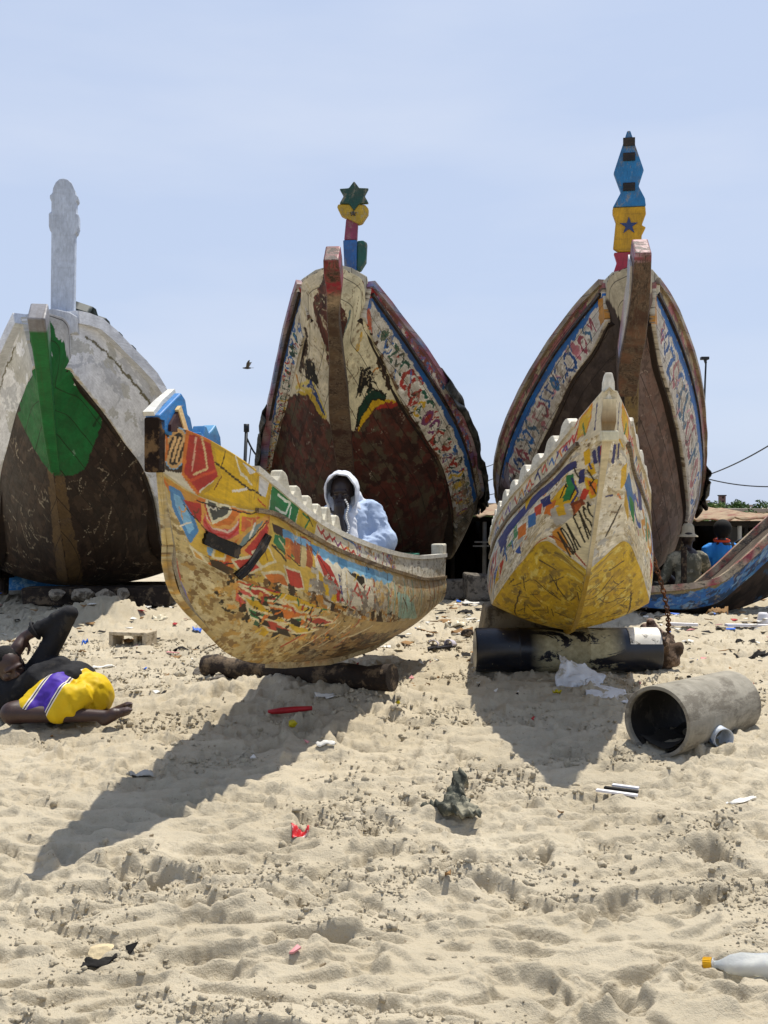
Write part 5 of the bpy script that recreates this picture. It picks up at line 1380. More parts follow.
big_panels(rC, 'C', strake_C, bot_C, (M_PAINT, M_BOTTOM))
big_rails(rC, 'C', '#8d7c66', lambda c: random.choice(['#a39478', '#8a7a62', '#7a6656', '#8f5a5c', '#b5a88c']), .72)
stem(rC, [(.08, -.12, 3.76), (.08, -.04, 3.64), (.08, .14, 3.40), (.06, .42, 3.08), (.03, .74, 2.74), (.03, .96, 2.46)],
     [.16, .17, .19, .22, .23, .19], [.40, .42, .44, .44, .40, .3], M_POST, lambda c: random.choice(['#9a3a50', '#7a2f40', '#b8909a']) if c.z > 3.56 else random.choice(['#4a2e20', '#3a2318', '#6a4a36']))
painted_mb(MB().sweep([(-.02, -.03, 3.64), (-.02, .14, 3.40), (-.045, .42, 3.08), (-.07, .66, 2.82)], .02, .4, side=(1, 0, 0), hs=[.30, .36, .36, .2]), 'stem_board', M_FINIAL, rC, '#cfc6b6', .5, paintfn=lambda c: random.choice(['#d8d0c2', '#c9c0b2', '#8fa0c0', '#c99aa0']))
stem(rC, [(.05, .52, 3.08), (.09, .95, 2.70), (.14, 1.6, 2.04), (.20, 2.3, 1.36), (.32, 3.0, .66), (.49, 3.8, .12), (.2, 7, .07)], [.15] * 7, [.14] * 7, M_POST, lambda c: '#8a7448' if c.z > 1.6 else '#5f4c42', 'keel_post')
bow_cap(rC, [(-.26, .72, 3.44), (-.24, .72, 3.60), (-.14, .72, 3.70), (.06, .72, 3.74), (.28, .72, 3.72), (.36, .72, 3.62), (.36, .72, 3.44), (.05, .72, 3.36)], .07, '#d0c8b0', M_PAINT)


def P_C(px, py, y):
    Y = 10 + y; return ((px - 384) / FPX * Y - 2.48 - y * math.sin(R(8.5))) / math.cos(R(8.5)) + 0.0, CAM_Z - (py - 505) / FPX * Y


def hx(col): return lambda c: col


oC = plate(rC, [(627, 131), (614, 172), (621, 192), (613, 207), (645, 207), (644, 199), (638, 187), (643, 171), (630, 131)], .9, .08, '#2272a8', 'bow_ornament', M_FINIAL, P_C, wear=.6)
plate(rC, [(613, 207.3), (613, 213), (616, 222), (613.5, 248), (619, 252), (640, 252), (641, 236), (645, 228), (641, 226), (645, 215), (644.5, 207.3)], .9, .08, '#c8981c', 'ornament_middle', M_FINIAL, P_C, oC, .3)
plate(rC, [(614, 252.3), (617, 262), (614, 271), (616, 290), (640, 290), (642, 252.3)], .9, .08, '#b8304a', 'ornament_foot', M_FINIAL, P_C, oC, .4)
sm = []
for k in range(10):
    a = math.pi / 2 + k * math.pi / 5; r_ = (9, 3.4)[k % 2]; sm.append((628.5 + r_ * math.cos(a), 226 - r_ * math.sin(a)))
plate(rC, sm[::-1], .892, .02, '#1a3f7a', 'painted_star', M_FINIAL, P_C, oC, .15, bevel=0)
for py in (142, 157, 187):
    plate(rC, [(623, py - 4), (623, py + 4), (634.5, py + 4), (634.5, py - 4)], .885, .02, '#15120f', 'black_band', M_FINIAL, P_C, oC, .3, bevel=0)
hC = HULLS['C']
tarp(rC, hC['SR'], 4.0, 8, 1, .2, .3, 'tarpaulin', M_TARP, 3.)

# left
rD = boat_root('D', 'fishing_boat', 'large white fishing boat with green bow and tall white post, at the left', 'boat', 'painted fishing boats on the beach')


def strake_D(c, sd):
    c.fill(0, 1, 0, 1, '#eef0f4', .12)
    c.mottle(-.1, 1.1, -.2, 1.3, ['#cdd0d6', '#eceef2', '#c9c9c4'], 2.5, 6, .14)
    c.fill(.02, .5, .26, .30, '#6f6a52', .5)


def bot_D(c, sd):
    c.fill(0, 1, 0, 1, '#33261e', .5)
    c.mottle(-.1, 1.1, -.2, 1.3, ['#2a1f19', '#3d2f26', '#4a3a2e', '#2e241e'], 6, 12, .1)
    c.scribbles(0, .6, 0, 1, 170, ['#9a8a74', '#b5a78e', '#7d6e5a'], .2, .008, 'lz')
    c.fill(0, 1, .88, 1, '#6a5436', .7)
    c.fill(-.1, .075, -.1, 1.2, '#c9ccd2', .2)
    c.ops(PAINTING['D_bot' + sd]); T_ = c.t[:, None]; k_ = (T_ < .105) & (np.linspace(0, 1, c.g.shape[1])[None] > np.clip(.82 - 7. * T_, .0, 1)); c.c[k_, :3] = srgb('#1a7036')


big_panels(rD, 'D', strake_D, bot_D, (M_WHITE, M_BOTTOM), .07)
hD = HULLS['D']
for sd, sg in (('R', 1), ('L', -1)):
    rail(rD, hD['S' + sd], 'gunwale_rail', .13, .12, '#d9dce2', M_WHITE, hD['S' + sd][0][0] + .02, 11.5, (-.01, 0), 60, None, .3, sg)
stem(rD, [(.0, -.10, 2.93), (.0, .0, 2.82), (-.01, .25, 2.56), (-.03, .6, 2.20), (-.05, 1.0, 1.84), (-.06, 1.36, 1.54)],
     [.155, .155, .14, .13, .12, .10], [.26, .24, .16, .09, .05, .03], M_POST, lambda c: '#8f8f94' if c.z > 2.74 else '#1a7036', wear=.35)
bow_cap(rD, [(-.26, .46, 2.84), (-.25, .46, 2.98), (-.1, .46, 3.03), (.05, .46, 3.06), (.2, .46, 3.03), (.27, .46, 2.99), (.27, .46, 2.84), (0, .46, 2.76)], .2, '#c9ccd2', M_WHITE)


def P_D(px, py, y):
    Y = 9 + y; return ((px - 384) / FPX * Y + 3.1 + y * math.sin(R(10))) / math.cos(R(10)), CAM_Z - (py - 505) / FPX * Y


prof = [(50.5, 330), (51.5, 232), (50, 230), (49, 226), (49, 213), (51.5, 212), (51.5, 201), (50, 199), (50, 195), (52.5, 193), (53, 188), (55.5, 182), (59, 178.5), (63, 177.5), (67, 178.5), (71, 182), (74, 189), (74.5, 193), (77, 195), (77, 199), (75, 201), (75, 212), (77.5, 213), (77.5, 226), (76, 231), (74, 233), (73, 330)]
plate(rD, prof, .62, .14, '#bcc6d6', 'bow_post', M_WHITE, P_D, wear=.2, bevel=.02)
tz = MB(); pr = None
for i in range(7):
    a = (107 + i * 6.4, 330 + i * 6.6); y0 = .95 + i * .17
    pass
zig = []
for i in range(9):
    s = .85 + i * .15; p = along(hD['SR'], s); zig.append(p)
G = np.zeros((33, 5, 3))
for i in range(33):
    s = .80 + i * .045; p = along(hD['SR'], s)
    for j in range(5):
        G[i, j] = (p.x - .04 - .16 * j / 4, p.y, p.z + .12 + (.05 if (i // 2) % 2 else -.03) + .05 * j / 4)
o = grid_panel('corrugated_cover', G, plain('dark_corrugated_sheet', '#27302f', .6, .3, 9, .3, 40), rD, '#222222', .4)
o.modifiers.new('thick', 'SOLIDIFY').thickness = .02
# ================================================================== props under and around the boats
M_LOG = plain('dark_wet_log', '#2a211a', .8, .4, 9, .8, 30, dirt='#6a5a46', dirt_amt=.35, bdist=.01)
M_CONC = plain('rough_concrete', '#9a9080', .9, .3, 9, .7, 45, dirt='#5f564a', dirt_amt=.4, bdist=.008)
M_STONE = plain('grey_stone', '#6d665c', .9, .35, 14, .8, 40, dirt='#3d3832', dirt_amt=.4, bdist=.01)


def rock(name, loc, dims, label, cat='stone', group=None, mat=None, seed=0, rz=0):
    bm = bmesh.new(); bmesh.ops.create_icosphere(bm, subdivisions=4, radius=1)
    r = random.Random(seed); pl = [(Vector((r.gauss(0, 1), r.gauss(0, 1), r.gauss(0, 1))).normalized(), r.uniform(.55, .85)) for _ in range(11)]
    for v in bm.verts:
        k = 1.0
        for n, d in pl:
            q = v.co.dot(n)
            if q > d: v.co -= n * (q - d)
        v.co *= 1 + .06 * math.sin(v.co.x * 9 + seed) * math.sin(v.co.y * 8) * math.sin(v.co.z * 7 + seed)
        v.co = Vector((v.co.x * dims[0] / 2, v.co.y * dims[1] / 2, v.co.z * dims[2] / 2))
    me = bpy.data.meshes.new(name); bm.to_mesh(me); bm.free()
    o = link(name, me, mat or M_STONE, None, False); o.location = loc; o.rotation_euler = (0, 0, rz)
    return tag(o, label, cat, group)


# log under the left boat
mb = MB(); a, b = Vector((-1.18, 6.62, .135)), Vector((.05, 5.95, .165)); N = 16
pts = [a.lerp(b, i / N) + Vector((0, 0, .008 * math.sin(i * 1.7))) for i in range(N + 1)]
mb.tube(pts, .075, 18, True, [.07 + .006 * math.sin(i * 2.1) + (.008 if i > N - 3 else 0) for i in range(N + 1)])
o = mb.build('log', M_LOG, None, True, loc=a); tag(o, 'dark round log lying under the boat with the heart', 'log')
o.modifiers.new('e', 'EDGE_SPLIT').split_angle = R(50)
for k, (px, py, dx, dz) in enumerate(((205, 668, .17, .13), (217, 688, .12, .09), (228, 676, .14, .10))):
    p = on(px, py + 6); rock('stone', p + Vector((0, 0, dz * .25)), (dx, dx * .8, dz), ['grey rounded stone at the left end of the log', 'small grey stone in front of the log on shaded sand', 'flat grey stone leaning on the log'][k], seed=20 + k)

# black drum under the right boat
M_DRUM = NT('drum_black_enamel'); t = M_DRUM; tc = t.n('ShaderNodeTexCoord').outputs['Object']
patch_ = t.ramp(t.noise(t.mapv(tc, (2.2, 5, 5)), 1, 8, .72, .6), [(.46, 0.), (.475, 1.)])
sep = t.n('ShaderNodeSeparateXYZ'); t.L(tc, sep.inputs[0])
band = t.ramp(t.math('MULTIPLY_ADD', sep.outputs[0], .5, .5), [(.36, .0), (.42, 1.), (.64, 1.), (.70, .0)])
pf = t.math('MULTIPLY', patch_, band)
fl = t.ramp(t.noise(tc, 26, 5, .6), [(.69, 0.), (.71, 1.)])
col = t.mix(fl, t.ramp(t.noise(tc, 6, 5), [(.3, srgb('#0b0d14')), (.7, srgb('#1b202c'))]), srgb('#8a8168'))
col = t.mix(pf, col, t.ramp(t.noise(tc, 30, 6), [(.3, srgb('#8f8868')), (.7, srgb('#b8b090'))]))
t.out(col, t.ramp(pf, [(0, .32), (1, .9)]), .5); t.bump(t.math('ADD', t.noise(tc, 40, 5), t.math('MULTIPLY', pf, .6)), .35, .004); M_DRUM = t.m
dY = 7.2; x0, x1 = (475 - 384) / 1000 * dY, (659 - 384) / 1000 * dY; zc = .155; dr = .158
root = empty('drum', ((x0 + x1) / 2, dY + .02, zc), 'black tarred drum lying under the yellow bottomed boat', 'drum')
hl = (x1 - x0) / 2
prof = [(-hl, dr - .008), (-hl + .01, dr), (-hl * .55, dr), (-hl * .53, dr + .006), (-hl * .51, dr), (hl * .2, dr), (hl * .22, dr + .006), (hl * .24, dr), (hl - .01, dr), (hl, dr - .008)]
mb = MB(); n = 40; rings = [[(x, r_ * math.cos(2 * math.pi * k / n), r_ * math.sin(2 * math.pi * k / n)) for k in range(n)] for x, r_ in prof]
vs = [v for r_ in rings for v in r_]; fs = [(i * n + k, i * n + (k + 1) % n, (i + 1) * n + (k + 1) % n, (i + 1) * n + k) for i in range(len(prof) - 1) for k in range(n)]
fs += [tuple(range(n)), tuple((len(prof) - 1) * n + k for k in range(n - 1, -1, -1))]
mb.add(vs, fs); o = mb.build('drum_body', M_DRUM, root, True); o.modifiers.new('e', 'EDGE_SPLIT').split_angle = R(40)
m_wb = plain('white_label_paint', '#d9d6cc', .5, .12, 14, .2, 50, dirt='#4a463c', dirt_amt=.2)
G = np.array([[(hl - .235 + .225 * i / 12, -(dr + .003) * math.cos(a_), (dr + .003) * math.sin(a_)) for a_ in np.linspace(R(22), R(105), 12)] for i in range(13)])
idx = np.arange(13 * 12).reshape(13, 12); o = link('painted_band', mesh_np('painted_band', G.reshape(-1, 3), np.stack([idx[:-1, :-1], idx[1:, :-1], idx[1:, 1:], idx[:-1, 1:]], -1).reshape(-1, 4)), m_wb, root, True)
# wedge
mb = MB(); W = [at(477, 628, 7.6), at(487, 606, 7.6), at(552, 607, 7.6), at(556, 630, 7.6)]
for w in W: pass
W[0].z = W[3].z = .0
mb.prism(W, (0, .34, 0)); o = mb.build('wedge_block', plain('sandy_concrete', '#8d836f', .9, .25, 8, .6, 40, dirt='#5b5243', dirt_amt=.4), None, bevel=.02, loc=W[0])
tag(o, 'grey concrete wedge behind the black drum, under the yellow bottomed boat', 'block')

# ragged bundle beside the drum
def cloth_heap(name, c, dims, mat, label, cat, seed, vox=.012, amp=.02, freq=16, n=7):
    r = random.Random(seed); pr = []
    for i in range(n):
        p0 = Vector((r.uniform(-.4, .4) * dims[0], r.uniform(-.4, .4) * dims[1], r.uniform(.1, .75) * dims[2])); p1 = p0 + Vector((r.uniform(-.3, .3) * dims[0], r.uniform(-.3, .3) * dims[1], r.uniform(-.25, .25) * dims[2]))
        pr.append(('c', p0, p1, r.uniform(.16, .3) * min(dims), r.uniform(.1, .25) * min(dims)))
    pr.append(('e', (0, 0, dims[2] * .25), (dims[0] * .42, dims[1] * .42, dims[2] * .32)))
    o = blob(name, pr, vox, 2, mat, None, lambda co: amp * (np.sin(co[:, 0] * freq * 2.1 + seed + 3 * np.sin(co[:, 2] * freq)) * .5 + 1.6 * fbm(co[:, 0] * freq + co[:, 2] * 7, co[:, 1] * freq + co[:, 2] * freq, 3, seed)))
    o.location = c; return tag(o, label, cat)


M_RAG = plain('muddy_rags', '#4a3a2c', .95, .6, 12, .9, 60, dirt='#8a7460', dirt_amt=.35, bdist=.01)
M_RAG2 = plain('mottled_pink_rags', '#8a7468', .95, .5, 20, .8, 60, dirt='#3a2a26', dirt_amt=.5)
cloth_heap('rag_bundle', (2.03, 7.25, .02), (.26, .26, .26), M_RAG, 'brown muddy rag bundle pressed against the right end of the drum', 'rags', 3)
cloth_heap('rag_bundle', (1.98, 7.32, .20), (.2, .18, .16), M_RAG2, 'pale mottled rags heaped on top of the brown bundle', 'rags', 8)

# chain
mb = MB(); A0 = at(643, 527, 6.9); B0 = at(668, 635, 7.45); n = 26
cp = [A0.lerp(B0, i / n) + Vector((0.05 * math.sin(math.pi * i / n), -.05 * math.sin(math.pi * i / n), -.10 * math.sin(math.pi * i / n))) for i in range(n + 1)]
for i in range(n):
    d = (cp[i + 1] - cp[i]); c = (cp[i] + cp[i + 1]) / 2; t_ = d.normalized(); a_ = t_.cross(Vector((0, 0, 1) if i % 2 else (1, .3, 0))).normalized()
    L_ = d.length * .68
    ring = [c + t_ * L_ * math.cos(k / 10 * 2 * math.pi) + a_ * .016 * math.sin(k / 10 * 2 * math.pi) for k in range(11)]
    mb.tube(ring, .0055, 6, False)
o = mb.build('chain', plain('rusty_iron', '#4a3528', .8, .4, 40, .5, 200, dirt='#8a5a38', dirt_amt=.4, metal=.3), None, True, loc=A0)
tag(o, 'rusty chain hanging from the yellow bottomed boat down to the rags', 'chain')

# pipe
M_PIPE = NT('old_cement_pipe'); t = M_PIPE; tc = t.n('ShaderNodeTexCoord').outputs['Object']
st = t.ramp(t.noise(t.mapv(tc, (3, 9, 9)), 1, 8, .75, .25), [(.48, 0.), (.58, 1.)])
col = t.mix(t.math('MULTIPLY', st, .7), t.ramp(t.noise(tc, 9, 7), [(.3, srgb('#7d786b')), (.7, srgb('#a09a8c'))]), srgb('#5a5348'))
lines = t.ramp(t.noise(t.mapv(tc, (60, 1, 1)), 1, 3), [(.5, 0.), (.8, .4)]); col = t.mix(lines, col, srgb('#7a715f'))
t.out(col, .85, .25); t.bump(t.math('ADD', t.noise(tc, 60, 5), t.math('MULTIPLY', st, .4)), .4, .004); M_PIPE = t.m
pa = at(656.5, 722, 4.85); pb = at(731, 702, 5.5); pr_ = .172; d = pb - pa; L_ = d.length
root = empty('cement_pipe', pa, 'big hollow cement pipe lying on the sand at the right', 'pipe'); root.rotation_euler = d.to_track_quat('X', 'Z').to_euler()
mb = MB(); n = 56; sec = [(0, pr_ - .016), (0.0, pr_), (.012, pr_ + .003), (L_ * .5, pr_), (L_ - .01, pr_), (L_, pr_ - .004), (L_, pr_ - .018), (L_ * .5, pr_ - .018), (.004, pr_ - .018)]
rings = [[(x, r_ * (1 + .012 * math.sin(2 * th_)) * math.cos(th_), r_ * math.sin(th_)) for th_ in [2 * math.pi * k / n for k in range(n)]] for x, r_ in sec]
m_ = len(sec); mb.add([v for q in rings for v in q], [(i * n + k, i * n + (k + 1) % n, ((i + 1) % m_) * n + (k + 1) % n, ((i + 1) % m_) * n + k) for i in range(m_) for k in range(n)])
o = mb.build('pipe_wall', M_PIPE, root, True); o.modifiers.new('e', 'EDGE_SPLIT').split_angle = R(40)
o = mb2 = None
mb = MB(); G = [[((.02 + x_ * (L_ - .05)), (pr_ - .03) * math.sin(th_) * (1 - .1 * abs(math.sin(x_ * 9))), -(pr_ - .03) * math.cos(th_) + .02 + .012 * math.sin(x_ * 21 + th_ * 3)) for th_ in np.linspace(-.75, .75, 9)] for x_ in np.linspace(0, 1, 20)]
mb.add([p for r_ in G for p in r_], [(i * 9 + j, (i + 1) * 9 + j, (i + 1) * 9 + j + 1, i * 9 + j + 1) for i in range(19) for j in range(8)])
mb.build('silt', plain('grey_silt', '#3a362f', .95, .3, 10, .6, 60), root, True)
mb = MB(); n = 40; mb.add([(.03 + (L_ - .05) * i / 6, (pr_ - .0195) * math.cos(2 * math.pi * k / n), (pr_ - .0195) * math.sin(2 * math.pi * k / n)) for i in range(7) for k in range(n)], [(i * n + k, (i + 1) * n + k, (i + 1) * n + (k + 1) % n, i * n + (k + 1) % n) for i in range(6) for k in range(n)])
mb.build('pipe_shade_sleeve', plain('painted_pipe_shade', '#1f1c19', .75, .4, 12, .6, 40, dirt='#4a453c', dirt_amt=.3), root, True)  # dark sleeve added inside; the pipe's inner shade put into its colour

# pot / tin by the pipe
M_TIN = plain('faded_blue_white_tin', '#c4cad0', .45, .3, 12, .2, 60, dirt='#4f73a8', dirt_amt=.25)
pt = Vector((1.665, 4.98, ground(1.665, 4.98) + .04)); root = empty('tin_can', pt, 'dented blue and white tin lying open against the pipe', 'can'); root.rotation_euler = (R(8), R(95), R(-70))
mb = MB(); n = 28; sec = [(0, .02), (0, .05), (.003, .053), (.06, .052), (.11, .053), (.11, .049), (.06, .048), (.006, .047), (.006, .018)]
mb.add([(r_ * math.cos(2 * math.pi * k / n), r_ * math.sin(2 * math.pi * k / n), z_ - .055) for z_, r_ in sec for k in range(n)], [(i * n + k, i * n + (k + 1) % n, (i + 1) * n + (k + 1) % n, (i + 1) * n + k) for i in range(len(sec) - 1) for k in range(n)])
mb.build('can_wall', M_TIN, root, True)

# white sheet by the drum
M_SHEET = plain('white_plastic_sheet', '#d5d6d6', .5, .12, 8, .5, 20, dirt='#a9a08c', dirt_amt=.25, bdist=.01)
def sheet(name, corners, lift, mat, label, cat, seed=0, n=26, m=20, th=.004, curl=.03):
    c = [Vector(q) for q in corners]; G = np.zeros((n, m, 3))
    for i in range(n):
        for j in range(m):
            u, v = i / (n - 1), j / (m - 1); p = c[0] * (1 - u) * (1 - v) + c[1] * u * (1 - v) + c[2] * u * v + c[3] * (1 - u) * v
            w = float(fbm(np.array(u * 5 + seed), np.array(v * 5 + seed * 2), 3, seed)); w2 = float(fbm(np.array(u * 4 + seed + 50), np.array(v * 4), 3, seed + 4))
            p = p + Vector((.6 * w2 * curl * 2, w * curl * 2, lift(u, v) + abs(w) * curl * 1.5)); G[i, j] = p
    o0 = c[0].copy(); G = G - np.array(o0); idx = np.arange(n * m).reshape(n, m)
    o = link(name, mesh_np(name, G.reshape(-1, 3), np.stack([idx[:-1, :-1], idx[1:, :-1], idx[1:, 1:], idx[:-1, 1:]], -1).reshape(-1, 4)), mat, None, True); o.location = o0
    s_ = o.modifiers.new('t', 'SOLIDIFY'); s_.thickness = th; return tag(o, label, cat) if label else o


g = on(566, 698)
sheet('plastic_sheet', [at(556, 692, 6.55), at(592, 698, 6.45), at(608, 676, 6.75), at(559, 656, 6.75)], lambda u, v: 0, M_SHEET, 'stiff white plastic sheet standing crumpled in front of the drum', 'sheet', 2, curl=.05)
sheet('plastic_scrap', [on(585, 697, .012), on(628, 702, .012), on(625, 694, .02), on(586, 690, .04)], lambda u, v: 0, M_SHEET, 'flat white plastic strip on the sand beside the standing sheet', 'scrap', 5, curl=.015)

# concrete channel brick
M_BRICK = plain('pale_cement_brick', '#b5a78e', .9, .18, 16, .5, 80, dirt='#8a7c64', dirt_amt=.35)
bl = at(133, 638, 8.55); bl.z = ground(bl.x, bl.y)
root = empty('cement_block', bl, 'pale hollow cement block behind the man lying on the sand', 'block', rz=R(-14))
mb = MB(); mb.box((0, 0, .098), (.35, .2, .03)); mb.box((-.155, 0, .04), (.04, .198, .09)); mb.box((.155, 0, .04), (.04, .198, .09)); mb.box((.05, 0.02, .04), (.035, .15, .09))
mb.build('block_body', M_BRICK, root, bevel=.006)

# blocks and timber under the white boat
tb = at(98, 591, 11.9)
mb = MB(); mb.box((0, 0, .12), (1.75, .3, .2), jit=.02); o = mb.build('timber_beam', M_LOG, None, bevel=.02); o.location = (tb.x, 11.95, base_z(tb.x, 11.95)); tag(o, 'dark heavy timber beam supporting the white and green boat', 'beam')
for k, (px, w) in enumerate(((58, .2), (82, .32), (106, .26), (124, .2))):
    p = at(px, 592, 11.72)
    rock('stone_block', Vector((p.x, 11.68, .15 + base_z(p.x, 11.7))), (w, .2, .17), ['leftmost pale stone block along the beam under the white boat', 'longest pale stone block along the beam under the white boat', 'pale stone block right of the longest one along the beam', 'rightmost pale stone block along the beam under the white boat'][k], 'block', 'pale stone blocks along the beam', M_CONC, 40 + k)
# prop post at the left edge
mb = MB(); p = at(3, 572, 13.2); mb.tube([(p.x, p.y, 0), (p.x + .02, p.y, .56)], .07, 12); mb.box((p.x + .02, p.y, .60), (.4, .16, .1), jit=.01)
o = mb.build('boat_prop', M_LOG, None, loc=(p.x, p.y, 0)); tag(o, 'dark wooden prop with crosspiece under the white boat at left edge', 'prop')
# blue wall
M_BLUE = plain('worn_blue_plaster', '#2f6fa6', .8, .2, 5, .4, 30, dirt='#7fa8c4', dirt_amt=.2)
mb = MB(); mb.box((-5.35, 14.2, .12), (2.2, .2, .66)); mb.box((-4.9, 14.0, .30), (.5, .12, .42), jit=.03)
o = mb.build('blue_wall', M_BLUE, None, loc=(-5.35, 14.2, 0)); tag(o, 'low blue painted wall seen beneath the white boat', 'wall')
# stone blocks between the boats
for k, (px, py, Y, dims) in enumerate(((479, 585, 12.7, (.38, .34, .34)), (452, 585, 12.9, (.36, .3, .26)))):
    p = at(px, py, Y); mb = MB(); mb.box((0, 0, 0), dims, jit=.025)
    o = mb.build('chock_block', M_STONE, None, bevel=.03); o.location = (p.x, Y, dims[2] / 2 - .02); o.rotation_euler = (0, 0, R(6 - 12 * k))
    tag(o, ['large square grey chock block between the two big boats', 'lower grey chock block beside the larger one between the big boats'][k], 'block')
# supports under the big boats (hidden in their shade)
for k, (x, y, w) in enumerate(((-.2, 14.6, 1.3), (3.15, 13.6, 1.2))):
    mb = MB(); mb.box((0, 0, .03), (w, .35, .22), jit=.02); o = mb.build('timber_beam', M_LOG, None, bevel=.02); o.location = (x, y, base_z(x, y)); tag(o, ['dark timber beam under the big centre boat', 'dark timber beam under the big right boat'][k], 'beam')

# ------------------------------------------------------------ blue boat at the right edge
M_BLUEBOAT = paint_mat('flaking_blue_boat_paint', chips=.75, dirt=.4, wood1='#2a221c', wood2='#7a7268', dirtc='#2a2622', plank=0)
fo = Vector((2.78, 11.25, 0)); fth = 82
rF = empty('fishing_boat', fo, 'low blue fishing boat with flaking paint and a red rail at the right edge', 'boat', 'painted fishing boats on the beach', rz=-R(fth)); rF.rotation_euler = (0, -R(13), -R(fth))
Sf = [(0, -.28, .18), (.5, -.38, .20), (.8, -.42, .24), (1.2, -.42, .48), (1.6, -.42, .80), (2.4, -.38, 1.4), (3.4, -.25, 1.85), (4.0, -.03, 2.1)]
Cf = [(0, -.22, .02), (.5, -.31, -.02), (.8, -.34, .02), (1.2, -.33, .26), (1.6, -.32, .56), (2.4, -.26, 1.05), (3.4, -.14, 1.55), (3.95, -.01, 1.95)]
Kf = [(0, 0, .03), (.5, 0, -.03), (.8, 0, -.04), (1.2, 0, 0.0), (1.6, 0, .12), (2.4, 0, .5), (3.4, 0, 1.1), (3.9, 0, 1.85)]


def lift(c, k): return [(s, w, z + k) for s, w, z in c]


# axis points to the right, so the side facing the camera is +w
Sf, Cf = [(s, -w, z) for s, w, z in Sf], [(s, -w, z) for s, w, z in Cf]
for sg, s_, c_ in ((1, Sf, Cf), (-1, mirror(Sf), mirror(Cf))):
    cv = Canvas(panel_grid(s_, c_, 300, 30, bulge=.02), '#2f5f9a', .6, .012, 55); cv.fill(0, 1, 0, 1, '#2f6aa8', .45)
    cv.mottle(-.1, 1.1, -.2, 1.3, ['#1c3660', '#4a86b8', '#22405f', '#7a9cba'], 6, 14, .13); cv.fill(0, 1, 0, .16, '#8a7a4a', .6)
    plank_panel('side_planks', cv, .03, M_BLUEBOAT, rF, 6)
    cv = Canvas(panel_grid(c_, Kf, 300, 24), '#3a2e26', .6, .012, 56); cv.scribbles(0, 1, 0, 1, 60, ['#5a4636', '#241c16', '#2f4f6a'], .2, .03, 'lb'); plank_panel('bottom_planks', cv, .03, M_BOTTOM, rF, 6)
    rail(rF, s_, 'gunwale_rail', .09, .07, '#9a4a4a', M_BLUEBOAT, 0.02, 3.97, (-.01, .02), 50, lambda c: random.choice(['#b5a08a', '#a84a4a', '#8f3a44', '#b8a890']), .6, sg)
lining(rF, [mirror(Sf), mirror(Cf), Kf, Cf, Sf], [(.04, 0), (.04, .02), (0, .04), (-.04, .02), (-.04, 0)], M_BARE, '#5a4a3c')
transom(rF, M_BLUEBOAT, mirror(Sf), mirror(Cf), Kf, Cf, Sf, '#2d5f96')

# ================================================================== people
def skin_mat(name, hexc):
    t = NT(name); tc = t.n('ShaderNodeTexCoord').outputs['Object']; c = srgb(hexc)
    t.out(t.ramp(t.noise(tc, 18, 5), [(.3, tuple(x * .8 for x in c)), (.7, tuple(x * 1.2 for x in c))]), .48, .45); t.bump(t.noise(tc, 180, 3), .15, .002)
    return t.m


M_SKIN = skin_mat('dark_skin', '#3d2b25'); M_SKIN2 = skin_mat('very_dark_skin', '#2a1e1a')
M_HAIR = plain('black_hair', '#0f0d0c', .85, .3, 60, .9, 120)
M_EYE = plain('eye_white', '#6a5c50', .3, .05, 30, 0, 30)


def fold_fn(seed, amp, freq, dirv=(1, 0, 0), amp2=.4):
    d = np.array(dirv, float)
    def f(co):
        u = co @ d; w = fbm(co[:, 0] * freq * .35 + 5, co[:, 1] * freq * .35 + co[:, 2] * freq * .35, 3, seed)
        return amp * ((.55 - 1.3 * np.abs(np.sin(u * freq * 1.1 + 6 * w)) ** .8) * np.clip(.6 + 2.5 * fbm(co[:, 0] * 5 + co[:, 1] * 3, co[:, 2] * 5, 2, seed + 8), 0, 1.3) + amp2 * 2 * fbm(co[:, 0] * freq + co[:, 2] * freq * .7, co[:, 1] * freq + co[:, 2] * freq * .4, 3, seed + 3))
    return f


def head_prims(c, fwd, up, r=.095, jaw=True):
    """skull, face, nose, brow, lips, chin, ears as shapes to be fused"""
    f = Vector(fwd).normalized(); u = Vector(up); u = (u - f * u.dot(f)).normalized(); s = u.cross(f).normalized(); c = Vector(c)
    rot = Matrix((s, f, u)).transposed().to_euler()
    E = lambda off, rad: ('e', c + s * off[0] * r + f * off[1] * r + u * off[2] * r, tuple(k * r for k in rad), rot)
    P = [E((0, -.12, .22), (.80, 1.0, .95)), E((0, .22, -.35), (.62, .72, .82)), E((0, .52, -.92), (.36, .32, .28)), E((0, .88, -.12), (.13, .22, .24)), E((0, .98, -.28), (.2, .17, .12)),
         E((0, .80, .18), (.55, .2, .14)), E((0, .84, -.52), (.26, .16, .10)), E((0, .82, -.66), (.24, .15, .09)), E((.78, -.05, -.1), (.10, .22, .3)), E((-.78, -.05, -.1), (.10, .22, .3)), E((.42, .6, -.22), (.22, .24, .2)), E((-.42, .6, -.22), (.22, .24, .2))]
    return P, (s, f, u)


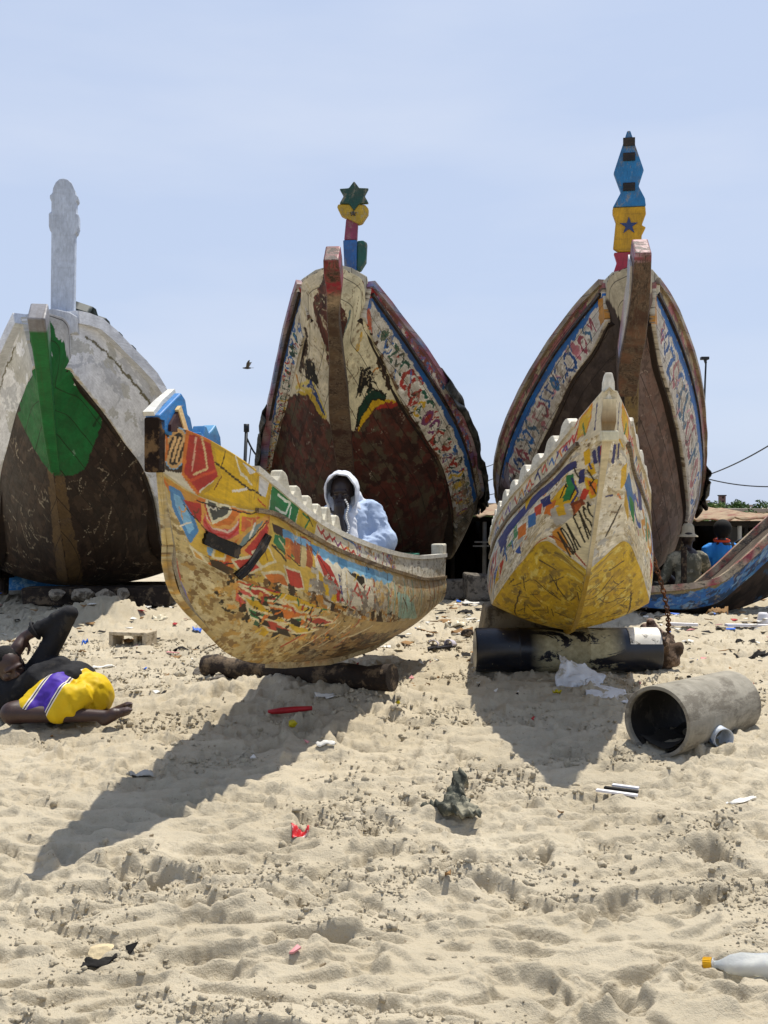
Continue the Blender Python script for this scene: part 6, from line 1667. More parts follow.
def hand_prims(wrist, direc, palm_n, k=1.0, curl=.5):
    """palm, four bent fingers of different length, thumb from the side"""
    w = Vector(wrist); d = Vector(direc).normalized(); n = Vector(palm_n); n = (n - d * n.dot(d)).normalized(); s = d.cross(n).normalized()
    P = [('c', w, w + d * .075 * k, .026 * k, .036 * k), ('c', w + s * .022 * k + d * .02 * k, w + s * .028 * k + d * .082 * k, .016 * k, .013 * k), ('c', w - s * .02 * k + d * .02 * k, w - s * .028 * k + d * .078 * k, .016 * k, .013 * k)]
    for off, ln in ((-.030, .062), (-.010, .076), (.011, .080), (.031, .070)):
        b = w + d * .085 * k + s * off * k; r0 = .0095 * k; dd = d
        for i, f_ in enumerate((.45, .32, .23)):
            dd = (dd + n * curl * (.5 + .3 * i)).normalized(); e = b + dd * ln * f_ * k; P.append(('c', b, e, r0, r0 * .9)); b = e; r0 *= .9
    tb = w + s * .028 * k + d * .02 * k; t1 = tb + (s * .9 + d * .6 + n * .3).normalized() * .042 * k; t2 = t1 + (d * .8 + s * .2 + n * .5).normalized() * .034 * k
    P += [('c', tb, t1, .013 * k, .011 * k), ('c', t1, t2, .0105 * k, .009 * k)]
    return P


def face_bits(parent, c, ax, r, skin=True):
    s, f, u = ax; c = Vector(c)
    for sg in (1, -1):
        bm = bmesh.new(); ellipsoid_into(bm, c + s * sg * .33 * r + f * .80 * r + u * .0 * r, (.12 * r, .09 * r, .05 * r)); me = bpy.data.meshes.new('eye'); bm.to_mesh(me); bm.free(); link('eye', me, M_EYE, parent, True)


# ---- robed man in the boat
pY = 6.55
rp = empty('person', (-.22, pY, .53), 'person in white hooded robe sitting in the small boat with prayer beads at the mouth', 'person')
L0 = Vector((-.22, pY, .53))


def q(px, py, dy=0.): return at(px, py, pY + dy) - L0


hc = q(342, 492, -.03); fw = Vector((-.10, -1, -.22)); up = Vector((-.06, -.2, 1))
hp, ax = head_prims(hc, fw, up, .092)
neck = ('c', hc + Vector((.0, .02, -.09)), q(350, 515, .05), .05, .06)
wr = q(339.5, 517, -.16); el = q(341, 537, -.18)
body = hp + [neck, ('e', q(352, 530, .03), (.16, .1, .15)), ('c', el, wr, .042, .028), ('c', q(346, 520, .0), el, .05, .045)] + hand_prims(wr, Vector((-.02, .12, 1)), Vector((.1, 1, .1)), .9, .55)
bo = blob('body', body, .0065, 3, M_SKIN2, rp)
face_bits(bo, hc, ax, .092)
M_ROBE = plain('pale_blue_white_cotton', '#a8b8d0', .85, .1, 5, .35, 30, bdist=.006)
M_SCARF = plain('white_cotton_scarf', '#d3d5da', .85, .08, 6, .35, 40, bdist=.006)
robe = [('c', q(352, 522, .05), q(356, 552, .08), .15, .20), ('c', q(334, 511, .05), q(372, 508, .05), .055, .06), ('c', q(356, 552, .1), q(358, 590, .1), .22, .26), ('c', q(373, 509, .03), q(383, 540, -.02), .062, .085), ('c', q(383, 541, -.02), q(364, 552, -.12), .098, .075), ('c', q(364, 552, -.12), q(352, 549, -.16), .08, .06),
        ('c', q(332, 512, .05), q(327, 535, .0), .065, .075), ('c', q(327, 535, .0), q(336, 546, -.1), .07, .06), ('c', q(385, 541, 0), q(390, 547, 0), .06, .03), ('c', q(352, 570, .05), q(345, 580, -.35), .15, .12), ('c', q(365, 570, .05), q(372, 582, -.35), .14, .12)]
blob('robe', robe, .011, 4, M_ROBE, rp, fold_fn(3, .010, 36, (1, .1, .3)))


def hood(parent, c, ax, r, mat):
    """open cowl round the face, thick cloth with a rolled edge"""
    s, f, u = ax; G = []
    for i in range(30):   # from face edge backwards over the skull
        a = i / 29; row = []
        for k in range(41):
            th_ = (k / 40 - .5) * 2 * R(152); rad_s = .90 + .10 * math.sin(a * math.pi * .9) ; rad_u = 1.14 + .06 * math.sin(a * 2)
            y_ = .62 - 1.75 * a; sh = math.sqrt(max(0, 1 - (max(0, a - .25) / .76) ** 2.4)); dn = 1.0 + (.28 if math.cos(th_) < 0 else 0)
            wv = 1 + .035 * math.sin(k * 1.1 + i * .5) + .02 * math.sin(k * 2.7)
            p = c + s * (math.sin(th_) * rad_s * sh * wv * r) + u * ((math.cos(th_) * rad_u * dn * sh * wv + .08) * r) + f * ((y_ + .18 * math.cos(th_) * (1 - a)) * r); row.append(p)
        G.append(row)
    G = np.array(G); idx = np.arange(30 * 41).reshape(30, 41)
    o = link('hood', mesh_np('hood', G.reshape(-1, 3), np.stack([idx[:-1, :-1], idx[1:, :-1], idx[1:, 1:], idx[:-1, 1:]], -1).reshape(-1, 4)), mat, parent, True)
    m = o.modifiers.new('t', 'SOLIDIFY'); m.thickness = .012; m2 = o.modifiers.new('s', 'SUBSURF'); m2.levels = m2.render_levels = 1
    return o


hood(rp, hc, ax, .105, M_SCARF)
scarf = [('c', q(331, 496, .0), q(333, 512, -.02), .030, .04), ('c', q(333, 512, -.02), q(338, 528, -.09), .035, .022), ('c', q(354, 497, .0), q(356, 510, -.03), .028, .042), ('c', q(356, 510, -.03), q(350, 518, -.08), .042, .035), ('c', q(350, 518, -.08), q(352, 540, -.14), .04, .045), ('c', q(352, 540, -.14), q(356, 556, -.15), .045, .04), ('c', q(335, 512, .08), q(366, 508, .08), .06, .06), ('c', q(336, 497, .09), q(352, 498, .09), .075, .075)]
blob('scarf', scarf, .009, 3, M_SCARF, rp, fold_fn(9, .008, 30, (.7, .1, .5)))
bd = MB(); bm = bmesh.new()
b0, b1 = q(345.2, 500, -.175), q(346.6, 533, -.27)
for i in range(17):
    u_ = i / 16; p = b0.lerp(b1, u_) + Vector((.010 * math.sin(u_ * 9) + .012 * math.sin(math.pi * u_), 0, -.0))
    bmesh.ops.create_icosphere(bm, subdivisions=2, radius=.0070, matrix=Matrix.Translation(p))
me = bpy.data.meshes.new('prayer_beads'); bm.to_mesh(me); bm.free(); o = link('prayer_beads', me, plain('white_beads', '#dedcd6', .3, .05, 30, 0, 30), None, True); o.location = L0
tag(o, 'string of white prayer beads hanging from the robed person\'s hand', 'beads')

# ---- man lying on the sand
lY = 5.45; L1 = Vector((-1.72, lY, 0))
rl = empty('person', L1, 'person lying curled on the sand in yellow and purple shorts with one elbow raised', 'person')


def w(px, py, dy=0.): return at(px, py, lY + dy) - L1


hc = w(9, 667, .10); fw = Vector((.55, -.62, -.12)); up = Vector((-.35, -.1, .9))
hp, ax = head_prims(hc, fw, up, .098)
hip = w(96, 694, .12); kn = w(12, 713, -.14); an = w(108, 716, -.12); toe = w(127, 711, -.10)
kn2 = w(20, 716, .10); an2 = w(112, 714, .06); toe2 = w(128, 706, .06)
sh = w(22, 688, .18); elb = w(66, 615, .20); wri = w(24, 637, .16)
body = hp + [('c', hc + Vector((-.02, .03, -.09)), sh, .055, .065), ('c', sh, hip, .12, .095), ('c', hip + Vector((-.03, -.05, -.02)), kn, .075, .062), ('c', kn, an, .055, .030), ('c', an, toe, .032, .024), ('c', an + Vector((.03, 0, .01)), an + Vector((-.02, 0, -.02)), .035, .034),
             ('c', hip + Vector((-.03, .06, -.02)), kn2, .075, .06), ('c', kn2, an2, .052, .030), ('c', an2, toe2, .032, .026), ('c', w(30, 682, .16), elb, .058, .043), ('c', elb, wri, .042, .029)]
for an_, to_ in ((an, toe), (an2, toe2)):
    for k in range(5):
        dd = (to_ - an_).normalized(); off = Vector((0, .018 * (k - 2), .004)); body.append(('c', to_ + off * .8, to_ + off + dd * (.03 - .004 * k), .012 - .0012 * k, .010 - .001 * k))
body += hand_prims(wri, hc + Vector((.03, -.03, .06)) - wri, Vector((-.5, .2, -.7)), .95, .5)
bo = blob('body', body, .0075, 3, M_SKIN, rl)
face_bits(bo, hc, ax, .098)
M_BLACK = plain('black_shirt_cloth', '#17171a', .8, .3, 8, .4, 60, dirt='#33302c', dirt_amt=.2)
shirt = [('c', w(18, 690, .18), w(74, 684, .16), .145, .135), ('c', w(30, 684, .16), w(68, 615, .20), .075, .052), ('c', w(69, 614, .20), w(34, 631, .17), .052, .042), ('c', w(60, 668, .1), w(38, 678, .05), .07, .08), ('c', w(44, 684, .02), w(70, 678, .06), .07, .075), ('c', w(5, 700, .08), w(25, 690, .1), .10, .11)]
so = blob('shirt', shirt, .010, 3, M_BLACK, rl, fold_fn(5, .009, 26, (.8, .2, .5)))
mb = MB(); cdir = (wri - elb).normalized(); cpos = w(35, 630.5, .17)
ring = []
a_ = cdir.cross(Vector((0, 1, 0))).normalized(); b_ = cdir.cross(a_)
mb.tube([cpos + (a_ * math.cos(k / 16 * 2 * math.pi) + b_ * math.sin(k / 16 * 2 * math.pi)) * .05 for k in range(17)], .009, 8, False); mb.build('cuff', M_BLACK, so, True)
tY = plain('yellow_jersey', '#c9a912', .6, .1, 6, .25, 90)
t = NT('yellow_purple_shorts'); tc = t.n('ShaderNodeTexCoord').outputs['Object']; sp = t.n('ShaderNodeSeparateXYZ'); t.L(tc, sp.inputs[0])
# purple side panel with piped seams runs from waist to hem
xa = w(20, 690).x; xb = w(82, 690).x
slant = t.math('SUBTRACT', sp.outputs[0], t.math('MULTIPLY', sp.outputs[2], .55))
lo_, hi_ = w(36, 702).x - .55 * w(36, 702).z, w(66, 690).x - .55 * w(66, 690).z
inp = t.math('MULTIPLY', t.math('GREATER_THAN', slant, lo_), t.math('LESS_THAN', slant, hi_))
def near(v_, wd): return t.math('LESS_THAN', t.math('ABSOLUTE', t.math('SUBTRACT', slant, v_)), wd)
pip = t.math('MAXIMUM', near(lo_, .012), near(hi_, .012)); pip2 = t.math('MAXIMUM', near(lo_, .004), near(hi_, .004))
col = t.mix(inp, srgb('#cfae10'), srgb('#4a2f9a')); col = t.mix(pip, col, srgb('#d9d2c0')); col = t.mix(pip2, col, srgb('#2a2050'))
t.out(col, .6, .3); t.bump(t.noise(tc, 220, 2), .2, .002)
shorts = [('c', w(94, 696, .12), w(92, 692, .05), .115, .11), ('c', w(90, 696, .06), w(30, 709, -.10), .115, .080), ('c', w(90, 695, .14), w(34, 707, .06), .115, .084), ('c', w(78, 685, .1), w(92, 692, .1), .10, .11), ('c', w(58, 690, -.02), w(40, 700, -.06), .10, .085), ('c', w(66, 696, -.12), w(58, 710, -.13), .075, .075), ('c', w(80, 696, -.08), w(70, 706, -.12), .075, .07)]
blob('shorts', shorts, .010, 3, t.m, rl, fold_fn(8, .009, 30, (.9, .1, .45), .25))
bm = bmesh.new(); ellipsoid_into(bm, hc + ax[1] * -.028 + ax[2] * .03, (.086, .104, .088), Matrix((ax[0], ax[1], ax[2])).transposed().to_euler()); me = bpy.data.meshes.new('hair'); bm.to_mesh(me); bm.free(); link('hair', me, M_HAIR, bo, True)
p = at(684, 552, 12.0); mb = MB(); mb.tube([(p.x, 12.0, -.02), (p.x, 12.0, .70)], .035, 9); o = mb.build('boat_prop', M_LOG, None, loc=(p.x, 12.0, 0)); tag(o, 'thin dark upright prop beneath the right side of the big right boat', 'prop')
M_GREYT = plain('grey_legging', '#3a3a3c', .75, .2, 10, .3, 60)

# ---- two people beyond, at the right
def seated_back(loc, label, shirt_mat, cuff, cap=None, lean=0.):
    r = empty('person', loc, label, 'person')
    V3 = Vector
    hp, ax = head_prims(V3((0, 0, .78)), V3((.2, 1, -.25)), V3((0, 0, 1)), .098)
    la, ra = V3((-.30, .06, .25)), V3((.30, .10, .25))
    body = hp + [('c', V3((0, .0, .70)), V3((0, 0, .58)), .05, .06), ('c', V3((0, 0, .14)), V3((0, .0, .52)), .14, .15), ('c', V3((-.08, .05, .10)), V3((-.18, .45, .30)), .085, .065), ('c', V3((.08, .05, .10)), V3((.18, .45, .30)), .085, .065), ('c', V3((-.18, .45, .30)), V3((-.18, .55, -.1)), .06, .04), ('c', V3((.18, .45, .30)), V3((.18, .55, -.1)), .06, .04),
            ('c', V3((-.18, 0, .54)), la, .055, .042), ('c', la, V3((-.20, .25, .22)), .042, .03), ('c', V3((.18, 0, .54)), ra, .055, .042), ('c', ra, V3((.16, .3, .25)), .042, .03)] + hand_prims((-.20, .25, .22), (.3, .7, .1), (0, -.2, -1), .9, .4) + hand_prims((.16, .3, .25), (-.3, .7, .1), (0, -.2, -1), .9, .4)
    b = blob('body', body, .011, 3, M_SKIN2, r)
    sh_ = [('c', V3((0, 0, .12)), V3((0, 0, .50)), .165, .165), ('c', V3((-.15, 0, .56)), V3((.15, 0, .56)), .07, .07), ('c', V3((-.19, 0, .53)), la, .075, .065), ('c', V3((.19, 0, .53)), ra, .075, .065), ('c', V3((0, .03, .66)), V3((0, 0, .6)), .06, .075)]
    blob('shirt', sh_, .012, 4, shirt_mat, r, fold_fn(6, .010, 20, (.3, .1, .8)))
    return r, b


M_BSHIRT = plain('bright_blue_shirt', '#2f86d6', .75, .1, 7, .3, 60); M_KHAKI = plain('faded_olive_jacket', '#5c5a4c', .85, .3, 7, .4, 50, dirt='#a39c86', dirt_amt=.4); M_ORANGE = plain('orange_cloth', '#d84a20', .7, .1, 10, .3, 60)
zb = at(722, 531, 13).z - .78
r, b = seated_back((at(722, 531, 13).x, 13.0, zb), 'person in a bright blue shirt sitting beyond the blue boat, seen from behind', M_BSHIRT, 1)
bm = bmesh.new(); ellipsoid_into(bm, (0, -.02, .81), (.118, .125, .125)); me = bpy.data.meshes.new('hair'); bm.to_mesh(me); bm.free(); link('hair', me, M_HAIR, b, True)
mb = MB(); mb.tube([Vector((math.cos(a_) * .085, math.sin(a_) * .085 + .01, .655 + .012 * math.sin(a_))) for a_ in np.linspace(0, 6.283, 20)], .022, 8, False); mb.build('collar', M_ORANGE, r, True)
blob('sleeve_cuff', [('c', Vector((-.29, .05, .30)), Vector((-.25, .16, .235)), .07, .062)], .012, 2, M_ORANGE, r)
mb = MB(); mb.sweep([(.13, -.17, .12), (.14, -.185, .3), (.13, -.16, .5), (.11, -.06, .64)], .035, .012, side=(1, 0, 0)); mb.build('bag_strap', M_BLACK, r)
p = at(688, 537, 12.6)
r, b = seated_back((p.x, 12.6, p.z - .80), 'person in an olive jacket and pale hat sitting half hidden behind the big right boat', M_KHAKI, 0)
mb = MB(); n = 26; sec = [(.0, .975), (.06, .97), (.092, .93), (.102, .845), (.155, .81), (.157, .803), (.094, .825), (.09, .92)]
mb.add([(r_ * math.cos(2 * math.pi * k / n), r_ * math.sin(2 * math.pi * k / n), z_) for r_, z_ in sec for k in range(n)], [(i * n + k, i * n + (k + 1) % n, (i + 1) * n + (k + 1) % n, (i + 1) * n + k) for i in range(len(sec) - 1) for k in range(n)])
hat = mb.build('hat', plain('pale_straw_hat', '#b5aa92', .9, .12, 14, .4, 60), None, True); hat.scale = (.8, .8, 1.0); hat.location = (p.x, 12.6, p.z - .80); tag(hat, 'pale brimmed hat worn by the person in the olive jacket', 'hat')
# what they sit on
for (x, y, z, lab) in ((at(722, 531, 13).x, 13.05, zb, 'dark wooden crate under the person in blue'), (p.x, 12.65, p.z - .80, 'dark wooden crate under the person in the pale hat')):
    gz = ground(x, y); hgt = max(z + .0 - gz, .08); mb = MB(); root = empty('crate', (x, y, gz), lab, 'crate')
    for k in range(3):
        mb.box((0, -.17, hgt * (k + .5) / 3), (.42, .02, hgt / 3 - .012)); mb.box((0, .17, hgt * (k + .5) / 3), (.42, .02, hgt / 3 - .012)); mb.box((-.2, 0, hgt * (k + .5) / 3), (.02, .31, hgt / 3 - .012)); mb.box((.2, 0, hgt * (k + .5) / 3), (.02, .31, hgt / 3 - .012))
    mb.build('crate_sides', M_LOG, root); mb = MB(); mb.box((0, 0, hgt - .004), (.41, .37, .018)); mb.build('crate_lid', M_LOG, root)

# green crate in the small boat
cst = at(402, 560, 7.3); mb = MB(); gw = plain('green_painted_crate', '#1f6a52', .6, .2, 9, .3, 50, dirt='#0f2f28', dirt_amt=.3)
root = empty('crate', (cst.x, 7.3, .555), 'green painted crate in the stern of the small boat with the heart', 'crate', rz=R(-14))
mb.box((0, -.09, .14), (.22, .018, .30)); mb.box((0, .09, .14), (.22, .018, .30)); mb.box((-.101, 0, .14), (.018, .162, .30)); mb.box((.101, 0, .14), (.018, .162, .30)); mb.build('crate_sides', gw, root)
mb = MB(); mb.box((0, 0, .01), (.20, .16, .018)); mb.build('crate_bottom', gw, root)
# ================================================================== litter one can tell apart
M_SLIP = plain('black_rubber_slipper', '#1a181c', .4, .2, 10, .2, 60)
M_SLIPW = plain('white_slipper_strap', '#c9c4d0', .35, .1, 10, .2, 60)
for k, (px, py, rz) in enumerate(((432, 648, 15), (446, 649, -12))):
    p = on(px, py, .004); root = empty('slipper', p, ['left one of the two black slippers beside the small boat', 'right one of the two black slippers beside the small boat'][k], 'slipper', 'pair of black slippers', rz=R(rz + 60))
    mb = MB(); out = [(.13 * math.cos(a_) * (1 if math.cos(a_) > 0 else 1.0), (.045 if math.cos(a_) > 0 else .036) * math.sin(a_), 0) for a_ in np.linspace(0, 2 * math.pi, 22, endpoint=False)]
    mb.prism(out, (0, 0, .022)); mb.build('sole', M_SLIP, root, bevel=.005)
    G = [[(.03 + .055 * i / 7, .047 * math.cos(t_), .02 + (.052 - .012 * i / 7) * math.sin(t_)) for t_ in np.linspace(0, math.pi, 12)] for i in range(8)]
    mb = MB(); mb.add([p_ for r_ in G for p_ in r_], [(i * 12 + j, (i + 1) * 12 + j, (i + 1) * 12 + j + 1, i * 12 + j + 1) for i in range(7) for j in range(11)])
    o = mb.build('strap', M_SLIPW, root, True); o.modifiers.new('t', 'SOLIDIFY').thickness = .006

# plastic bottle, lower right
t = NT('clear_crushed_plastic'); t.out(srgb('#e6eaea'), .12, .5); t.b.inputs['Transmission Weight'].default_value = .6; t.b.inputs['IOR'].default_value = 1.2
tc = t.n('ShaderNodeTexCoord').outputs['Object']; t.bump(t.noise(tc, 22, 3), .5, .01); M_CLEAR = t.m
a_ = on(716, 958, .03); b_ = on(790, 975, .03); d = b_ - a_
root = empty('plastic_bottle', a_, 'crushed clear plastic bottle with a yellow cap on the near sand', 'bottle'); root.rotation_euler = d.to_track_quat('X', 'Z').to_euler()
mb = MB(); n = 30; sec = [(-.012, .011), (.004, .012), (.016, .016), (.04, .030), (.07, .036), (.10, .034), (.13, .037), (.17, .033), (.2, .037), (.225, .036), (.235, .028)]
mb.add([(x, r_ * math.cos(2 * math.pi * k / n) * (1 + .05 * math.sin(x * 60 + k)), r_ * math.sin(2 * math.pi * k / n) * (.80 + .12 * math.sin(x * 33 + k * .8))) for x, r_ in sec for k in range(n)], [(i * n + k, i * n + (k + 1) % n, (i + 1) * n + (k + 1) % n, (i + 1) * n + k) for i in range(len(sec) - 1) for k in range(n)] + [tuple((len(sec) - 1) * n + k for k in range(n))])
mb.build('bottle_body', M_CLEAR, root, True)
mb = MB(); mb.tube([(-.032, 0, 0), (-.010, 0, 0)], .0155, 24)
for k in range(20): mb.box((-.021, .0155 * math.cos(k * math.pi / 10), .0155 * math.sin(k * math.pi / 10)), (.02, .0016, .0016))
mb.build('cap', plain('yellow_cap_plastic', '#d9a414', .4, .06, 10, .05, 60), root)
mb = MB(); mb.tube([(-.006, .0145 * math.cos(k / 16 * 6.2832), .0145 * math.sin(k / 16 * 6.2832)) for k in range(17)], .002, 6, False); mb.build('cap_ring', M_CLEAR, root, True)

# grey cloth in the middle
M_GCLOTH = plain('sandy_grey_cloth', '#45473e', .9, .35, 14, .7, 50, dirt='#8f8a76', dirt_amt=.45, bdist=.008)
p = on(457, 814, -.004)
cl_ = [('c', Vector((-.005, .03, .04)), Vector((.02, .09, .10)), .030, .034), ('c', Vector((.02, .09, .10)), Vector((.035, .11, .085)), .034, .026), ('c', Vector((-.03, .0, .02)), Vector((.01, .05, .05)), .035, .03), ('c', Vector((-.05, -.03, .012)), Vector((.06, -.04, .014)), .026, .024), ('c', Vector((-.12, .02, .008)), Vector((-.05, .0, .014)), .016, .024), ('c', Vector((.0, -.07, .006)), Vector((.07, -.08, .008)), .018, .016), ('c', Vector((-.02, -.05, .02)), Vector((.04, .0, .03)), .022, .022)]
o = blob('crumpled_cloth', cl_, .0045, 2, M_GCLOTH, None, lambda co: .007 * (1 - 2 * np.abs(np.sin(co[:, 0] * 70 + co[:, 2] * 30 + 9 * fbm(co[:, 0] * 14 + co[:, 2] * 9, co[:, 1] * 14, 2, 4)))) + .012 * fbm(co[:, 0] * 45 + co[:, 2] * 20, co[:, 1] * 45 + co[:, 2] * 30, 3, 6)); o.location = p
tag(o, 'crumpled grey green cloth bundle standing up on the middle of the sunlit sand', 'cloth')

M_RED = plain('red_plastic', '#a01f24', .5, .2, 20, .3, 60); M_REDW = plain('red_white_packet', '#c2262a', .45, .2, 20, .3, 60, dirt='#e0d4cc', dirt_amt=.35)
M_PAPER = plain('white_waste_paper', '#d8d5cc', .8, .12, 20, .3, 60); M_BLUEP = plain('blue_plastic_scrap', '#2a62c0', .5, .15, 20, .3, 60); M_YEL = plain('yellow_fruit_skin', '#b9a818', .6, .2, 30, .3, 60); M_BRN = plain('brown_card', '#8a6a44', .9, .2, 12, .4, 60); M_DK = plain('dark_rag', '#1c1a18', .9, .4, 20, .6, 60); M_WOODB = plain('bleached_stick', '#9a8a70', .9, .2, 20, .5, 80); M_PINK = plain('pink_scrap', '#c98a8a', .7, .2, 20, .3, 60)


def crumple(name, px, py, lx, ly, hz, rz, mat, label, cat, seed, n=12, m=9):
    p = on(px, py, .006); G = np.zeros((n, m, 3))
    for i in range(n):
        for j in range(m):
            u, v = i / (n - 1) - .5, j / (m - 1) - .5; nz = float(fbm(np.array(u * 4 + seed), np.array(v * 4 + seed), 3, seed))
            G[i, j] = (u * lx * (1 + .5 * nz), v * ly * (1 + float(fbm(np.array(u * 3), np.array(v * 3 + 9), 2, seed + 2))), max(-.004, hz * (.5 + 1.6 * nz) * (1 - 2.2 * v * v)))
            xw = p.x + G[i, j, 0] * math.cos(R(rz)) - G[i, j, 1] * math.sin(R(rz)); yw = p.y + G[i, j, 0] * math.sin(R(rz)) + G[i, j, 1] * math.cos(R(rz)); G[i, j, 2] += .8 * (ground(xw, yw) - ground(p.x, p.y))
    idx = np.arange(n * m).reshape(n, m); o = link(name, mesh_np(name, G.reshape(-1, 3), np.stack([idx[:-1, :-1], idx[1:, :-1], idx[1:, 1:], idx[:-1, 1:]], -1).reshape(-1, 4)), mat, None, False)
    o.location = p; o.rotation_euler = (0, 0, R(rz)); o.modifiers.new('t', 'SOLIDIFY').thickness = .003
    return tag(o, label, cat)


crumple('candy_wrapper', 300, 830, .06, .045, .02, 10, M_REDW, 'crumpled red and white wrapper on the sunlit sand', 'wrapper', 3)
mb = MB(); p = on(290, 721, .018); mb.tube([(-.12, -.02, 0), (-.05, 0, .004), (.03, .006, .01), (.12, .03, .012)], .016, 10, True, [.012, .018, .017, .012]); o = mb.build('red_tube', M_RED, None, True); o.location = p; tag(o, 'dark red plastic tube lying at the edge of the shade', 'tube')
o = rock('lemon', on(293, 729, .02), (.06, .05, .045), 'yellow lemon like fruit beside the red tube', 'fruit', None, M_YEL, 5); [None]
o = rock('lemon', on(398, 706, .012), (.035, .03, .03), 'small yellow fruit scrap on the sand right of the log', 'fruit', None, M_YEL, 6)
crumple('paper_scrap', 325, 708, .12, .04, .02, 15, M_PAPER, 'white paper strip near the right end of the log', 'paper', 7)
crumple('paper_scrap', 326, 753, .09, .05, .02, -10, M_PAPER, 'small white paper half buried below the yellow fruit', 'paper', 8)
M_STRIPE = plain('white_slat', '#d6d4d6', .6, .1, 10, .2, 50)
p = on(619, 795, .012); root = empty('broken_slats', p, 'bundle of white and dark broken slats on the sand', 'slats', rz=R(-28))
for k in range(3):
    mb = MB(); mb.box((.0 + .01 * k, -.035 + .032 * k, .014 + .006 * k), (.17 - .03 * k, .022, .008)); mb.build('slat', M_STRIPE if k != 1 else M_DK, root)
crumple('paper_scrap', 741, 803, .1, .05, .02, 5, M_PAPER, 'white paper scrap at the right on the near sand', 'paper', 9)
crumple('dark_wrapper', 100, 956, .085, .04, .03, 5, M_DK, 'dark torn wrapper under a sand lump, lower left', 'wrapper', 10)
rock('sand_lump', on(105, 945, .0), (.12, .09, .05), 'pale lump of dried sand above the dark wrapper', 'lump', None, plain('dried_sand', '#c2b08c', .95, .1, 20, .6, 90), 12)
M_PALE = plain('half_clear_film', '#c9bea2', .35, .1, 12, .4, 30)
crumple('plastic_bag', 140, 776, .10, .07, .03, 30, plain('grey_bag', '#a8a59c', .5, .1, 10, .4, 40), 'greyish plastic bag in the tip shadow of the small boat', 'bag', 14)
# right side, by the blue boat
crumple('cardboard', 718, 616, .22, .16, .10, 20, M_BRN, 'brown folded cardboard on the sand below the blue boat', 'cardboard', 15)
mb = MB(); p = on(750, 627, .02); mb.box((0, 0, 0), (.5, .07, .025), Euler((0, .03, R(8))).to_matrix()); o = mb.build('plank', M_STRIPE, None); o.location = p; tag(o, 'white painted plank on the sand near the right edge', 'plank')
mb = MB(); p = on(684, 628, .02); mb.box((0, 0, 0), (.26, .06, .025), Euler((0, .02, R(-8))).to_matrix()); o = mb.build('plank', M_STRIPE, None); o.location = p; tag(o, 'short pale plank left of the brown cardboard', 'plank')
p = on(763, 622, .0); mb = MB(); n = 20; sec = [(.0, .002), (.04, .002), (.05, .02), (.062, .10), (.066, .11), (.06, .108), (.045, .02)]
mb.add([(r_ * math.cos(2 * math.pi * k / n), r_ * math.sin(2 * math.pi * k / n), .11 - z_ + .004) for r_, z_ in sec for k in range(n)], [(i * n + k, i * n + (k + 1) % n, (i + 1) * n + (k + 1) % n, (i + 1) * n + k) for i in range(len(sec) - 1) for k in range(n)]); o = mb.build('plastic_cup', M_STRIPE, None, True); o.location = p; tag(o, 'upturned white plastic cup at the right edge', 'cup')
crumple('dark_rag', 752, 655, .24, .10, .05, 10, M_DK, 'black rag strewn on the sand at the right', 'rag', 16)
crumple('dark_rag', 745, 641, .18, .06, .04, -5, M_DK, 'thin black seaweed like rag above the larger black one', 'rag', 17)
crumple('dark_rag', 184, 650, .24, .07, .03, 3, M_DK, 'flat black rag on the sand left of the log', 'rag', 18)
crumple('plastic_scrap', 197, 634, .08, .05, .04, 3, M_BLUEP, 'small bright blue plastic scrap left of the small boat', 'scrap', 19)
crumple('plastic_scrap', 85, 646, .05, .05, .06, 3, M_BLUEP, 'blue plastic scrap beside the lying person\'s raised elbow', 'scrap', 20)
mb = MB(); p = on(121, 657, .01); mb.tube([(-.12, 0, 0), (0, .01, .008), (.13, -.01, 0)], .009, 7); o = mb.build('stick', M_DK, None, True); o.location = p; tag(o, 'dark stick below the pale cement block', 'stick')
crumple('paper_scrap', 103, 668, .17, .07, .03, -5, M_PAPER, 'pale paper sheet behind the lying person\'s hips', 'paper', 21)
crumple('paper_scrap', 131, 644, .12, .08, .04, 20, M_BRN, 'tan card scrap in front of the cement block', 'card', 22)
crumple('plastic_scrap', 160, 622, .14, .09, .05, 20, M_PALE, 'crumpled pale plastic right of the cement block', 'scrap', 23)
for k, (px, py, c, lab) in enumerate(((470, 605, M_PAPER, 'white paper between the chock blocks and the slippers'), (455, 628, M_PALE, 'pale plastic strip beside the wedge block'), (462, 633, M_BRN, 'brown scrap in front of the pale plastic strip'), (465, 614, M_DK, 'dark scrap in front of the large chock block'))):
    crumple('litter_scrap', px, py, .2, .09, .05, 10 * k, c, lab, 'scrap', 30 + k)
rock('coral_lump', on(468, 640, .02), (.14, .1, .08), 'brown square lump left of the black drum', 'lump', None, M_LOG, 33)
crumple('plastic_scrap', 557, 697, .05, .03, .04, 0, M_YEL, 'yellow plastic bit in front of the drum', 'scrap', 35)

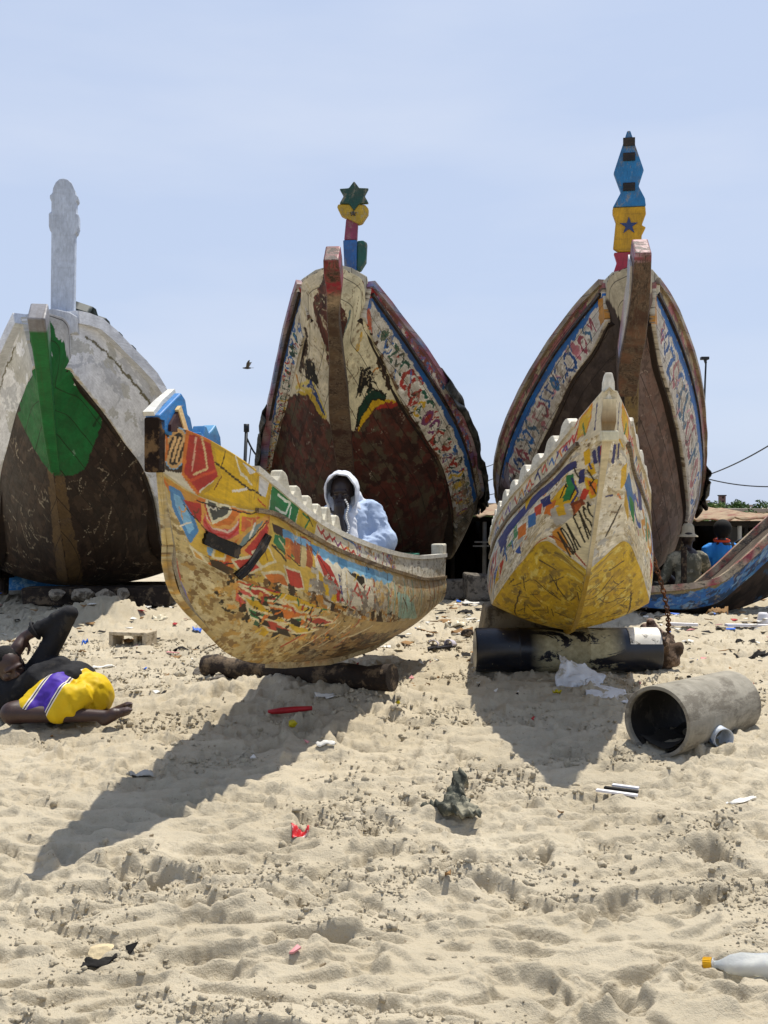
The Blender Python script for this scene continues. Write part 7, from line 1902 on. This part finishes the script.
# scraps nobody would count
mb = MB(); r = random.Random(3); mats = [M_PAPER, M_DK, M_BRN, M_BLUEP, M_WOODB, M_PINK, M_PALE, M_RED]
V = []; F = []; MI = []
for _ in range(900):
    if r.random() < .72: py = 597 + abs(r.gauss(0, 42)); px = r.choice([r.uniform(-20, 200), r.uniform(395, 480), r.uniform(640, 790), r.uniform(-20, 790)])
    else: py = r.uniform(640, 1000); px = r.uniform(-10, 780)
    if py > 1010: continue
    if py > 700 and r.random() < .93: continue
    p = on(px, py, .004); s_ = r.uniform(.010, .042) * (1.2 if py < 660 else .45); an_ = r.random() * 6.3; n = len(V); k = r.choices(range(8), [5, 6, 4, 1, 5, 1, 3, .6])[0]
    asp = r.uniform(.3, 1) if k != 4 else .12
    q4 = [(-1, -asp), (1, -asp), (1, asp), (-1, asp)]
    for u, v in q4: V.append((p.x + s_ * (u * math.cos(an_) - v * math.sin(an_)), p.y + s_ * (u * math.sin(an_) + v * math.cos(an_)), p.z + r.uniform(-.002, .022) * (1 if k != 4 else .3)))
    for u, v in q4: V.append((V[-4][0], V[-4][1], V[-4][2] - .005))
    F += [(n, n + 1, n + 2, n + 3), (n + 7, n + 6, n + 5, n + 4), (n, n + 4, n + 5, n + 1), (n + 1, n + 5, n + 6, n + 2), (n + 2, n + 6, n + 7, n + 3), (n + 3, n + 7, n + 4, n)]; MI += [k] * 6
me = bpy.data.meshes.new('scattered_litter'); me.from_pydata(V, [], F); o = bpy.data.objects.new('scattered_litter', me); COL.objects.link(o)
for m_ in mats: me.materials.append(m_)
me.polygons.foreach_set('material_index', MI); tag(o, 'tiny scraps of paper, plastic and twigs strewn over the sand', 'litter', kind='stuff')

# ================================================================== beyond the boats
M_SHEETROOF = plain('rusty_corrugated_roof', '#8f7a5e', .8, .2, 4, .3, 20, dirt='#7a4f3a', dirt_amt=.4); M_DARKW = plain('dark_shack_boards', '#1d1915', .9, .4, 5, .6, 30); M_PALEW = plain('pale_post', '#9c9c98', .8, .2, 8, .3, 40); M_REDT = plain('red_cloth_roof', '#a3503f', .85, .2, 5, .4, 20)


def shack(x0, x1, Y, roofz, label, posts=True, slope=.22):
    gz = -1.15; W_ = x1 - x0; r = empty('shack', ((x0 + x1) / 2, Y, gz), label, 'shack'); h_ = roofz - gz
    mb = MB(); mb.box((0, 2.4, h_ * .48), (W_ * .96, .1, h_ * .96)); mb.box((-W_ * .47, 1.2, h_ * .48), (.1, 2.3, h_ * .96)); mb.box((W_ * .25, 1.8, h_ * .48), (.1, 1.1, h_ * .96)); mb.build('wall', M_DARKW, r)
    n = int(W_ / .1); G = np.zeros((n, 8, 3))
    for i in range(n):
        for j in range(8):
            x = -W_ / 2 - .2 + (W_ + .4) * i / (n - 1); y = -.35 + 3.2 * j / 7; G[i, j] = (x, y, h_ + .03 + slope * (y + .35) * .28 + .025 * (i % 2) + .015 * math.sin(i * .7) - (.03 if j == 0 else 0) * math.sin(i * 1.9))
    idx = np.arange(n * 8).reshape(n, 8); o = link('roof', mesh_np('roof', G.reshape(-1, 3), np.stack([idx[:-1, :-1], idx[1:, :-1], idx[1:, 1:], idx[:-1, 1:]], -1).reshape(-1, 4)), M_SHEETROOF, r); o.modifiers.new('t', 'SOLIDIFY').thickness = .02
    if posts:
        for k, x in enumerate((-W_ * .46, -W_ * .05, W_ * .2, W_ * .46)):
            mb = MB(); mb.tube([(x, -.15, 0), (x + .02, -.15, h_)], .04, 8); mb.build('post', M_PALEW if k > 1 else M_DARKW, r)
    mb = MB(); mb.sweep([(-W_ / 2, -.18, h_ - .04), (W_ / 2, -.18, h_ - .04)], .06, .09); mb.build('beam', M_DARKW, r)
    return r


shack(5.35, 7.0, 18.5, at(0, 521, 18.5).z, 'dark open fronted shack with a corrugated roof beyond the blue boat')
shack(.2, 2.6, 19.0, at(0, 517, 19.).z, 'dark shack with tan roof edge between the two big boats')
sk = shack(8.5, 11.5, 24, .75, 'low grey shack far right beyond the blue boat')
for k, (px, py, w_) in enumerate(((485, 542, .4), (481, 546, .3))):
    p = at(px, py, 18.7); mb = MB(); mb.box((0, 0, 0), (w_, .05, .03)); o = mb.build('shelf_board', M_PALEW, None); o.location = p; tag(o, ['upper pale board inside the shack between the boats', 'lower pale board inside the shack between the boats'][k], 'board')

# lamp post
lp = at(697, 505, 30); root = empty('street_lamp', (lp.x, 30, -1.15), 'thin dark street lamp standing behind the big right boat', 'street lamp'); M_IRON = plain('dark_iron', '#2a2d31', .5, .2, 10, .2, 40, metal=.4)
tp = at(706, 360, 30) - Vector((lp.x, 30, -1.15))
mb = MB(); mb.tube([(0, 0, 0), (tp.x * .5, 0, tp.z * .5), tuple(tp)], .03, 10, True, [.045, .036, .026]); mb.build('pole', M_IRON, root, True)
mb = MB(); mb.box((tp.x - .04, 0, tp.z + .05), (.24, .16, .09)); mb.tube([(tp.x, 0, tp.z - .1), (tp.x - .05, 0, tp.z + .04)], .04, 8); mb.build('lamp_head', M_IRON, root, bevel=.02)
# leaning pole left of the centre boat
a_ = at(238, 505, 20); a_.z = -1.15; b_ = at(246.5, 428, 20); mb = MB(); mb.tube([a_, b_], .03, 9, True, [.042, .034]); mb.box(b_, (.10, .08, .16)); o = mb.build('utility_pole', M_IRON, None, True, loc=a_); tag(o, 'dark leaning pole left of the big centre boat', 'pole')


def cable(p0, p1, sag, r_, label, n=16):
    mb = MB(); pts = [p0.lerp(p1, i / n) - Vector((0, 0, sag * 4 * (i / n) * (1 - i / n))) for i in range(n + 1)]; mb.tube(pts, r_, 6); o = mb.build('cable', M_IRON, None, True, loc=p0); return tag(o, label, 'cable')


cable(at(246, 436, 20), at(275, 458, 20), .25, .02, 'sagging cable from the leaning pole to the big centre boat')
cable(at(251, 447, 20), at(248, 470, 20), .02, .012, 'short cable hanging down beside the leaning pole')
cable(at(698, 478, 29.9), at(790, 432, 24), .12, .018, 'upper cable running right from the street lamp')
cable(at(698, 476, 29.9), at(800, 485, 26), .15, .018, 'lower cable running right from the street lamp')
cable(at(380, 500, 26), at(560, 438, 30), .1, .012, 'highest of three thin cables between the two big boats')
cable(at(380, 515, 26), at(560, 452, 30), .1, .012, 'middle of three thin cables between the two big boats')
cable(at(380, 512, 26), at(560, 478, 30), .1, .012, 'lowest of three thin cables between the two big boats')
cable(at(735, 543, 17), at(800, 508, 14), .02, .025, 'pale rope slanting up from the shack post at right')

# far ground: low hill, houses, trees
M_HILL = plain('scrubby_hill', '#5d5c46', .95, .3, .08, .5, .5, dirt='#3c4a2c', dirt_amt=.5)
n = 90; G = np.zeros((n, 14, 3))
for i in range(n):
    for j in range(14):
        x = -160 + 420 * i / (n - 1); v = j / 13; y = 120 + 130 * v
        G[i, j] = (x, y, -1.4 + math.sin(math.pi * min(v * 1.0, 1)) * (1.7 + 1.3 * float(fbm(np.array(x * .03), np.array(1.), 3, 5))))
idx = np.arange(n * 14).reshape(n, 14); o = link('hill', mesh_np('hill', G.reshape(-1, 3), np.stack([idx[:-1, :-1], idx[1:, :-1], idx[1:, 1:], idx[:-1, 1:]], -1).reshape(-1, 4)), M_HILL, None, True); tag(o, 'low scrubby rise behind the beach', 'hill', kind='structure')


def house(px0, px1, ptop, Y, hexc, label, rows=2, cols=3):
    a_, b_ = at(px0, ptop, Y), at(px1, ptop, Y); W_ = b_.x - a_.x; gz = -1.3; H_ = a_.z - gz; r = empty('house', ((a_.x + b_.x) / 2, Y, gz), label, 'house')
    mb = MB(); mb.box((0, 3, H_ / 2), (W_, 6, H_)); mb.build('walls', plain('house_wall_' + hexc[1:], hexc, .9, .15, .6, .2, 3), r)
    mb = MB(); mb.box((0, 3, H_ + .08), (W_ + .3, 6.3, .16)); mb.build('roof', plain('house_roof', '#8f8478', .9, .2, .8, .2, 3), r)
    for i in range(rows):
        for k in range(cols):
            mb = MB(); mb.box((-W_ / 2 + W_ * (k + .5) / cols, -.02, H_ * (i + .55) / rows), (W_ / cols * .4, .06, H_ / rows * .4)); mb.build('window', M_DARKW, r)
    return r


house(682, 708, 502, 90, '#9b948c', 'grey low house on the skyline left of the brick tower')
house(728, 750, 507, 70, '#a98a70', 'tan house on the skyline right of the brick tower', 1)
house(738, 775, 512, 48, '#a09a90', 'pale block house among the bushes at the right edge', 1)
house(470, 510, 505, 80, '#8f8a86', 'grey long house seen between the two big boats', 1, 5)
house(240, 275, 503, 85, '#9c948a', 'grey house hidden behind the leaning pole', 1)
a_ = at(722, 496, 110); r = empty('tower', (a_.x, 110, -1.3), 'narrow dark brick tower on the skyline at the right', 'tower'); mb = MB(); H_ = a_.z + 1.3
mb.box((0, 0, H_ / 2), (.62, .62, H_)); mb.build('walls', plain('tower_brick', '#5d4a48', .9, .2, 2, .3, 6), r); mb = MB(); mb.box((0, 0, H_ + .06), (.76, .76, .12)); mb.build('tower_cap', M_DARKW, r)
for k in range(2):
    mb = MB(); mb.box((0, -.31, H_ * .95 - .45 * k), (.2, .04, .22)); mb.build('window', M_DARKW, r)

# trees
M_LEAF = NT('leaf'); t = M_LEAF; tc = t.n('ShaderNodeTexCoord').outputs['Object']
t.out(t.ramp(t.noise(tc, 1.2, 4), [(.3, srgb('#2c3f1e')), (.55, srgb('#46602a')), (.75, srgb('#6d7f34'))]), .6, .3); M_LEAF = t.m
M_BARK = plain('bark', '#4a3c2e', .9, .3, 6, .6, 20)


def make_crown(seed, rx, rz, n):
    r = random.Random(seed); V = []; F = []; cl = [(Vector((r.gauss(0, .5) * rx, r.gauss(0, .5) * rx, r.uniform(-.5, .7) * rz)), r.uniform(.25, .5)) for _ in range(16)]
    for _ in range(n):
        c, k = r.choice(cl); d = Vector((r.gauss(0, 1), r.gauss(0, 1), r.gauss(0, 1))).normalized() * (r.random() ** .4) * k; p = c + Vector((d.x * rx, d.y * rx, d.z * rz))
        a1 = Vector((r.gauss(0, 1), r.gauss(0, 1), r.gauss(0, 1))).normalized(); b1 = a1.cross(Vector((r.gauss(0, 1), r.gauss(0, 1), r.gauss(0, 1)))).normalized(); s_ = r.uniform(.05, .11); m_ = len(V)
        V += [p + a1 * s_, p + b1 * s_ * .5, p - a1 * s_, p - b1 * s_ * .5]; F.append((m_, m_ + 1, m_ + 2, m_ + 3))
    me = bpy.data.meshes.new('crown'); me.from_pydata([tuple(v) for v in V], [], F); me.materials.append(M_LEAF); return me


crowns = [make_crown(k, 1.2, .9, 3200) for k in range(3)]
mb = MB(); mb.tube([(0, 0, 0), (.05, 0, 1.), (0.02, .05, 2.0)], .1, 8, True, [.13, .09, .04])
for a_ in (0, 2.1, 4.2): mb.tube([(.05, 0, 1.0), (.5 * math.cos(a_), .5 * math.sin(a_), 1.9)], .04, 6, True, [.06, .02])
trunk0 = mb.build('trunk', M_BARK, None); tm = trunk0.data; COL.objects.unlink(trunk0); bpy.data.objects.remove(trunk0)
for k, (px, ptop, Y, sc, lab) in enumerate(((709, 500, 60, 1.0, 'dark round tree left of the brick tower on the skyline'), (742, 498, 55, 1.1, 'tallest round tree right of the brick tower'), (757, 505, 50, .9, 'bright green tree below the tallest round one'), (725, 511, 46, .7, 'small bright bush just above the corrugated roof'),
                                            (768, 507, 40, .9, 'tree cut by the right edge above the blue boat'), (750, 522, 30, .75, 'dark bush behind the shack at the right'), (772, 530, 26, .7, 'dark leafy bush low at the right edge'), (484, 503, 70, .9, 'far tree between the two big boats'), (810, 498, 60, 1.2, 'tree beyond the right edge'), (255, 503, 60, .9, 'far tree left of the big centre boat'), (738, 540, 24, .6, 'low dark bush beside the shack post'))):
    p = at(px, ptop, Y); H_ = p.z + 1.3; r = empty('tree', (p.x, Y, -1.3), lab, 'tree', 'trees on the skyline', rz=k * 1.3)
    o = bpy.data.objects.new('trunk', tm); COL.objects.link(o); o.parent = r; o.scale = (sc, sc, max(.2, (H_ - .5 * sc) / 2.0))
    o = bpy.data.objects.new('crown', crowns[k % 3]); COL.objects.link(o); o.parent = r; o.scale = (sc, sc, sc); o.location = (0, 0, max(.55, H_ - .95 * sc))

# bird
p = at(247.5, 368, 40); root = empty('bird', p, 'small dark bird gliding in the sky left of the big centre boat', 'bird')
M_BIRD = plain('dark_feathers', '#3a3632', .8, .2, 20, .2, 40)
bd_ = MB(); n = 10; sec = [(-.16, .008), (-.1, .03), (0, .05), (.09, .04), (.14, .026), (.17, .024), (.2, .008)]
bd_.add([(-x, r_ * math.cos(2 * math.pi * k / n), r_ * math.sin(2 * math.pi * k / n)) for x, r_ in sec for k in range(n)], [(i * n + k, i * n + (k + 1) % n, (i + 1) * n + (k + 1) % n, (i + 1) * n + k) for i in range(len(sec) - 1) for k in range(n)])
bd_.prism([(.12, -.012, 0), (.24, -.04, 0), (.24, .04, 0), (.12, .012, 0)], (0, 0, .008))
for sg in (1, -1):
    W3 = [(-.06, sg * .03, .02), (.05, sg * .03, .02), (.10, sg * .16, .16), (.13, sg * .30, .27), (.06, sg * .24, .25), (-.02, sg * .14, .17)]
    bd_.prism(W3, (0, 0, .012))
bd_.build('body', M_BIRD, root)

# ================================================================== light, sky, camera
sd = Vector((.617, 1.0, 3.2)).normalized(); elev = math.asin(sd.z); az = math.atan2(sd.x, sd.y)
wd = bpy.data.worlds.new('World'); scene.world = wd; wd.use_nodes = True; nt = wd.node_tree; bg = nt.nodes['Background']
sky = nt.nodes.new('ShaderNodeTexSky'); sky.sky_type = 'NISHITA'; sky.sun_disc = False; sky.sun_elevation = elev; sky.sun_rotation = az; sky.altitude = 0; sky.air_density = SKY_AIR; sky.dust_density = SKY_DUST; sky.ozone_density = 1.2
mx = nt.nodes.new('ShaderNodeMix'); mx.data_type = 'RGBA';  nt.links.new(sky.outputs[0], mx.inputs['A']); mx.inputs['B'].default_value = SKY_HAZE_COL
tcw = nt.nodes.new('ShaderNodeTexCoord'); sz = nt.nodes.new('ShaderNodeSeparateXYZ'); nt.links.new(tcw.outputs['Generated'], sz.inputs[0])
hz = nt.nodes.new('ShaderNodeMapRange'); hz.interpolation_type = 'SMOOTHSTEP'; hz.inputs['From Min'].default_value = .40; hz.inputs['From Max'].default_value = .75; hz.inputs['To Min'].default_value = SKY_HAZE; hz.inputs['To Max'].default_value = 0
nt.links.new(sz.outputs['Z'], hz.inputs['Value']); nt.links.new(hz.outputs['Result'], mx.inputs['Factor'])
mpw = nt.nodes.new('ShaderNodeMapping'); mpw.inputs['Scale'].default_value = (1.2, 1.2, 5); nzw = nt.nodes.new('ShaderNodeTexNoise'); nzw.inputs['Scale'].default_value = 1.6; nzw.inputs['Detail'].default_value = 5; nzw.inputs['Roughness'].default_value = .5
nt.links.new(tcw.outputs['Generated'], mpw.inputs['Vector']); nt.links.new(mpw.outputs['Vector'], nzw.inputs['Vector'])
rw = nt.nodes.new('ShaderNodeValToRGB'); rw.color_ramp.elements[0].position = .46; rw.color_ramp.elements[0].color = (0, 0, 0, 1); rw.color_ramp.elements[1].position = .8; rw.color_ramp.elements[1].color = (.6, .6, .6, 1); nt.links.new(nzw.outputs['Fac'], rw.inputs['Fac'])
mc = nt.nodes.new('ShaderNodeMix'); mc.data_type = 'RGBA'; nt.links.new(rw.outputs['Color'], mc.inputs['Factor']); nt.links.new(mx.outputs['Result'], mc.inputs['A']); mc.inputs['B'].default_value = SKY_CLOUD_COL
nt.links.new(mc.outputs['Result'], bg.inputs['Color']); bg.inputs['Strength'].default_value = SKY_STRENGTH
sl = bpy.data.lights.new('sun', 'SUN'); sl.energy = SUN_STRENGTH; sl.angle = R(.53); sl.color = (1, .95, .86)
so_ = bpy.data.objects.new('sun', sl); COL.objects.link(so_); so_.rotation_euler = sd.to_track_quat('Z', 'Y').to_euler(); so_.location = sd * 30
cam = bpy.data.cameras.new('camera'); co = bpy.data.objects.new('camera', cam); COL.objects.link(co); co.location = (0, 0, CAM_Z); co.rotation_euler = (R(90), 0, 0)
cam.sensor_fit = 'VERTICAL'; cam.sensor_height = 36; cam.lens = FPX / 1024 * 36; cam.shift_y = (505 - 512) / 1024; cam.shift_x = 0; cam.clip_end = 3000; cam.clip_start = .05
scene.camera = co
scene.view_settings.view_transform = 'Standard'; scene.view_settings.look = 'None'; scene.view_settings.exposure = EXPOSURE; scene.view_settings.gamma = 1; scene.view_settings.use_curve_mapping = False
scene.cycles.max_bounces = 6; scene.cycles.diffuse_bounces = 3; scene.cycles.use_denoising = True
